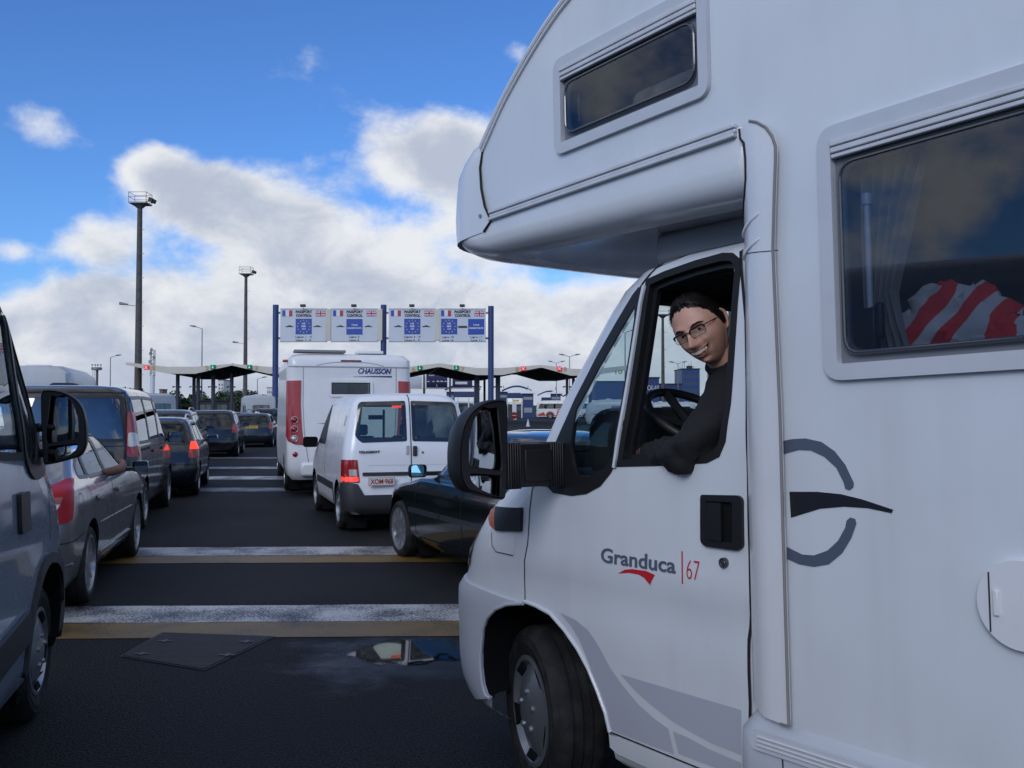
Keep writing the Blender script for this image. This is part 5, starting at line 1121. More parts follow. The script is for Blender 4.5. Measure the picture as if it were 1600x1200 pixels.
def build_driver():
    P = empty('person', mtx=MHM)
    tag(P, 'smiling dark-haired man in glasses and black jacket leaning out of the motorhome window', 'person')
    skin = mat('skin', (.60, .325, .235), .5, noise=.18, nscale=22, bump=.10, bscale=120); skin.node_tree.nodes['Principled BSDF'].inputs['Subsurface Weight'].default_value = .12
    skin.node_tree.nodes['Principled BSDF'].inputs['Subsurface Radius'].default_value = (.02, .008, .004)
    hair = mat('hair', (.009, .006, .005), .55, noise=.5, nscale=40, spec=.3)
    jm = mat('black_jacket', (.006, .006, .0075), .85, noise=.4, nscale=9, bump=.5, bscale=30)
    # head placed by what it looks like from outside: 3.1 m away just inside the pillar line
    def loc(px, py, y): s, h = M(px, py, y); return Vector((s, y, h))
    hc = loc(1095, 513, -.12)
    # axes in the vehicle frame of the view
    toc = (_cl - hc).normalized(); rt = (_i3 @ Vector((1, 0, 0))); rt = (rt - toc * rt.dot(toc)).normalized(); up = toc.cross(rt) * 1.0
    if up.z < 0: up = -up
    roll = R(27); up2 = up * math.cos(roll) - rt * math.sin(roll); rt2 = rt * math.cos(roll) + up * math.sin(roll)
    yaw = R(-26); f = toc * math.cos(yaw) + rt2 * math.sin(yaw); xr = rt2 * math.cos(yaw) - toc * math.sin(yaw)       # face turned to the picture's left
    pit = R(-6); f2 = f * math.cos(pit) + up2 * math.sin(pit); u2 = up2 * math.cos(pit) - f * math.sin(pit)
    # head-local x must be such that (x, f, u) is right handed: x = f x u
    hx = f2.cross(u2)
    HM = Matrix(((hx.x, f2.x, u2.x, hc.x), (hx.y, f2.y, u2.y, hc.y), (hx.z, f2.z, u2.z, hc.z), (0, 0, 0, 1))) @ Matrix.Scale(1.08, 4)
    na, nb = 120, 90; vs = []; fs = []
    for j in range(nb + 1):
        b = -math.pi / 2 + math.pi * j / nb
        for i in range(na): vs.append(head_pt(2 * math.pi * i / na, b))
    for j in range(nb):
        for i in range(na): fs.append((j * na + i, j * na + (i + 1) % na, (j + 1) * na + (i + 1) % na, (j + 1) * na + i))
    mb = MB().add(vs, fs)
    # ears
    for s in (1, -1):
        for r, h in ((0, 0),):
            e = []
            prof = [(0, -.030), (.010, -.027), (.016, -.012), (.021, .006), (.020, .020), (.012, .030), (0, .031), (-.006, .022), (-.006, -.015)]
            pts = [Vector((s * (.073 + .012 * max(0, -(-a)) / .02), -.008 - a, -.004 + b)) for a, b in prof]
            mb.tube([(p.x, p.y, p.z) for p in pts + [pts[0]]], .0055, 8); mb.tube([(s * .066, -.014, -.02), (s * .071, -.018, 0), (s * .068, -.016, .018)], .012, 8)
    nk = [((0, -.02, -.06), .056), ((0, -.035, -.12), .056), ((.0, -.06, -.18), .066)]
    mb.tube([p for p, r in nk], [.052, .055, .062], 20)
    me = mb.mesh(); me.transform(HM); body = link('body', me, skin, P, True, 60)
    def hb(mb_, nm, m, ang=40):
        me = mb_.mesh(); me.transform(HM); return link(nm, me, m, P, True, ang)
    # hair cap
    vs = []; fs = []; ok = {}
    rnd = random.Random(4)
    def hl(a):         # hairline elevation (z) by azimuth
        t = abs((a + math.pi) % (2 * math.pi) - math.pi)
        return .085 + .007 * math.cos(t * 3) if t < .75 else (.080 - (t - .75) * .07 if t < 1.25 else (.040 - .055 * sstep(1.25, 1.55, t) if t < 1.55 else -.015 - .045 * sstep(1.6, 2.3, t)))
    na2, nb2 = 160, 110
    for j in range(nb2 + 1):
        b = -math.pi / 2 + math.pi * j / nb2
        for i in range(na2):
            a = 2 * math.pi * i / na2; p = head_pt(a, b); k = sstep(hl(a) - .004, hl(a) + .016, p.z + .003 * math.sin(a * 9 + 1) + .002 * math.sin(a * 23))
            n = p.normalized(); th = .0035 * k * (1 + .25 * math.sin(a * 5 + b * 3) * math.sin(b * 4 - a * 3)) + .004 * k * gau(p.x, p.z, .01, .10, .05, .025) * (1 if p.y > 0 else 0)
            vs.append(p + n * th); ok[j * na2 + i] = k > .02
    for j in range(nb2):
        for i in range(na2):
            q = (j * na2 + i, j * na2 + (i + 1) % na2, (j + 1) * na2 + (i + 1) % na2, (j + 1) * na2 + i)
            if any(ok[t] for t in q): fs.append(q)
    hm = MB().add(vs, fs)
    # short strands give the outline its raggedness
    for _ in range(9000):
        a = rnd.uniform(0, 2 * math.pi); b = rnd.uniform(-.2, 1.5); p = head_pt(a, b)
        if p.z < hl(a) + .001 + .007 * rnd.random(): continue
        n = p.normalized(); t = Vector((rnd.gauss(.35, .25), 1.0 + rnd.gauss(0, .25), rnd.gauss(0, .3))) if p.z > .05 else Vector((0, rnd.gauss(-.3, .3), -1)); t = (t - n * t.dot(n)).normalized(); s0 = p + n * .002; s1 = s0 + (n * rnd.uniform(.15, .55) + t * .9).normalized() * rnd.uniform(.008, .017)
        w = n.cross(t).normalized() * .0009; hm.add([s0 - w, s0 + w, s1], [(0, 1, 2)])
    hb(hm, 'hair', hair)
    # brows, eyes, mouth
    for s in (1, -1):
        q = [head_pt(math.atan2(x, .1) * 1.0, z / .122 * 1.03) for x, z in ()]
        def fp(x, z, o=0):          # a point of the face surface at (x, z)
            b = math.asin(max(-.99, min(.99, z / .122))); a = math.asin(max(-.95, min(.95, x / (.081 * math.cos(b) * (1 - .19 * sstep(0, -.9, z / .122)))))); p = head_pt(a, b); return p + Vector((0, o, 0))
        bw = MB().tube([fp(s * .014, .024, .001), fp(s * .026, .030, .002), fp(s * .040, .030, .001), fp(s * .052, .024, 0)], [.002, .0032, .003, .0015], 8); hb(bw, 'eyebrow', hair)
        ec = fp(s * .031, .009, -.007)
        ey = MB(); ey.lathe([(.001 + .0115 * math.sin(t * math.pi / 12), -.0115 * math.cos(t * math.pi / 12)) for t in range(13)], 'Y', ec, 16); eo = hb(ey, 'eye', mat('eye_white', (.55, .50, .46), .25))
        ir = MB().lathe([(.001, .0125), (.0052, .0118), (.0056, .0105)], 'Y', ec, 14); me = ir.mesh(); me.transform(HM); link('iris', me, mat('iris_dark', (.02, .012, .008), .1), eo)
        for zz, r_ in ((.0062, .0045), (-.0058, .0038)):
            ld = MB().tube([ec + Vector((x, .0085 - abs(x) * .22, zz * (1 - (x / .018) ** 2))) for x in (-.015, -.009, 0, .009, .015)], [.002, r_, r_, r_, .002], 8); hb(ld, 'eyelid', skin)
    arc = [(-.039, -.043), (-.029, -.057), (-.015, -.068), (0, -.072), (.015, -.068), (.029, -.057), (.039, -.043)]; top = [(-.038, -.042), (-.025, -.047), (-.011, -.050), (0, -.051), (.011, -.050), (.025, -.047), (.038, -.042)]
    lip = mat('lips', (.36, .13, .10), .45)
    mo = MB(); a_ = [fp(x, z, .0015) for x, z in top]; b_ = [fp(x, z, .0015) for x, z in arc]; n = len(a_); mo.add(a_ + b_, [(i, i + 1, i + 1 + n, i + n) for i in range(n - 1)]); hb(mo, 'mouth', mat('mouth_dark', (.05, .012, .012), .5))
    te = MB()
    for i in range(8):
        x0 = -.0288 + i * .0072; xc = x0 + .0036; z0 = -.0505 - .002 * (1 - (xc / .022) ** 2); p = fp(xc, z0 - .003, .0022); te.box(p, (.0066, .003, .0100 - abs(xc) * .14))
    hb(te, 'teeth', mat('teeth', (.68, .62, .52), .3))
    hb(MB().tube([fp(x, z + .001, .001) for x, z in top], [.001, .0015, .002, .0018, .002, .0015, .001], 8), 'upper_lip', lip)
    hb(MB().tube([fp(x, z, .001) for x, z in arc], [.001, .002, .003, .0032, .003, .002, .001], 8), 'lower_lip', lip)
    # spectacles
    gf = mat('spectacle_frame', (.012, .010, .010), .3, .4); gl = MB()
    for s in (1, -1):
        R_ = rrect(-.0245, -.015, .0245, .013, .011, 5); yb = .100
        pts = [Vector((s * .0325 + a, yb - .35 * max(0, abs(s * .0325 + a) - .02), .007 + b)) for a, b in R_]
        tp = [p for p in pts if p.z > .004]
        gl.tube(pts + [pts[0]], .0009, 6, cap=False)
        gl.tube(sorted(tp, key=lambda p: p.x), .0030, 6)
        gl.tube([(s * .056, .087, .016), (s * .074, .060, .014), (s * .0795, .0, .008), (s * .076, -.020, .002)], .0017, 6)
        ln = MB().add([p for p in pts], [tuple(range(len(pts)))]); hb(ln, 'spectacle_lens', glass('lens', (.85, .88, .88), 1.5, .06))
    gl.tube([(-.009, .101, .014), (0, .104, .016), (.009, .101, .014)], .0018, 6); hb(gl, 'spectacles', gf)
    # ---------------- jacket: torso, near arm on the sill, far arm towards the wheel
    v = lambda px, py, y: tuple(loc(px, py, y))
    sh = v(1150, 622, -.20); el = v(1068, 712, .03); wr = v(1018, 706, -.10); ne = tuple(HM @ Vector((0, -.045, -.135)))
    tor = [((-1.18, -.60, .95), .20), ((-1.17, -.55, 1.20), .20), ((-1.14, -.48, 1.42), .19), ((-1.10, -.40, 1.60), .15), (tuple((Vector(ne) + Vector((-1.10, -.40, 1.60))) / 2), .125), (ne, .088)]
    arm = [((-1.10, -.40, 1.60), .15), (sh, .118), (tuple((Vector(sh) * .5 + Vector(el) * .5)), .082), (el, .070), (tuple(Vector(el) * .5 + Vector(wr) * .5), .060), (wr, .050)]
    sh2 = (-1.06, -.72, 1.52); arm2 = [((-1.10, -.40, 1.60), .15), (sh2, .10), ((-.92, -.80, 1.36), .07), ((-.76, -.68, 1.42), .055)]
    leg = [((-1.18, -.60, .95), .20), ((-.98, -.52, .95), .12), ((-.70, -.50, .98), .085)]
    # densify for folds
    jk = skin_mesh('jacket', [tor, arm, arm2], jm, None, 3); 
    tx = bpy.data.textures.new('folds', 'CLOUDS'); tx.noise_scale = .065
    dm = jk.modifiers.new('folds', 'DISPLACE'); dm.texture = tx; dm.strength = .055; dm.mid_level = .5; dm.texture_coords = 'LOCAL'
    jk.parent = P
    q = HM @ Vector((0, -.05, -.128)); ax = (HM.to_3x3() @ Vector((0, -.35, -1))).normalized()
    e1 = ax.orthogonal().normalized(); e2 = ax.cross(e1)
    MB().tube([q + (e1 * math.cos(t * math.pi / 12) + e2 * math.sin(t * math.pi / 12)) * .066 for t in range(25)], .018, 8, cap=False).build('collar', jm, P)
    skin_mesh('trousers', [leg], mat('dark_denim', (.02, .025, .04), .9), None, 2).parent = P
    # ---------------- near hand resting on the door rail, far hand on the steering wheel
    def hand(w, fw, upv, side, curl, nm='hand'):
        w = Vector(w); fw = Vector(fw).normalized(); upv = Vector(upv).normalized(); sd = fw.cross(upv).normalized() * side; upv = sd.cross(fw).normalized() * side
        ch = [[(tuple(w - fw * .03), .024), (tuple(w), .024), (tuple(w + fw * .04), .028), (tuple(w + fw * .075), .026)]]
        H_ = [skin_mesh(nm, ch, skin, None, 2)]
        for i, (o, l) in enumerate(((-.030, .068), (-.010, .078), (.010, .073), (.029, .058))):
            b = w + fw * .075 + sd * o; c = [(tuple(b - fw * .02), .0095)]; a = 0; p = b
            c.append((tuple(p), .0095))
            for k in range(3): a += curl * (1 + .15 * i); p = p + (fw * math.cos(a) - upv * math.sin(a)) * l * (.45, .32, .23)[k]; c.append((tuple(p), .0088 - k * .001))
            H_.append(skin_mesh(nm, [c], skin, None, 2))
        b = w + fw * .025 - sd * .024; c = [(tuple(b), .013)]; p = b
        for k, (x, y, z) in enumerate(((.6, -.75, -.1), (.85, -.45, -.3), (.9, -.1, -.5))): p = p + (fw * x + sd * y + upv * z).normalized() * (.034, .03, .024)[k]; c.append((tuple(p), (.012, .010, .009)[k]))
        H_.append(skin_mesh(nm, [c], skin, None, 2))
        bm = bmesh.new()
        for h in H_: bm.from_mesh(h.data); 
        me = bpy.data.meshes.new(nm); bm.to_mesh(me); bm.free()
        for h in H_: bpy.data.objects.remove(h)
        me.materials.clear(); return link(nm, me, skin, P, True, 180)
    d = (Vector(wr) - Vector(el)).normalized()
    hand(Vector(wr) + d * .035, d + Vector((0, 0, -.15)), (0, 0, 1), 1, .35)
    hand(Vector((-.745, -.67, 1.425)), (.8, .25, .25), (-.3, 0, 1), -1, .75)
    return P
build_driver()
def build_passenger():
    """driver of the grey liftback with the right arm out of the window"""
    root, B, L = LIFT
    P = empty('person', label='driver of the grey liftback with bare forearm out of the window', cat='person'); P.matrix_world = Matrix.Translation(root.location) @ Matrix.Rotation(root.rotation_euler.z, 4, 'Z')
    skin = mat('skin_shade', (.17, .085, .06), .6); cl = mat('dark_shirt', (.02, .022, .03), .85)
    x = L - 2.62
    skin_mesh('shirt', [[((x - .1, -.38, .62), .17), ((x - .08, -.40, .85), .18), ((x - .04, -.42, 1.02), .13), ((x - .02, -.42, 1.10), .065)], [((x - .04, -.42, 1.02), .13), ((x - .02, -.60, 1.02), .07), ((x + .02, -.76, 1.00), .055)]], cl, P, 2)
    mb = MB(); vs = []; fs = []; na, nb = 40, 30
    for j in range(nb + 1):
        for i in range(na):
            p = head_pt(2 * math.pi * i / na, -math.pi / 2 + math.pi * j / nb); vs.append(Vector((x + .02 + p.y, -.42 + p.x, 1.25 + p.z)))
    for j in range(nb):
        for i in range(na): fs.append((j * na + i, j * na + (i + 1) % na, (j + 1) * na + (i + 1) % na, (j + 1) * na + i))
    mb.add(vs, fs); mb.tube([(x + .0, -.42, 1.08), (x + .01, -.42, 1.18)], .055, 14); mb.build('body', skin, P)
    hv = MB(); hv.add([v + (v - Vector((x + .02, -.42, 1.25))).normalized() * .012 for v in vs], [f for f in fs if all(vs[i].z > 1.27 or vs[i].x < x + .0 for i in f)]); hv.build('hair', mat('hair'), P)
    skin_mesh('forearm', [[((x + .02, -.76, 1.00), .040), ((x + .06, -.93, 1.04), .048), ((x + .16, -.95, 1.07), .038), ((x + .25, -.93, 1.09), .030), ((x + .30, -.92, 1.10), .034), ((x + .34, -.91, 1.10), .030)]], skin, P, 2)
    for k in range(4):
        y = -.94 + .018 * k; skin_mesh('finger', [[((x + .33, y, 1.10), .012), ((x + .37, y, 1.095), .010), ((x + .385, y, 1.07), .009), ((x + .38, y, 1.05), .008)]], skin, P, 1)
build_passenger()
# ------------------------------------------------------------------ the port beyond the queue
def front_m(x, y, z): return Matrix(((1, 0, 0, x), (0, 0, -1, y), (0, 1, 0, z), (0, 0, 0, 1)))     # read from the viewer's side
def pz(py, d): return CAMH + (HOR - py) / F * d
def pxx(px, d): return (px - 800) / F * d
conc = mat('mast_concrete', (.105, .10, .09), .8, noise=.3, nscale=2); galv = mat('galvanised', (.25, .26, .27), .5, .4, noise=.2)
blue = paint('gantry_blue', (.018, .04, .16), .4, .2, noise=.15); cream = mat('fascia_cream', (.60, .56, .48), .6, noise=.08, nscale=.5); dkm = mat('dark_steel', (.03, .032, .036), .6, noise=.2)
wht = mat('white_panel', (.66, .67, .68), .5, noise=.06)
def mast(px, d, ytop, w, label, floods=(1,), cage=True, lamp=False):
    x = pxx(px, d); zt = pz(ytop, d); e = empty('floodlight_mast', (x, d, 0), label=label, cat='mast', group='tall floodlight masts')
    MB().tube([(0, 0, 0), (0, 0, zt * .5), (0, 0, zt - 1.2)], [w, w * .80, w * .62], 10).build('pole', conc, e)
    pl = MB().box((.05, 0, zt - 1.15), (2.1, 2.0, .16)).tube([(0, 0, zt - 1.7), (0, 0, zt - 1.1)], [w * .7, 1.0], 8); p = pl.build('platform', galv, e)
    r = MB(); c = [(-1, -.95), (1.1, -.95), (1.1, .95), (-1, .95)]
    for i in range(4):
        a, b = c[i], c[(i + 1) % 4]; r.tube([(a[0], a[1], zt - 1.1), (a[0], a[1], zt + .1)], .035, 5)
        for z in (zt + .1, zt - .45): r.tube([(a[0], a[1], z), (b[0], b[1], z)], .03, 5)
    r.build('railing', galv, p)
    for s in floods:
        for y in (-.5, .4): MB().box((s * 1.5, y, zt - .75), (.5, .45, .5), Matrix.Rotation(.4 * s, 3, 'Y')).box((s * 1.2, y, zt - .95), (.5, .1, .1)).build('floodlight', dkm, e, bevel=.05)
    rg = MB()
    for i in range(1, int(zt / 2.9)): rg.tube([(w * .5, -w * .5, i * 2.9), (w + .22, -w * .6, i * 2.9)], .03, 4)
    rg.build('step_iron', galv, e)
    if lamp: MB().tube([(0, 0, lamp), (-1.4, 0, lamp + .15)], .04, 5).tube([(-1.3, 0, lamp + .2), (-2.3, 0, lamp + .35)], [.10, .2], 8).build('lamp_arm', galv, e)
    return e
mast(215.5, 115, 302, .46, 'tallest dark concrete mast with railed platform at upper left', lamp=pz(478, 115))
mast(383, 175, 418, .42, 'second dark mast with railed platform behind the canopy numbered 3', lamp=pz(537, 175))
mast(1036, 160, 481, .34, 'mast with double floodlights seen through the open cab window beside the driver', floods=(-1, 1))
mast(1142, 120, 395, .34, 'mast glimpsed behind the driver at the rear edge of the cab window')
def ladder_mast():
    d = 190; x = pxx(149, d); e = empty('ladder_mast', (x, d, 0), label='short mast with round lamp platform and ladder beside the dark people carrier roof', cat='mast')
    zt = pz(578, d); MB().tube([(.3, 0, 0), (.3, 0, zt)], .22, 8).build('pole', conc, e)
    MB().lathe([(.1, zt - .1), (1.0, zt), (1.0, zt + .5), (.95, zt + .5), (.95, zt + .1)], 'Z', (.2, 0, 0), 16).build('platform', galv, e)
    l = MB()
    for s in (-.55, -.15): l.tube([(s, 0, 0), (s, 0, zt)], .05, 4)
    for i in range(int(zt / .5)): l.box((-.35, 0, i * .5), (.4, .05, .05))
    l.build('ladder', galv, e)
    for a in (-.7, -.1, .4, 1.0): MB().tube([(a, 0, zt + .5), (a, 0, zt + .9)], .04, 4).box((a, 0, zt + 1.0), (.3, .2, .2)).build('floodlight', dkm, e)
ladder_mast()
def lamp_post(px, d, ytop, kind, label, sgn=1, grp='street lamps'):
    x = pxx(px, d); zt = pz(ytop, d); e = empty('street_lamp', (x, d, 0), label=label, cat='street lamp', group=grp)
    MB().tube([(0, 0, 0), (0, 0, zt)], [.11, .06], 7).build('pole', galv, e)
    for s in ((sgn,) if kind == 1 else (-1, 1)):
        MB().tube([(0, 0, zt - .05), (s * .9, 0, zt + .25)], .045, 5).build('arm', galv, e)
        MB().tube([(s * .8, 0, zt + .24), (s * 1.1, 0, zt + .30), (s * 1.7, 0, zt + .38)], [.07, .14, .06], 8).build('lamp_head', galv, e)
lamp_post(315, 130, 513, 1, 'tall single arm street lamp between the two dark masts', -1)
lamp_post(172, 150, 558, 1, 'single arm street lamp left of the tallest mast', 1)
lamp_post(402, 170, 592, 1, 'small single arm lamp just left of the first blue gantry post', 1)
lamp_post(869.5, 190, 567, 2, 'double headed lamp behind the canopy right of the number 8', 1)
lamp_post(890, 150, 557, 2, 'double headed lamp above the number 9', 1)
lamp_post(977, 120, 519, 1, 'street lamp seen through the quarter window', 1)
lamp_post(1059.5, 180, 568, 2, 'twin headed lamp between the mast and blue tower seen under the driver', 1)
lamp_post(1106, 150, 520, 2, 'street lamp pole just below the driver chin', 1)
# lattice aerial and ship radar
def lattice():
    d = 210; x = pxx(238, d); e = empty('lattice_aerial', (x, d, 0), label='white lattice aerial behind the red cross signal of lane 1', cat='aerial')
    zt = pz(546, d); zm = pz(585, d); MB().tube([(0, 0, 0), (0, 0, zm)], .5, 8).build('pole', wht, e)
    m = MB(); c = [(-.4, -.4), (.4, -.4), (.4, .4), (-.4, .4)]; n = 8
    for a in c: m.tube([(a[0], a[1], zm - .3), (a[0], a[1], zt)], .06, 4)
    for i in range(n):
        z0 = zm + (zt - zm) * i / n; z1 = zm + (zt - zm) * (i + 1) / n
        for k in range(4): a, b = c[k], c[(k + 1) % 4]; m.tube([(a[0], a[1], z0), (b[0], b[1], z1)], .045, 4)
    for i in range(5): m.box((random.uniform(-.8, .8), 0, zt - i * .9), (.35, .3, .7))
    m.build('lattice', galv, e)
lattice()
e = empty('radar_mast', (pxx(62, 230), 230, 0), label='white radar aerial rising above the vehicle roof at far left', cat='aerial')
MB().tube([(0, 0, 0), (0, 0, pz(572, 230))], [.7, .15], 8).build('mast', wht, e); MB().box((0, 0, pz(577, 230)), (3.4, .5, .25)).box((0, 0, pz(581, 230)), (1.4, .6, .3)).build('radar', wht, e, bevel=.05)
# ------------------------------------------------------------------ sign gantry
def gantry():
    d = 80; e = empty('sign_gantry', (0, d, 0), label='sign gantry on three blue posts across the lanes', cat='gantry')
    for px in (430, 599, 767): MB().tube([(pxx(px, d), 0, 0), (pxx(px, d), 0, pz(476 if px < 700 else 478, d))], .245, 20).build('post', blue, e)
    for y in (488, 528): MB().box(((pxx(430, d) + pxx(767, d)) / 2, .25, pz(y, d)), (pxx(767, d) - pxx(430, d), .16, .16)).build('beam', cream, e)
    for px in (514, 684, 594): MB().box((pxx(px, d), -.36, pz(508, d)), (.44, .3, 2.62)).build('beam_cover', cream, e, bevel=.02)
gantry()
inkb = mat('sign_black', (.02, .02, .025), .5); sblue = mat('sign_blue', (.012, .06, .36), .45); swhite = mat('sign_face', (.56, .60, .66), .45, noise=.06, nscale=1); yel = mat('sign_yellow', (.60, .42, .05), .5); sred = mat('sign_red', (.42, .03, .05), .5); flagb = mat('flag_blue', (.02, .06, .32), .5); flagw = mat('flag_white', (.7, .7, .72), .5); uk = mat('flag_navy', (.02, .03, .13), .5)
def gsign(ox, label, kind, t1, t2):
    d = 79.6; K = .225; X = lambda cx: pxx(420 + cx * K, d); Z = lambda cy: pz(460 + cy * K, d); s = K / F * d
    x0, x1, z0, z1 = X(ox + 78), X(ox + 402), Z(330), Z(98)
    e = empty('passport_sign', ((x0 + x1) / 2, d, (z0 + z1) / 2), label=label, cat='sign', group='passport control signs'); cx, cz = (x0 + x1) / 2, (z0 + z1) / 2
    g = lambda a, b, off=0: (X(ox + a) - cx, -.10 - off, Z(b) - cz)
    fr = MB().box((0, 0, 0), (x1 - x0, .16, z1 - z0)).build('panel', swhite, e, bevel=.02)
    MB().box((0, 0, (z1 - z0) / 2 - .02), (x1 - x0 + .03, .2, .05)).box((0, 0, -(z1 - z0) / 2 + .02), (x1 - x0 + .03, .2, .05)).build('panel_edge', galv, e)
    def rect(nm, a0, b0, a1, b1, m, off=.004, par=None): p, q = g(a0, b0), g(a1, b1); return MB().box(((p[0] + q[0]) / 2, -.088 - off, (p[2] + q[2]) / 2), (abs(q[0] - p[0]), .016, abs(p[2] - q[2]))).build(nm, m, par or e)
    def tx(a, b, s_, h, w, m, bold=.010): p = g(a, b); return text('lettering', s_, .3, front_m(p[0], -.108, p[2]), m, e, bold=bold, fit=(w * s, h * s), depth=.003)
    f = rect('french_flag', 92, 110, 161, 151, flagw)
    rect('flag_stripe', 92, 110, 114, 151, sblue, .010, f); rect('flag_stripe', 139, 110, 161, 151, sred, .010, f)
    f = rect('british_flag', 324, 111, 392, 152, uk)
    p0 = g(324, 152); p1 = g(392, 111); fx, fz = (p0[0] + p1[0]) / 2, (p0[2] + p1[2]) / 2; fw, fh = p1[0] - p0[0], p1[2] - p0[2]
    def diag(w, m, o):
        mb = MB(); L_ = math.hypot(fw, fh); a = math.atan2(fh, fw)
        for sg in (1, -1): mb.box((fx, -.096 - o, fz), (L_ * .97, .006, w), Matrix.Rotation(-a * sg, 3, 'Y'))
        mb.build('flag_saltire', m, f)
    diag(.13, flagw, .006); diag(.05, sred, .010)
    MB().box((fx, -.108, fz), (fw, .004, .20)).box((fx, -.1082, fz), (.20, .004, fh)).build('flag_cross', flagw, f); MB().box((fx, -.112, fz), (fw, .004, .11)).box((fx, -.1122, fz), (.11, .004, fh)).build('flag_cross', sred, f)
    tx(242, 120, 'PASSPORT', 20, 114, inkb, .012); tx(242, 146, 'CONTROL', 20, 110, inkb, .012)
    def carpic(a, b, bus=False):
        if bus: P = [(-30, -8), (30, -8), (32, 7), (-32, 7), (-32, 0)]
        else: P = [(-30, 3), (-28, -1), (-14, -3), (-6, -8), (8, -8), (16, -2), (29, 1), (30, 4), (18, 4), (17, 6), (10, 6), (9, 4), (-12, 4), (-13, 6), (-20, 6), (-21, 4)]
        patch('pictogram', [(X(ox + a + u) - cx, Z(b + v) - cz) for u, v in P], lambda p, q: Vector((p, -.090, q)), inkb, e, [], 0, thick=.002)
    def eu(a0, a1):
        rect('blue_square', a0, 168, a1, 277, sblue); c = (a0 + a1) / 2
        for k in range(12):
            t = k * math.pi / 6; sx, sy = c + 43 * math.sin(t), 222 - 43 * math.cos(t); P = []
            for j in range(10): rr = 6.2 if j % 2 == 0 else 2.6; P.append((X(ox + sx + rr * math.sin(j * math.pi / 5)) - cx, Z(sy - rr * math.cos(j * math.pi / 5)) - cz))
            patch('star', P, lambda p, q: Vector((p, -.104, q)), yel, e, [], 0)
        for i, w in enumerate(('UE', 'EEE', 'CH')): tx(c, 202 + 19 * i, w, 12, 24 if i != 1 else 30, flagw)
    def tous(a0, a1):
        rect('blue_square', a0, 170, a1, 279, sblue); c = (a0 + a1) / 2; tx(c, 212, 'TOUS', 11, 42, flagw); tx(c, 234, 'PASSEPORTS', 11, 100, flagw)
    if kind == 'eu': eu(185, 297); carpic(143, 222); carpic(337, 222); tx(240, 296, t1, 16, 112, inkb, .002); tx(240, 317, t2, 13, 104, inkb, .002)
    if kind == 'all': tous(185, 297); carpic(143, 222); carpic(337, 222); tx(240, 296, t1, 16, 72, inkb, .002); tx(240, 317, t2, 13, 66, inkb, .002)
    if kind == 'both': eu(92, 204); tous(280, 392); carpic(242, 226, True); tx(140, 297, 'Ligne 10', 15, 80, inkb, .002); tx(140, 318, 'Lane 10', 13, 74, inkb, .002); tx(336, 297, 'Ligne 11', 15, 80, inkb, .002); tx(336, 318, 'Lane 11', 13, 74, inkb, .002)
    l = g(240, 80); MB().box((l[0], -.35, l[2]), (.42, .3, .22)).box((l[0], -.1, l[2] - .2), (.05, .4, .05)).build('sign_lamp', dkm, e, bevel=.04)
gsign(0, 'passport control sign for lanes 1 to 4, leftmost on the gantry', 'eu', 'Lignes 1 - 4', 'Lanes 1 - 4')
gsign(353, 'passport control sign for lane 5 with a plain blue square reading tous passeports', 'all', 'Ligne 5', 'Lane 5')
gsign(755, 'passport control sign for lanes 6 to 9 right of the middle blue post', 'eu', 'Lignes 6 - 9', 'Lanes 6 - 9')
gsign(1104, 'passport control sign for lanes 10 and 11 with two blue squares', 'both', '', '')
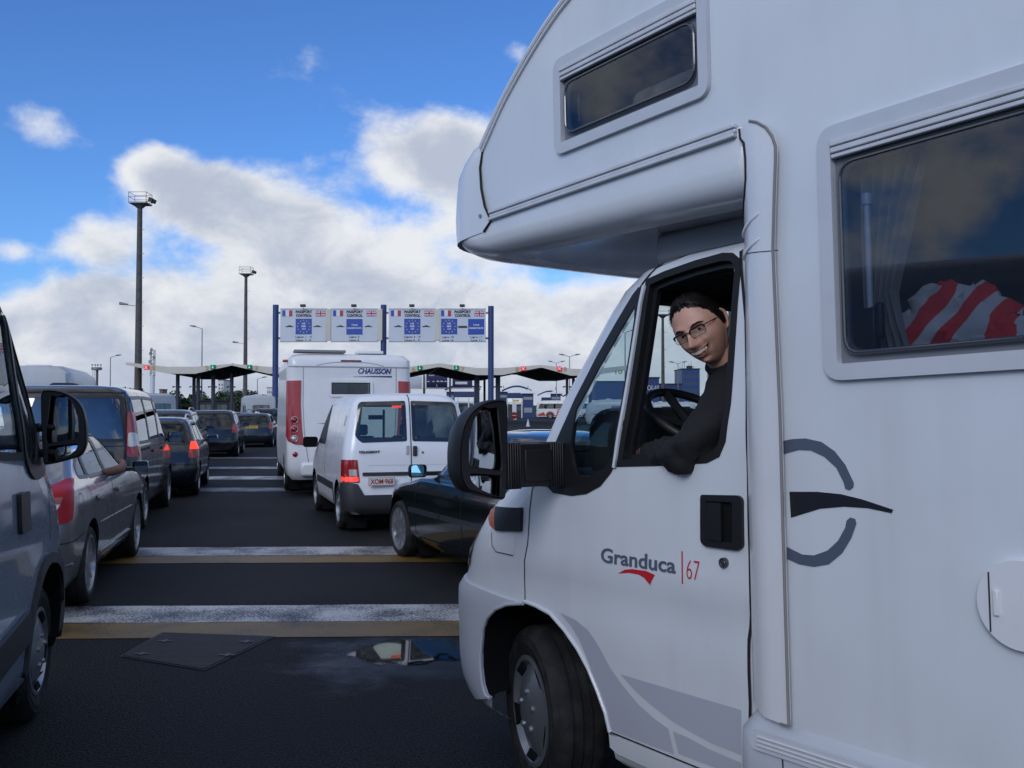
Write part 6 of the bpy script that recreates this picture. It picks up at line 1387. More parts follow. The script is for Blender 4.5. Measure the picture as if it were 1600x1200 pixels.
# ------------------------------------------------------------------ folded roof canopy over the passport lanes
def canopy():
    d = 110; dx, dy = -math.sin(R(8)) * 22, 22
    bot = [(196, 570), (262, 584), (304, 584), (362, 571), (419, 584), (455, 586), (525, 572), (595, 586), (622, 586), (686, 573), (745, 586), (785, 586), (846, 574), (892, 587), (925, 587), (1000, 575)]
    top = [566, 573, 573, 568.3, 573, 575, 567, 575, 575, 567.5, 575, 575, 570, 576, 577, 569]
    e = empty('lane_canopy', (0, d, 0), label='long folded roof canopy with cream fascia and lane numbers over the passport lanes', cat='canopy')
    f = MB(); b = [(pxx(x, d), pz(y, d)) for x, y in bot]; t = [pz(y, d) for y in top]; n = len(b)
    vs = [(b[i][0], 0, b[i][1]) for i in range(n)] + [(b[i][0], 0, t[i]) for i in range(n)] + [(b[i][0], .25, t[i]) for i in range(n)] + [(b[i][0], .25, b[i][1]) for i in range(n)]
    f.add(vs, [(k * n + i, k * n + i + 1, ((k + 1) % 4) * n + i + 1, ((k + 1) % 4) * n + i) for k in range(4) for i in range(n - 1)] + [(0, n, 2 * n, 3 * n), (n - 1, 2 * n - 1, 3 * n - 1, 4 * n - 1)])
    f.build('fascia', cream, e, smooth=False)
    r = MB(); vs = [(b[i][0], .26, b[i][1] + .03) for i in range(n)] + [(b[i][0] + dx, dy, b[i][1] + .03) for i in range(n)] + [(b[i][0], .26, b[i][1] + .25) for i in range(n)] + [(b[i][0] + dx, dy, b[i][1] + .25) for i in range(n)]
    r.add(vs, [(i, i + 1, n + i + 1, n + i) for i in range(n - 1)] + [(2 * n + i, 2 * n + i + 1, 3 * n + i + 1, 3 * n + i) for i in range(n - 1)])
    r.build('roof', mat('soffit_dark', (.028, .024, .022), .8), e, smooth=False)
    for i in (9, 12):
        MB().box((0, 0, 0), (.01, .01, .01)); q = MB(); w = .22
        q.add([(b[i][0] - w, .02, b[i][1] - .05), (b[i][0] + w, .02, b[i][1] - .05), (b[i][0] + dx + w, dy, b[i][1] - .05), (b[i][0] + dx - w, dy, b[i][1] - .05), (b[i][0] - w, .02, b[i][1] + .15), (b[i][0] + w, .02, b[i][1] + .15), (b[i][0] + dx + w, dy, b[i][1] + .15), (b[i][0] + dx - w, dy, b[i][1] + .15)], [(0, 1, 2, 3), (4, 5, 6, 7), (0, 1, 5, 4), (1, 2, 6, 5), (2, 3, 7, 6), (3, 0, 4, 7)])
        q.build('ridge_rail', cream, e, smooth=False)
    cb = mat('column_blue', (.012, .020, .05), .5, noise=.2)
    for px, w, dd in ((277.5, 4.4, 3), (303, 4, 17), (309.5, 4.4, 3), (333, 4.8, 3), (362, 4.4, 3), (441, 6, 3), (612, 6, 3), (745.5, 7.5, 3), (757, 3.5, 15), (778, 7.5, 3), (886, 4, 3), (896, 4.5, 3), (922, 4.5, 3)):
        D_ = d + dd; hh = pz(584.5, d) + .2; MB().box((pxx(px, D_), dd, hh / 2), (w / F * D_, .45, hh)).build('column', cb, e, bevel=.03)
        if px not in (757, 441): MB().tube([(pxx(px, D_) - .5, dd - .3, pz(605, D_)), (pxx(px, D_) - .18, dd - .3, pz(604, D_))], [.10, .05], 6).tube([(pxx(px, D_) + .5, dd - .3, pz(605, D_)), (pxx(px, D_) + .18, dd - .3, pz(604, D_))], [.10, .05], 6).build('column_lamp', dkm, e)
    num = mat('number_gold', (.50, .33, .12), .5); sg = mat('signal_green', (.01, .05, .025), .3, emit=(.02, .30, .12), es=.25); sr = mat('signal_red', (.25, .01, .02), .3, emit=(.8, .02, .08), es=.5)
    gl = mat('signal_arrow', (.1, .5, .3), .3, emit=(.1, .9, .5), es=.9); rl = mat('signal_cross', (.5, .2, .2), .3, emit=(1, .35, .4), es=.9)
    for s_, x, y in (('1', 239, 575), ('2', 323, 575), ('3', 400, 575), ('6', 646, 577), ('7', 723, 577), ('8', 808, 577), ('9', 883, 577), ('10', 967, 581)):
        text('lane_number', s_, .7, front_m(pxx(x, d), -.03, pz(y, d)), num, e, bold=.02, fit=(.40 if s_ != '10' else .85, .52), depth=.01)
    for x, y, k in ((229, 574.5, 0), (333, 573.5, 1), (390, 573.5, 1), (656, 575, 1), (713, 574.5, 1), (817.5, 576, 0), (874, 576, 0)):
        c = Vector((pxx(x, d), -.14, pz(y, d))); b_ = MB().box(c, (.50, .24, .50)).build('lane_signal', sg if k else sr, e, bevel=.03)
        m = MB()
        if k: m.box(c + Vector((0, -.125, .05)), (.06, .02, .26)).add([c + Vector((a, -.13, z)) for a, z in ((-.13, -.03), (.13, -.03), (0, -.17))], [(0, 1, 2)])
        else:
            for s2 in (1, -1): m.box(c + Vector((0, -.125, 0)), (.44, .02, .07), Matrix.Rotation(s2 * .785, 3, 'Y'))
        m.build('signal_mark', gl if k else rl, b_, smooth=False)
canopy()
# kiosk under the canopy
e = empty('passport_booth', (pxx(339, 118), 118, 0), label='low dark passport booth under the canopy between lanes 2 and 3', cat='booth')
MB().box((0, 0, 1.3), (3.6, 3, 2.6)).build('body', mat('booth_dark', (.035, .038, .045), .5), e, bevel=.05)
for i in range(4): MB().box((-1.3 + i * .87, -1.51, 1.75), (.75, .04, .9)).build('window', mat('booth_glass', (.09, .11, .13), .1, coat=1), e)
MB().box((0, 0, 2.66), (3.9, 3.3, .12)).build('roof', dkm, e)
# ------------------------------------------------------------------ signs, booths, coach beyond the canopy
def far_sign(px0, px1, py0, py1, d, m, label, lines):
    x0, x1, z0, z1 = pxx(px0, d), pxx(px1, d), pz(py1, d), pz(py0, d); e = empty('direction_sign', ((x0 + x1) / 2, d, 0), label=label, cat='sign')
    p = MB().box((0, 0, (z0 + z1) / 2), (x1 - x0, .2, z1 - z0)).build('panel', m, e, bevel=.02); MB().box((0, 0, z0 - .1), (x1 - x0 + .5, .12, .12)).build('lower_beam', wht, e)
    for s in (-.5, .5): MB().tube([(s * (x1 - x0 + .7), .2, 0), (s * (x1 - x0 + .7), .2, z1)], .14, 8).build('post', galv, e)
    for t_, fx, fz, w, h, mm in lines: text('lettering', t_, .5, front_m(fx * (x1 - x0), -.11, z0 + (z1 - z0) * fz), mm, p, fit=(w * (x1 - x0), h * (z1 - z0)), bold=.01)
    return e, p, (x0, x1, z0, z1)
nv = mat('sign_navy', (.010, .014, .075), .5)
e, p, q = far_sign(666, 699, 584, 606, 135, nv, 'navy direction sign with white vehicle pictograms under the lane 7 fascia', [('PORT', -.24, .88, .26, .09, flagw), ('Ferries', .24, .88, .34, .09, flagw)])
w_ = q[1] - q[0]; h_ = q[3] - q[2]
def picto(p, cx, cz, k, w): 
    P = {'car': [(-1, 0), (-.9, .3), (-.5, .35), (-.2, .7), (.4, .7), (.7, .3), (1, .2), (1, 0)], 'van': [(-1, 0), (-1, .8), (.6, .8), (1, .3), (1, 0)], 'bus': [(-1, 0), (-1, .42), (1, .42), (1, 0)], 'arrow': [(-.4, 1), (-.1, 1), (.25, -.2), (.6, -.1), (.3, -1), (-.5, -.6), (-.1, -.5)]}[k]
    patch('pictogram', [(cx + a * w, cz + b * w) for a, b in P], lambda a, b: Vector((a, -.105, b)), flagw, p, [], 0)
for k, fx in (('car', -.40), ('car', -.16), ('van', .06), ('van', .24), ('car', .42)): picto(p, fx * w_, q[2] + h_ * .42, k, .20)
picto(p, .0, q[2] + h_ * .16, 'arrow', .2)
e, p, q = far_sign(707, 738, 584, 606, 135, nv, 'navy direction sign with a white coach pictogram left of the last gantry post', [('Fret', -.25, .88, .25, .09, flagw)])
picto(p, -.15, q[2] + 2.0 * .25, 'bus', .85)
e, p, q = far_sign(632, 659, 588, 606, 135, swhite, 'pale direction sign just right of the white motorhome roof', [])
def portal(px0, px1, ytop, d, label, name='ticket_booth', roof=True):
    x0, x1 = pxx(px0, d), pxx(px1, d); zt = pz(ytop, d); w = x1 - x0
    e = empty(name, ((x0 + x1) / 2, d, 0), label=label, cat='booth')
    MB().box((0, 0, zt - .5), (w, 3.0, 1.0)).build('roof', mat('booth_blue', (.02, .04, .13), .5, noise=.2), e, bevel=.1)
    for s in (-.48, .48, -.2, .25): MB().box((s * w, -1.4, zt / 2 - .5), (.22, .22, zt - 1.0)).build('post', wht, e)
    MB().box((0, .8, 1.3), (w * .6, 1.6, 2.4)).build('cabin', mat('booth_dark'), e); MB().box((0, -1.3, zt - 1.9), (w * .9, .15, .22)).build('beam', wht, e)
    MB().box((0, -.03, 1.8), (w * .5, .05, .9)).build('window', mat('booth_glass'), e)
    if roof:
        P = [(-w * .75 + w * 1.5 * i / 10, zt + .25 + .9 * math.sin(math.pi * i / 10)) for i in range(11)]
        m = MB(); vs = [(a, -1.5, b) for a, b in P] + [(a, 1.5, b) for a, b in P] + [(a, -1.5, b + .28) for a, b in P] + [(a, 1.5, b + .28) for a, b in P]; n = 11
        m.add(vs, [(i, i + 1, n + i + 1, n + i) for i in range(n - 1)] + [(2 * n + i, 2 * n + i + 1, 3 * n + i + 1, 3 * n + i) for i in range(n - 1)] + [(i, i + 1, 2 * n + i + 1, 2 * n + i) for i in range(n - 1)]); m.build('arched_roof', mat('booth_blue'), e)
    return e
portal(705, 742, 612, 175, 'blue arched ticket booth left of the last gantry post')
portal(792, 823, 614, 185, 'blue fronted ticket booth with red lamps between the mirror and the coach')
portal(846, 872, 621, 200, 'blue ticket booth whose arched roof shows above the coach')
portal(884, 905, 623, 200, 'blue ticket booth right of the coach roof')
for s in (-.25, .25): pass
def tent(px, ytop, w, d, label):
    x = pxx(px, d); zt = pz(ytop, d); e = empty('kiosk', (x, d, 0), label=label, cat='kiosk', group='white tented kiosks'); h = w * .55
    MB().add([(-w, -w, zt - h), (w, -w, zt - h), (w, w, zt - h), (-w, w, zt - h), (0, 0, zt)], [(0, 1, 4), (1, 2, 4), (2, 3, 4), (3, 0, 4)]).build('pyramid_roof', wht, e, smooth=False)
    MB().box((0, 0, (zt - h) / 2), (w * 1.3, w * 1.3, zt - h)).build('cabin', mat('booth_blue'), e); MB().box((0, -w * .67, zt - h - .9), (w * 1.1, .06, .5)).box((0, -w * .67, 1.5), (w * 1.0, .06, .9)).build('window', mat('kiosk_glass', (.25, .30, .34), .2, coat=.5), e)
    MB().tube([(0, 0, zt), (0, 0, zt + .6)], .06, 5).build('finial', dkm, e)
tent(704, 607, 1.0, 160, 'white pyramid roofed kiosk right of the panel van')
tent(825, 608, 1.5, 178, 'white pyramid roofed kiosk left of the coach')
tent(787, 607, 1.2, 190, 'white pyramid roofed kiosk seen between the gantry post and the ticket booth')
tent(868, 609, 1.5, 195, 'white pyramid roofed kiosk above the coach')
def coach():
    d = 168; L = 12; lv = [(.35, .1, L - .1, 1.15, .2, .4), (.6, 0, L, 1.25, .25, .5), (1.6, 0, L, 1.25, .25, .5), (2.6, .05, L - .15, 1.24, .25, .5), (3.0, .1, L - .4, 1.2, .3, .5), (3.15, .5, L - .9, 1.0, .3, .4), (3.2, 2, L - 2.5, .5, .2, .2)]
    W_ = rpoly([(.5, 1.75), (L - .5, 1.75), (L - .8, 2.65), (.5, 2.65)], .1)
    root, B = make_car('coach', 'white coach with red lettering and red wheel arches beyond the canopy', lv, paint('coach_white', (.70, .68, .64), .35, .3), dict(wheels=(3.2, L - 2.6), wr=.5, ar=.56, windows=[('L', W_), ('r', W_), ('F', [(-1.05, 1.2), (1.05, 1.2), (1, 2.7), (-1, 2.7)])], belt=1.5, res=.5, seal=False), 'coach')
    rd = mat('coach_red', (.42, .02, .02), .4)
    B.feat('red_flash', 'L', [(L - .4, .55), (L - 1.8, .55), (L - 1.5, 1.2), (L - .6, .8)], rd, root, .01, res=.3); B.feat('red_stripe', 'L', rrect(.5, .5, L - 3.4, .62, .02), rd, root, .01, res=.5)
    B.feat('arch_red', 'L', [(L - 2.6 + .8 * math.cos(t * math.pi / 8), .5 + .8 * math.sin(t * math.pi / 8)) for t in range(9)] + [(L - 2.6 - .58 * math.cos(t * math.pi / 8), .5 + .58 * math.sin(t * math.pi / 8)) for t in range(9)], rd, root, .008, res=.3)
    text('lettering', 'Eastons', 1.3, side_m(L - 5.4, 1.268, 1.18), rd, root, shear=.3, bold=.03, depth=.01, fit=(3.4, .95))
    wb = empty; place(root, (L, 0), (pxx(838, d), d), 78)
    root.rotation_euler = (0, 0, R(90 + 80)); root.location = (pxx(838, d) + L * math.sin(R(80)), d - L * math.cos(R(80)), 0)
coach()
def cone(px, py, d, label, m, h=.75):
    e = empty('traffic_cone', (pxx(px, d), d, 0), label=label, cat='traffic cone', group='cones and markers')
    MB().lathe([(.22, .03), (.17, .06), (.03, h), (.001, h)], 'Z', n=16).build('cone', m, e); MB().box((0, 0, .015), (.5, .5, .03)).build('base', dkm, e); MB().lathe([(.135, h * .38), (.09, h * .62)], 'Z', n=16).build('band', mat('cone_white', (.7, .7, .7), .5), e)
cone(825, 664, 90, 'pale cone on the road right of the big door mirror', wht, .7); cone(879, 660, 100, 'red and white cone near the windscreen pillar', mat('cone_red', (.5, .03, .02), .5))
e = empty('barrier_sign', (pxx(803.5, 140), 140, 0), label='round red no entry board by a pale post on the road', cat='sign')
MB().lathe([(.001, -.05), (.5, -.05), (.5, .05), (.001, .05)], 'Y', (0, 0, .75), 24).build('disc', mat('board_red', (.45, .02, .02), .5), e); MB().box((0, -.06, .75), (.6, .02, .14)).build('bar', wht, e); MB().tube([(0, .1, 0), (0, .1, 1.0)], .05, 6).build('stand', galv, e)
e = empty('barrier_post', (pxx(804.5, 150), 150, 0), label='pale square post behind the round red board', cat='post'); MB().box((0, 0, 1.4), (.5, .5, 2.8)).build('post', wht, e, bevel=.03); MB().box((.2, 0, 3.0), (.9, .1, .3)).build('sign_plate', yel, e)
# ------------------------------------------------------------------ buildings
def building(name, px0, px1, y0, d, m, label, dep=15, win=None, roofm=None):
    x0, x1, zt = pxx(px0, d), pxx(px1, d), pz(y0, d); e = empty(name, ((x0 + x1) / 2, d + dep / 2, 0), label=label, cat='building'); w = x1 - x0
    MB().box((0, 0, zt / 2), (w, dep, zt)).build('wall', m, e); MB().box((0, 0, zt + .15), (w + .4, dep + .4, .3)).build('roof', roofm or dkm, e)
    if win:
        for i in range(win[0]):
            for j in range(win[1]): MB().box(((i + .5) / win[0] * w - w / 2, -dep / 2 - .03, zt * (.12 + .8 * (j + .5) / win[1])), (w / win[0] * .45, .06, zt / win[1] * .4)).build('window', mat('far_window', (.06, .08, .10), .2, coat=.5), e)
    return e, w, zt, dep
bw = mat('white_render', (.68, .68, .64), .7, noise=.08, nscale=.3); bb = mat('clad_blue', (.03, .055, .16), .5, noise=.12, nscale=.3); br = mat('brick_far', (.22, .14, .10), .8, noise=.3, nscale=.6)
building('tower_block', 340.5, 349, 594, 420, bw, 'slim white tower seen through the canopy columns', 10, (2, 7))
building('chimney_block', 249, 254, 609, 380, br, 'small brick tower behind the caravan roof', 5)
building('brick_block', 363.5, 370, 619, 360, br, 'brown brick block right of the canopy column', 8, (2, 3))
e, w, zt, dp = building('ship_terminal', 417, 425, 606, 520, bw, 'stepped bright white building left of the first gantry post', 20, (3, 4)); MB().box((w * .5 + 1, 0, zt * .42), (5, 18, zt * .84)).box((-w * .5 - 1.2, 0, zt * .3), (3, 18, zt * .6)).build('wing', bw, e)
for i, (a, b, y, l) in enumerate(((371, 376, 629, 'tiny white house at the skyline right of the brick block'), (376.5, 380.5, 631, 'tiny pale house beside the second mast'), (320, 327, 632, 'tiny low shed behind the passport booth'), (255, 262, 634, 'tiny cream house behind the caravan'))):
    e, w, zt, dp = building('house', a, b, y, 480, bw if i != 2 else br, l, 8, (2, 1), mat('tile_red', (.22, .09, .06), .8))
    MB().add([(-w / 2 - .2, -4.3, zt + .3), (w / 2 + .2, -4.3, zt + .3), (w / 2 + .2, 4.3, zt + .3), (-w / 2 - .2, 4.3, zt + .3), (-w / 2 - .2, 0, zt + 2), (w / 2 + .2, 0, zt + 2)], [(0, 1, 5, 4), (2, 3, 4, 5), (0, 4, 3), (1, 2, 5)]).build('gable_roof', mat('tile_red'), e, smooth=False)
e, w, zt, dp = building('port_hall', 1003, 1030, 591, 230, bb, 'dark blue hall with white CALAIS lettering seen through the open cab window', 20)
text('lettering', 'CALAIS', 2, front_m(w * .16, -dp / 2 - .06, pz(606, 230)), mat('letter_white', (.7, .7, .7), .5), e, fit=(w * .68, 1.15), depth=.03)
MB().box((w * .2, -dp / 2 - .05, pz(612, 230)), (w * .6, .06, .12)).build('red_line', sred, e)
building('blue_warehouse', 1030, 1066, 601, 240, bb, 'long dark blue warehouse right of the hall with white lettering', 20)
building('blue_warehouse', 930, 976, 597, 240, bb, 'dark blue warehouse seen through the quarter window', 20)
e, w, zt, dp = building('office_tower', 1066, 1093.5, 577, 300, mat('office_blue', (.035, .065, .20), .4, noise=.15), 'tall blue office block with roof aerials below the driver chin', 14, (6, 5))
for i in range(7): MB().tube([(-w * .4 + i * w * .13, 0, zt), (-w * .4 + i * w * .13, 0, zt + 1.4 + (i % 3) * .7)], .07, 4).build('aerial', dkm, e)
MB().box((w * .15, 0, zt + .8), (1.6, 2, 1.2)).build('plant_room', dkm, e)
# hills and far tree line
def far_land():
    rnd = random.Random(2); m = mat('far_hills', (.045, .06, .045), .9, noise=.4, nscale=.02); v = []; n = 240; H_ = []
    h = 6
    for i in range(n + 1): h += rnd.uniform(-1.6, 1.6); h = max(3, min(13, h)); H_.append(h)
    for i, h in enumerate(H_): x = -1500 + 3400 * i / n; v += [(x, 1350, -1), (x, 1350, h), (x, 1500, h * 1.3), (x, 1700, -1)]
    f = [(4 * i + k, 4 * i + 4 + k, 4 * i + 5 + k, 4 * i + 1 + k) for i in range(n) for k in range(3)]
    o = MB().add(v, f).build('hills', m); o['kind'] = 'structure'
far_land()
def tree(px, d, h, w, label):
    e = empty('tree', (pxx(px, d), d, 0), label=label, cat='tree', group='small trees at the skyline'); rnd = random.Random(px)
    MB().tube([(0, 0, 0), (.1, 0, h * .5), (0, 0, h * .8)], [w * .09, w * .06, w * .02], 6).build('trunk', mat('bark', (.06, .045, .035), .9), e)
    m = MB()
    for k in range(9):
        c = Vector((rnd.gauss(0, w * .30), rnd.gauss(0, w * .25), h * .62 + rnd.gauss(0, h * .14))); r_ = w * rnd.uniform(.18, .30)
        for _ in range(130):
            dd = Vector((rnd.gauss(0, 1), rnd.gauss(0, 1), rnd.gauss(0, 1))).normalized(); p = c + dd * r_ * rnd.uniform(.5, 1.1); t = Vector((rnd.gauss(0, 1), rnd.gauss(0, 1), rnd.gauss(0, 1))).normalized(); b_ = dd.cross(t).normalized(); s = w * .055; m.add([p + t * s, p + b_ * s, p - t * s, p - b_ * s], [(0, 1, 2, 3)])
    m.build('crown', mat('foliage', (.05, .075, .035), .8, noise=.6, nscale=.8, col2=(.02, .035, .018)), e, smooth=False)
for px, h, w, l in ((206, 9.5, 9, 'dark tree top left of the tallest mast'), (316, 7.5, 9, 'low tree left of the passport booth'), (373, 8, 8, 'low tree above the tiny white house'), (386, 7.5, 9, 'low tree right of the second mast'), (404, 7, 8, 'low tree left of the first gantry post'), (271, 7, 9, 'low tree between the caravan and the first canopy column')):
    tree(px, 330, h, w, l)
# ------------------------------------------------------------------ caravans, motorhomes and bicycles
def box_vehicle(name, label, cat, L, hw, H_, d, px, head, anchor=(0, 0), col=(.66, .67, .68), group=None, luton=False, stripe=None):
    lv = [(.32, .15, L - .2, hw - .1, .12, .3), (.45, .02, L - .03, hw - .01, .14, .4), (.9, 0, L, hw, .14, .4), (1.6, .03, L - (.05 if luton else .3), hw, .14, .4), (H_ - .35, .06, L - (.2 if luton else .8), hw, .14, .4), (H_ - .12, .12, L - .9, hw - .03, .16, .4), (H_ - .02, .3, L - 1.3, hw - .2, .2, .3), (H_, .9, L - 2, hw * .5, .2, .2)]
    W_ = [rrect(.6, 1.35, 1.7, 1.9, .06), rrect(2.4, 1.35, 3.5, 1.9, .06)]; rw = rrect(-.6, 1.4, .6, 1.95, .06)
    root, B = make_car(name, label, lv, paint('caravan_body', col, .4, .2, noise=.06), dict(wheels=(L * .42, L * .42 + .01) if cat == 'caravan' else (1.1, L - 1), wr=.32, ar=.38, windows=[('R', rw)] + [(k, P) for k in ('L', 'r') for P in W_], res=.35, belt=1.0, bowr=.03), cat, group)
    for s in (-1, 1): B.feat('tail_lamp', 'R', rrect(s * (hw - .22) - .07, .75, s * (hw - .22) + .07, 1.0, .02), RED(), root, .01, res=.2)
    if stripe:
        for k in ('L', 'r'): B.feat('stripe', k, [(.2, 1.15), (L - .8, 1.15), (L - 1.0, 1.25), (.2, 1.22)], stripe, root, .008, res=.4)
    MB().box((L * .4, 0, H_ + .04), (.6, .6, .1)).build('roof_vent', wht, root, bevel=.03); MB().box((L * .65, .2, H_ + .03), (.4, .4, .08)).build('roof_vent', wht, root, bevel=.03)
    place(root, anchor, gpx(px, d), head); return root, B
box_vehicle('motorhome', 'pale motorhome whose rounded roof shows above the dark people carrier at far left', 'motorhome', 6.2, 1.1, 2.72, 24, 100, 16, (0, -1.0), (.42, .44, .46))
box_vehicle('caravan', 'white caravan behind the slate blue estate left of the canopy columns', 'caravan', 6.0, 1.15, 2.62, 60, 277, 62, (0, -1.1), (.6, .62, .64), None, False, mat('stripe_grey', (.25, .27, .3), .5))
box_vehicle('motorhome', 'white motorhome carrying bicycles on its rear ahead of the yellow plated car', 'motorhome', 6.6, 1.15, 2.75, 76, 386, 20, (0, 1.1), (.60, .65, .70))
box_vehicle('motorhome', 'white motorhome far down the lane beside the first gantry post', 'motorhome', 6.6, 1.15, 2.75, 88, 428, 14, (0, 0), (.62, .64, .67), None, True)
box_vehicle('motorhome', 'white motorhome seen through the quarter window', 'motorhome', 6.0, 1.1, 2.5, 85, 912, 75, (6, 1.1), (.6, .62, .62), None, True, mat('stripe_blue', (.05, .1, .3), .5))
box_vehicle('caravan', 'white caravan seen through the cab window in front of the blue hall', 'caravan', 5.6, 1.1, 2.4, 100, 1002, 80, (5.6, 1.1), (.62, .63, .64), None, False, sred)
box_vehicle('motorhome', 'pale motorhome right of the caravan seen past the steering wheel', 'motorhome', 6.2, 1.1, 2.45, 110, 1042, 80, (6.2, 1.1), (.55, .57, .60))
def bicycle(px, d, label, c):
    e = empty('bicycle', (pxx(px, d), d, .95), label=label, cat='bicycle', group='bicycles on the motorhome rack'); g = mat('bike_' + c[0], c[1], .4, .2); r = .33
    for x in (-.52, .52):
        w = MB().tube([(x + r * math.cos(t * math.pi / 12), 0, r + r * math.sin(t * math.pi / 12)) for t in range(25)], .022, 6, cap=False)
        for k in range(8): w.tube([(x, 0, r), (x + r * math.cos(k * math.pi / 4), 0, r + r * math.sin(k * math.pi / 4))], .006, 3)
        w.build('wheel', TYRE(), e)
    MB().tube([(-.52, 0, r), (-.08, 0, r), (-.22, 0, .80), (-.52, 0, r)], .02, 6).tube([(-.08, 0, r), (.36, 0, .74), (-.2, 0, .76)], .02, 6).tube([(.52, 0, r), (.34, 0, .88)], .02, 6).build('frame', g, e)
    MB().box((-.24, 0, .86), (.26, .13, .05)).build('saddle', BLACKP(), e, bevel=.02); MB().tube([(.34, -.25, .95), (.34, 0, .92), (.34, .25, .95)], .016, 6).build('handlebar', BLACKP(), e)
bicycle(401, 72, 'left bicycle on the rear of the white motorhome', ('dark', (.05, .05, .06))); bicycle(414, 72.4, 'right bicycle on the rear of the white motorhome', ('red', (.16, .03, .03)))
# ------------------------------------------------------------------ ground
def build_ground():
    m = mat('asphalt', (.035, .037, .042), .55)
    nt = m.node_tree; L = nt.links; b = nt.nodes['Principled BSDF']; tc = nt.nodes.new('ShaderNodeTexCoord')
    def noise(s, d=6, r=.6):
        n = nt.nodes.new('ShaderNodeTexNoise'); n.inputs['Scale'].default_value = s; n.inputs['Detail'].default_value = d; n.inputs['Roughness'].default_value = r; L.new(tc.outputs['Object'], n.inputs[0]); return n.outputs[0]
    def rng(v, a, b_, c, d):
        q = nt.nodes.new('ShaderNodeMapRange'); q.inputs[1].default_value = a; q.inputs[2].default_value = b_; q.inputs[3].default_value = c; q.inputs[4].default_value = d; L.new(v, q.inputs[0]); return q.outputs[0]
    big = noise(.45, 6); fine = noise(85, 3, .95); vor = nt.nodes.new('ShaderNodeTexVoronoi'); vor.inputs['Scale'].default_value = 90; L.new(tc.outputs['Object'], vor.inputs[0])
    cr = nt.nodes.new('ShaderNodeValToRGB'); L.new(fine, cr.inputs[0]); e = cr.color_ramp.elements
    e[0].position = .47; e[0].color = (.003, .0034, .004, 1); e[1].position = .66; e[1].color = (.062, .064, .066, 1)
    mx = nt.nodes.new('ShaderNodeMix'); mx.data_type = 'RGBA'; mx.blend_type = 'MULTIPLY'; mx.inputs[0].default_value = 1
    cr2 = nt.nodes.new('ShaderNodeValToRGB'); L.new(big, cr2.inputs[0]); e = cr2.color_ramp.elements; e[0].position = .35; e[0].color = (.50, .50, .52, 1); e[1].position = .68; e[1].color = (1.5, 1.5, 1.5, 1)
    L.new(cr.outputs[0], mx.inputs[6]); L.new(cr2.outputs[0], mx.inputs[7])
    # damp, smoother asphalt around the puddle, with a paler halo in the colour
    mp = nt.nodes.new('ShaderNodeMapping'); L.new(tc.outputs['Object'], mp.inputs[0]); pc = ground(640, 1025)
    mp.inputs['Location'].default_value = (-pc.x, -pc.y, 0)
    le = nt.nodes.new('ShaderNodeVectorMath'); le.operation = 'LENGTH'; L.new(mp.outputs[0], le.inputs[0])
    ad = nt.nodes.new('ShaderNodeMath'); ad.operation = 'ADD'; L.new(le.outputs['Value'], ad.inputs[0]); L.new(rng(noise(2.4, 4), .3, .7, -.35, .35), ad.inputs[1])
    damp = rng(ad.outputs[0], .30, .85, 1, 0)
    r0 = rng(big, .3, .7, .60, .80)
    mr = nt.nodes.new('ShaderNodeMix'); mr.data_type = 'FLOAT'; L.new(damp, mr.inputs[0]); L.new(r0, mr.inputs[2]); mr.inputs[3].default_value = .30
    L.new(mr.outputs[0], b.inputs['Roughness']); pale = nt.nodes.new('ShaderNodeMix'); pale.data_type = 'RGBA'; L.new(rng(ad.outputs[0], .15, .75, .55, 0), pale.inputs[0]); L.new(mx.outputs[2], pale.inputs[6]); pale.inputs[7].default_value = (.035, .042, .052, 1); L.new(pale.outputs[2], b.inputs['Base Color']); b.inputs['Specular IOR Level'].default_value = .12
    bp = nt.nodes.new('ShaderNodeBump'); bp.inputs['Strength'].default_value = .7; bp.inputs['Distance'].default_value = .006; L.new(vor.outputs[0], bp.inputs['Height']); L.new(bp.outputs[0], b.inputs['Normal'])
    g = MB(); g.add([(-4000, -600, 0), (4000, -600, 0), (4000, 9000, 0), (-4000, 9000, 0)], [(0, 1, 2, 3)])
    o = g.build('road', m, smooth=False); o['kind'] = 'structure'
    def line_mat(name, c, thr, dark):
        m = mat(name, c, .5); nt = m.node_tree; b = nt.nodes['Principled BSDF']; tc = nt.nodes.new('ShaderNodeTexCoord'); n = nt.nodes.new('ShaderNodeTexNoise'); n.inputs['Scale'].default_value = 60; n.inputs['Detail'].default_value = 5; n.inputs['Roughness'].default_value = .8
        n2 = nt.nodes.new('ShaderNodeTexNoise'); n2.inputs['Scale'].default_value = 2.2; n2.inputs['Detail'].default_value = 6
        nt.links.new(tc.outputs['Object'], n.inputs[0]); nt.links.new(tc.outputs['Object'], n2.inputs[0])
        a = nt.nodes.new('ShaderNodeMath'); a.operation = 'ADD'; nt.links.new(n.outputs[0], a.inputs[0]); a2 = nt.nodes.new('ShaderNodeMath'); a2.operation = 'MULTIPLY'; a2.inputs[1].default_value = .5; nt.links.new(n2.outputs[0], a2.inputs[0]); nt.links.new(a2.outputs[0], a.inputs[1])
        r = nt.nodes.new('ShaderNodeMapRange'); r.inputs[1].default_value = thr - .04; r.inputs[2].default_value = thr + .08; nt.links.new(a.outputs[0], r.inputs[0])
        x = nt.nodes.new('ShaderNodeMix'); x.data_type = 'RGBA'; nt.links.new(r.outputs[0], x.inputs[0]); x.inputs[6].default_value = (*dark, 1); x.inputs[7].default_value = (*c, 1); nt.links.new(x.outputs[2], b.inputs['Base Color'])
        return m
    wm = line_mat('white_line_paint', (.50, .51, .51), .72, (.02, .022, .026)); ym = line_mat('yellow_line_paint', (.17, .105, .018), .66, (.028, .022, .014))
    dirt = line_mat('worn_line_paint', (.26, .265, .27), .76, (.02, .022, .026))
    rnd = random.Random(5)
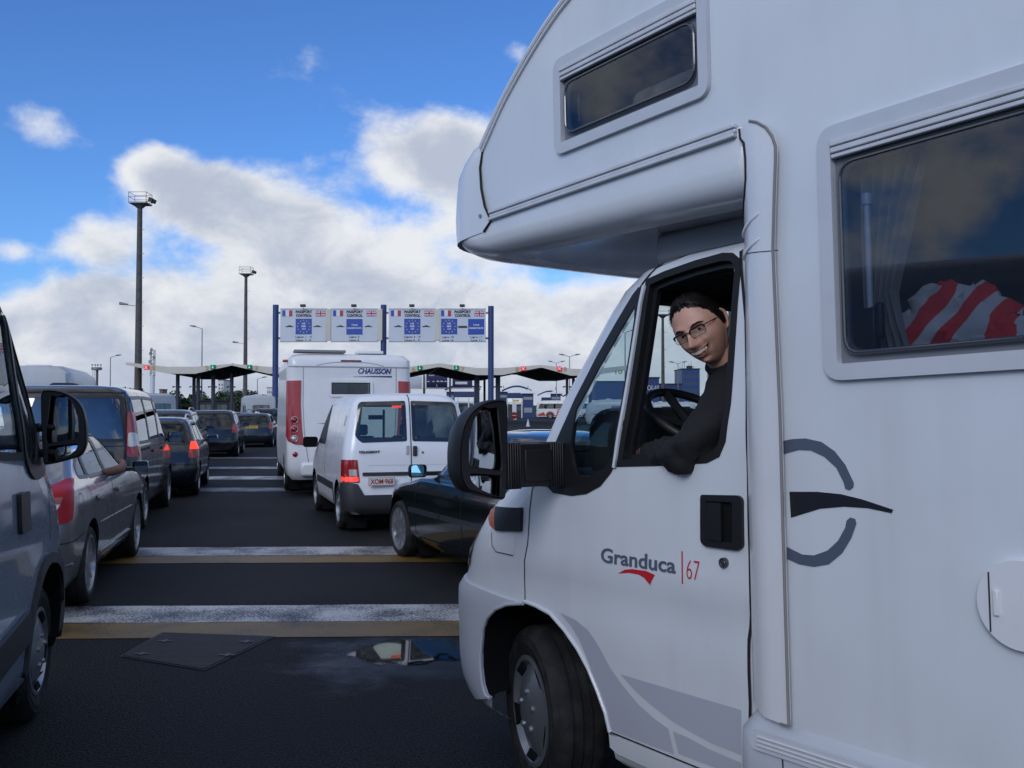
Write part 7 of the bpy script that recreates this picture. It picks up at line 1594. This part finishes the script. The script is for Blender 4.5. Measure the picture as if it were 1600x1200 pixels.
    def stripe(y0, y1, m, z, x0=-9, x1=9, nm='road_marking', sk=0.0):
        a = ground(450, y0).y; c = ground(450, y1).y; vs = []; n = 60
        for i in range(n + 1):
            x = x0 + (x1 - x0) * i / n; vs += [(x, a + sk * x + rnd.uniform(-.008, .008), z), (x, c + sk * x + rnd.uniform(-.008, .008), z)]
        o = MB().add(vs, [(2 * i, 2 * i + 2, 2 * i + 3, 2 * i + 1) for i in range(n)]).build(nm, m, smooth=False); o['kind'] = 'structure'
    stripe(944, 969.5, wm, .004, sk=.03); stripe(970, 994, ym, .004, sk=.03)
    stripe(853.5, 866.5, wm, .004, -9, 9, sk=.03); stripe(867, 878, ym, .004, sk=.03)
    stripe(761.5, 767.5, dirt, .004, -12, 12, sk=.02); stripe(743.5, 748.5, wm, .004, -14, 14, sk=.03); stripe(728.8, 731.8, wm, .004, -16, 16, sk=.03)
    stripe(714, 716, dirt, .004, -18, 18, sk=.03)
    # puddle
    pm = mat('water', (.004, .005, .006), .025, spec=.5); nt = pm.node_tree; L = nt.links; tc = nt.nodes.new('ShaderNodeTexCoord'); bs = nt.nodes['Principled BSDF']; out = [n for n in nt.nodes if n.type == 'OUTPUT_MATERIAL'][0]
    c0 = ground(643, 1019); rx, ry = .40, .36
    mp = nt.nodes.new('ShaderNodeMapping'); mp.inputs['Location'].default_value = (-c0.x / rx, -c0.y / ry, 0); mp.inputs['Scale'].default_value = (1 / rx, 1 / ry, 1); L.new(tc.outputs['Object'], mp.inputs[0])
    le = nt.nodes.new('ShaderNodeVectorMath'); le.operation = 'LENGTH'; L.new(mp.outputs[0], le.inputs[0])
    n1 = nt.nodes.new('ShaderNodeTexNoise'); n1.inputs['Scale'].default_value = 5; n1.inputs['Detail'].default_value = 3; L.new(tc.outputs['Object'], n1.inputs[0])
    n2 = nt.nodes.new('ShaderNodeTexNoise'); n2.inputs['Scale'].default_value = 90; n2.inputs['Detail'].default_value = 2; L.new(tc.outputs['Object'], n2.inputs[0])
    m1 = nt.nodes.new('ShaderNodeMath'); m1.operation = 'MULTIPLY_ADD'; m1.inputs[1].default_value = 1.1; L.new(n1.outputs[0], m1.inputs[0]); L.new(le.outputs['Value'], m1.inputs[2])
    m2 = nt.nodes.new('ShaderNodeMath'); m2.operation = 'MULTIPLY_ADD'; m2.inputs[1].default_value = .55; L.new(n2.outputs[0], m2.inputs[0]); L.new(m1.outputs[0], m2.inputs[2])
    r = nt.nodes.new('ShaderNodeMapRange'); r.interpolation_type = 'SMOOTHSTEP'; r.inputs[1].default_value = 1.62; r.inputs[2].default_value = 1.78; r.inputs[3].default_value = 1; r.inputs[4].default_value = 0; L.new(m2.outputs[0], r.inputs[0])
    tb = nt.nodes.new('ShaderNodeBsdfTransparent'); ms = nt.nodes.new('ShaderNodeMixShader'); L.new(r.outputs[0], ms.inputs[0]); L.new(tb.outputs[0], ms.inputs[1]); L.new(bs.outputs[0], ms.inputs[2]); L.new(ms.outputs[0], out.inputs[0])
    Q = [(c0.x + .62 * math.cos(t * math.pi / 20), c0.y + .55 * math.sin(t * math.pi / 20)) for t in range(40)]
    o = patch('puddle', Q, lambda a, b: Vector((a, b, .0045)), pm, None, [], 0); o['kind'] = 'structure'
    # manhole cover plate
    mm = mat('tread_plate', (.022, .018, .013), .6, .3, spec=.4); nt = mm.node_tree; tc = nt.nodes.new('ShaderNodeTexCoord')
    w = nt.nodes.new('ShaderNodeTexVoronoi'); w.inputs['Scale'].default_value = 32; w.inputs['Randomness'].default_value = .15; nt.links.new(tc.outputs['Object'], w.inputs[0])
    bp = nt.nodes.new('ShaderNodeBump'); bp.inputs['Strength'].default_value = 1; bp.inputs['Distance'].default_value = .01; nt.links.new(w.outputs[0], bp.inputs['Height']); nt.links.new(bp.outputs[0], nt.nodes['Principled BSDF'].inputs['Normal'])
    c = [ground(*p) for p in ((192, 1026), (255, 990), (425, 996), (318, 1047))]
    q = MB(); cc = sum(c, Vector()) / 4
    e = empty('manhole_cover', (cc.x, cc.y, 0), label='worn patterned steel access cover set in the asphalt at lower left', cat='manhole cover')
    ov = [(p.x - cc.x, p.y - cc.y) for p in c]
    patch('cover_plate', ov, lambda a, b: Vector((a, b, .009)), mm, e, [], 0, thick=.008)
    MB().add([(a * s, b * s, .006 if s < 1.01 else .005) for s in (1.0, 1.05) for a, b in ov], [(i, (i + 1) % 4, (i + 1) % 4 + 4, i + 4) for i in range(4)]).build('cover_rim', mat('rim_steel', (.022, .02, .018), .5, .6), e)
    for p in ((258, 1004), (222, 1024), (385, 1005), (355, 1026)):
        g_ = ground(*p); MB().box((g_.x - cc.x, g_.y - cc.y, .012), (.10, .02, .004)).box((g_.x - cc.x, g_.y - cc.y, .0125), (.02, .07, .004)).build('lifting_eye', mat('worn_steel', (.10, .10, .11), .5, .4), e)
build_ground()
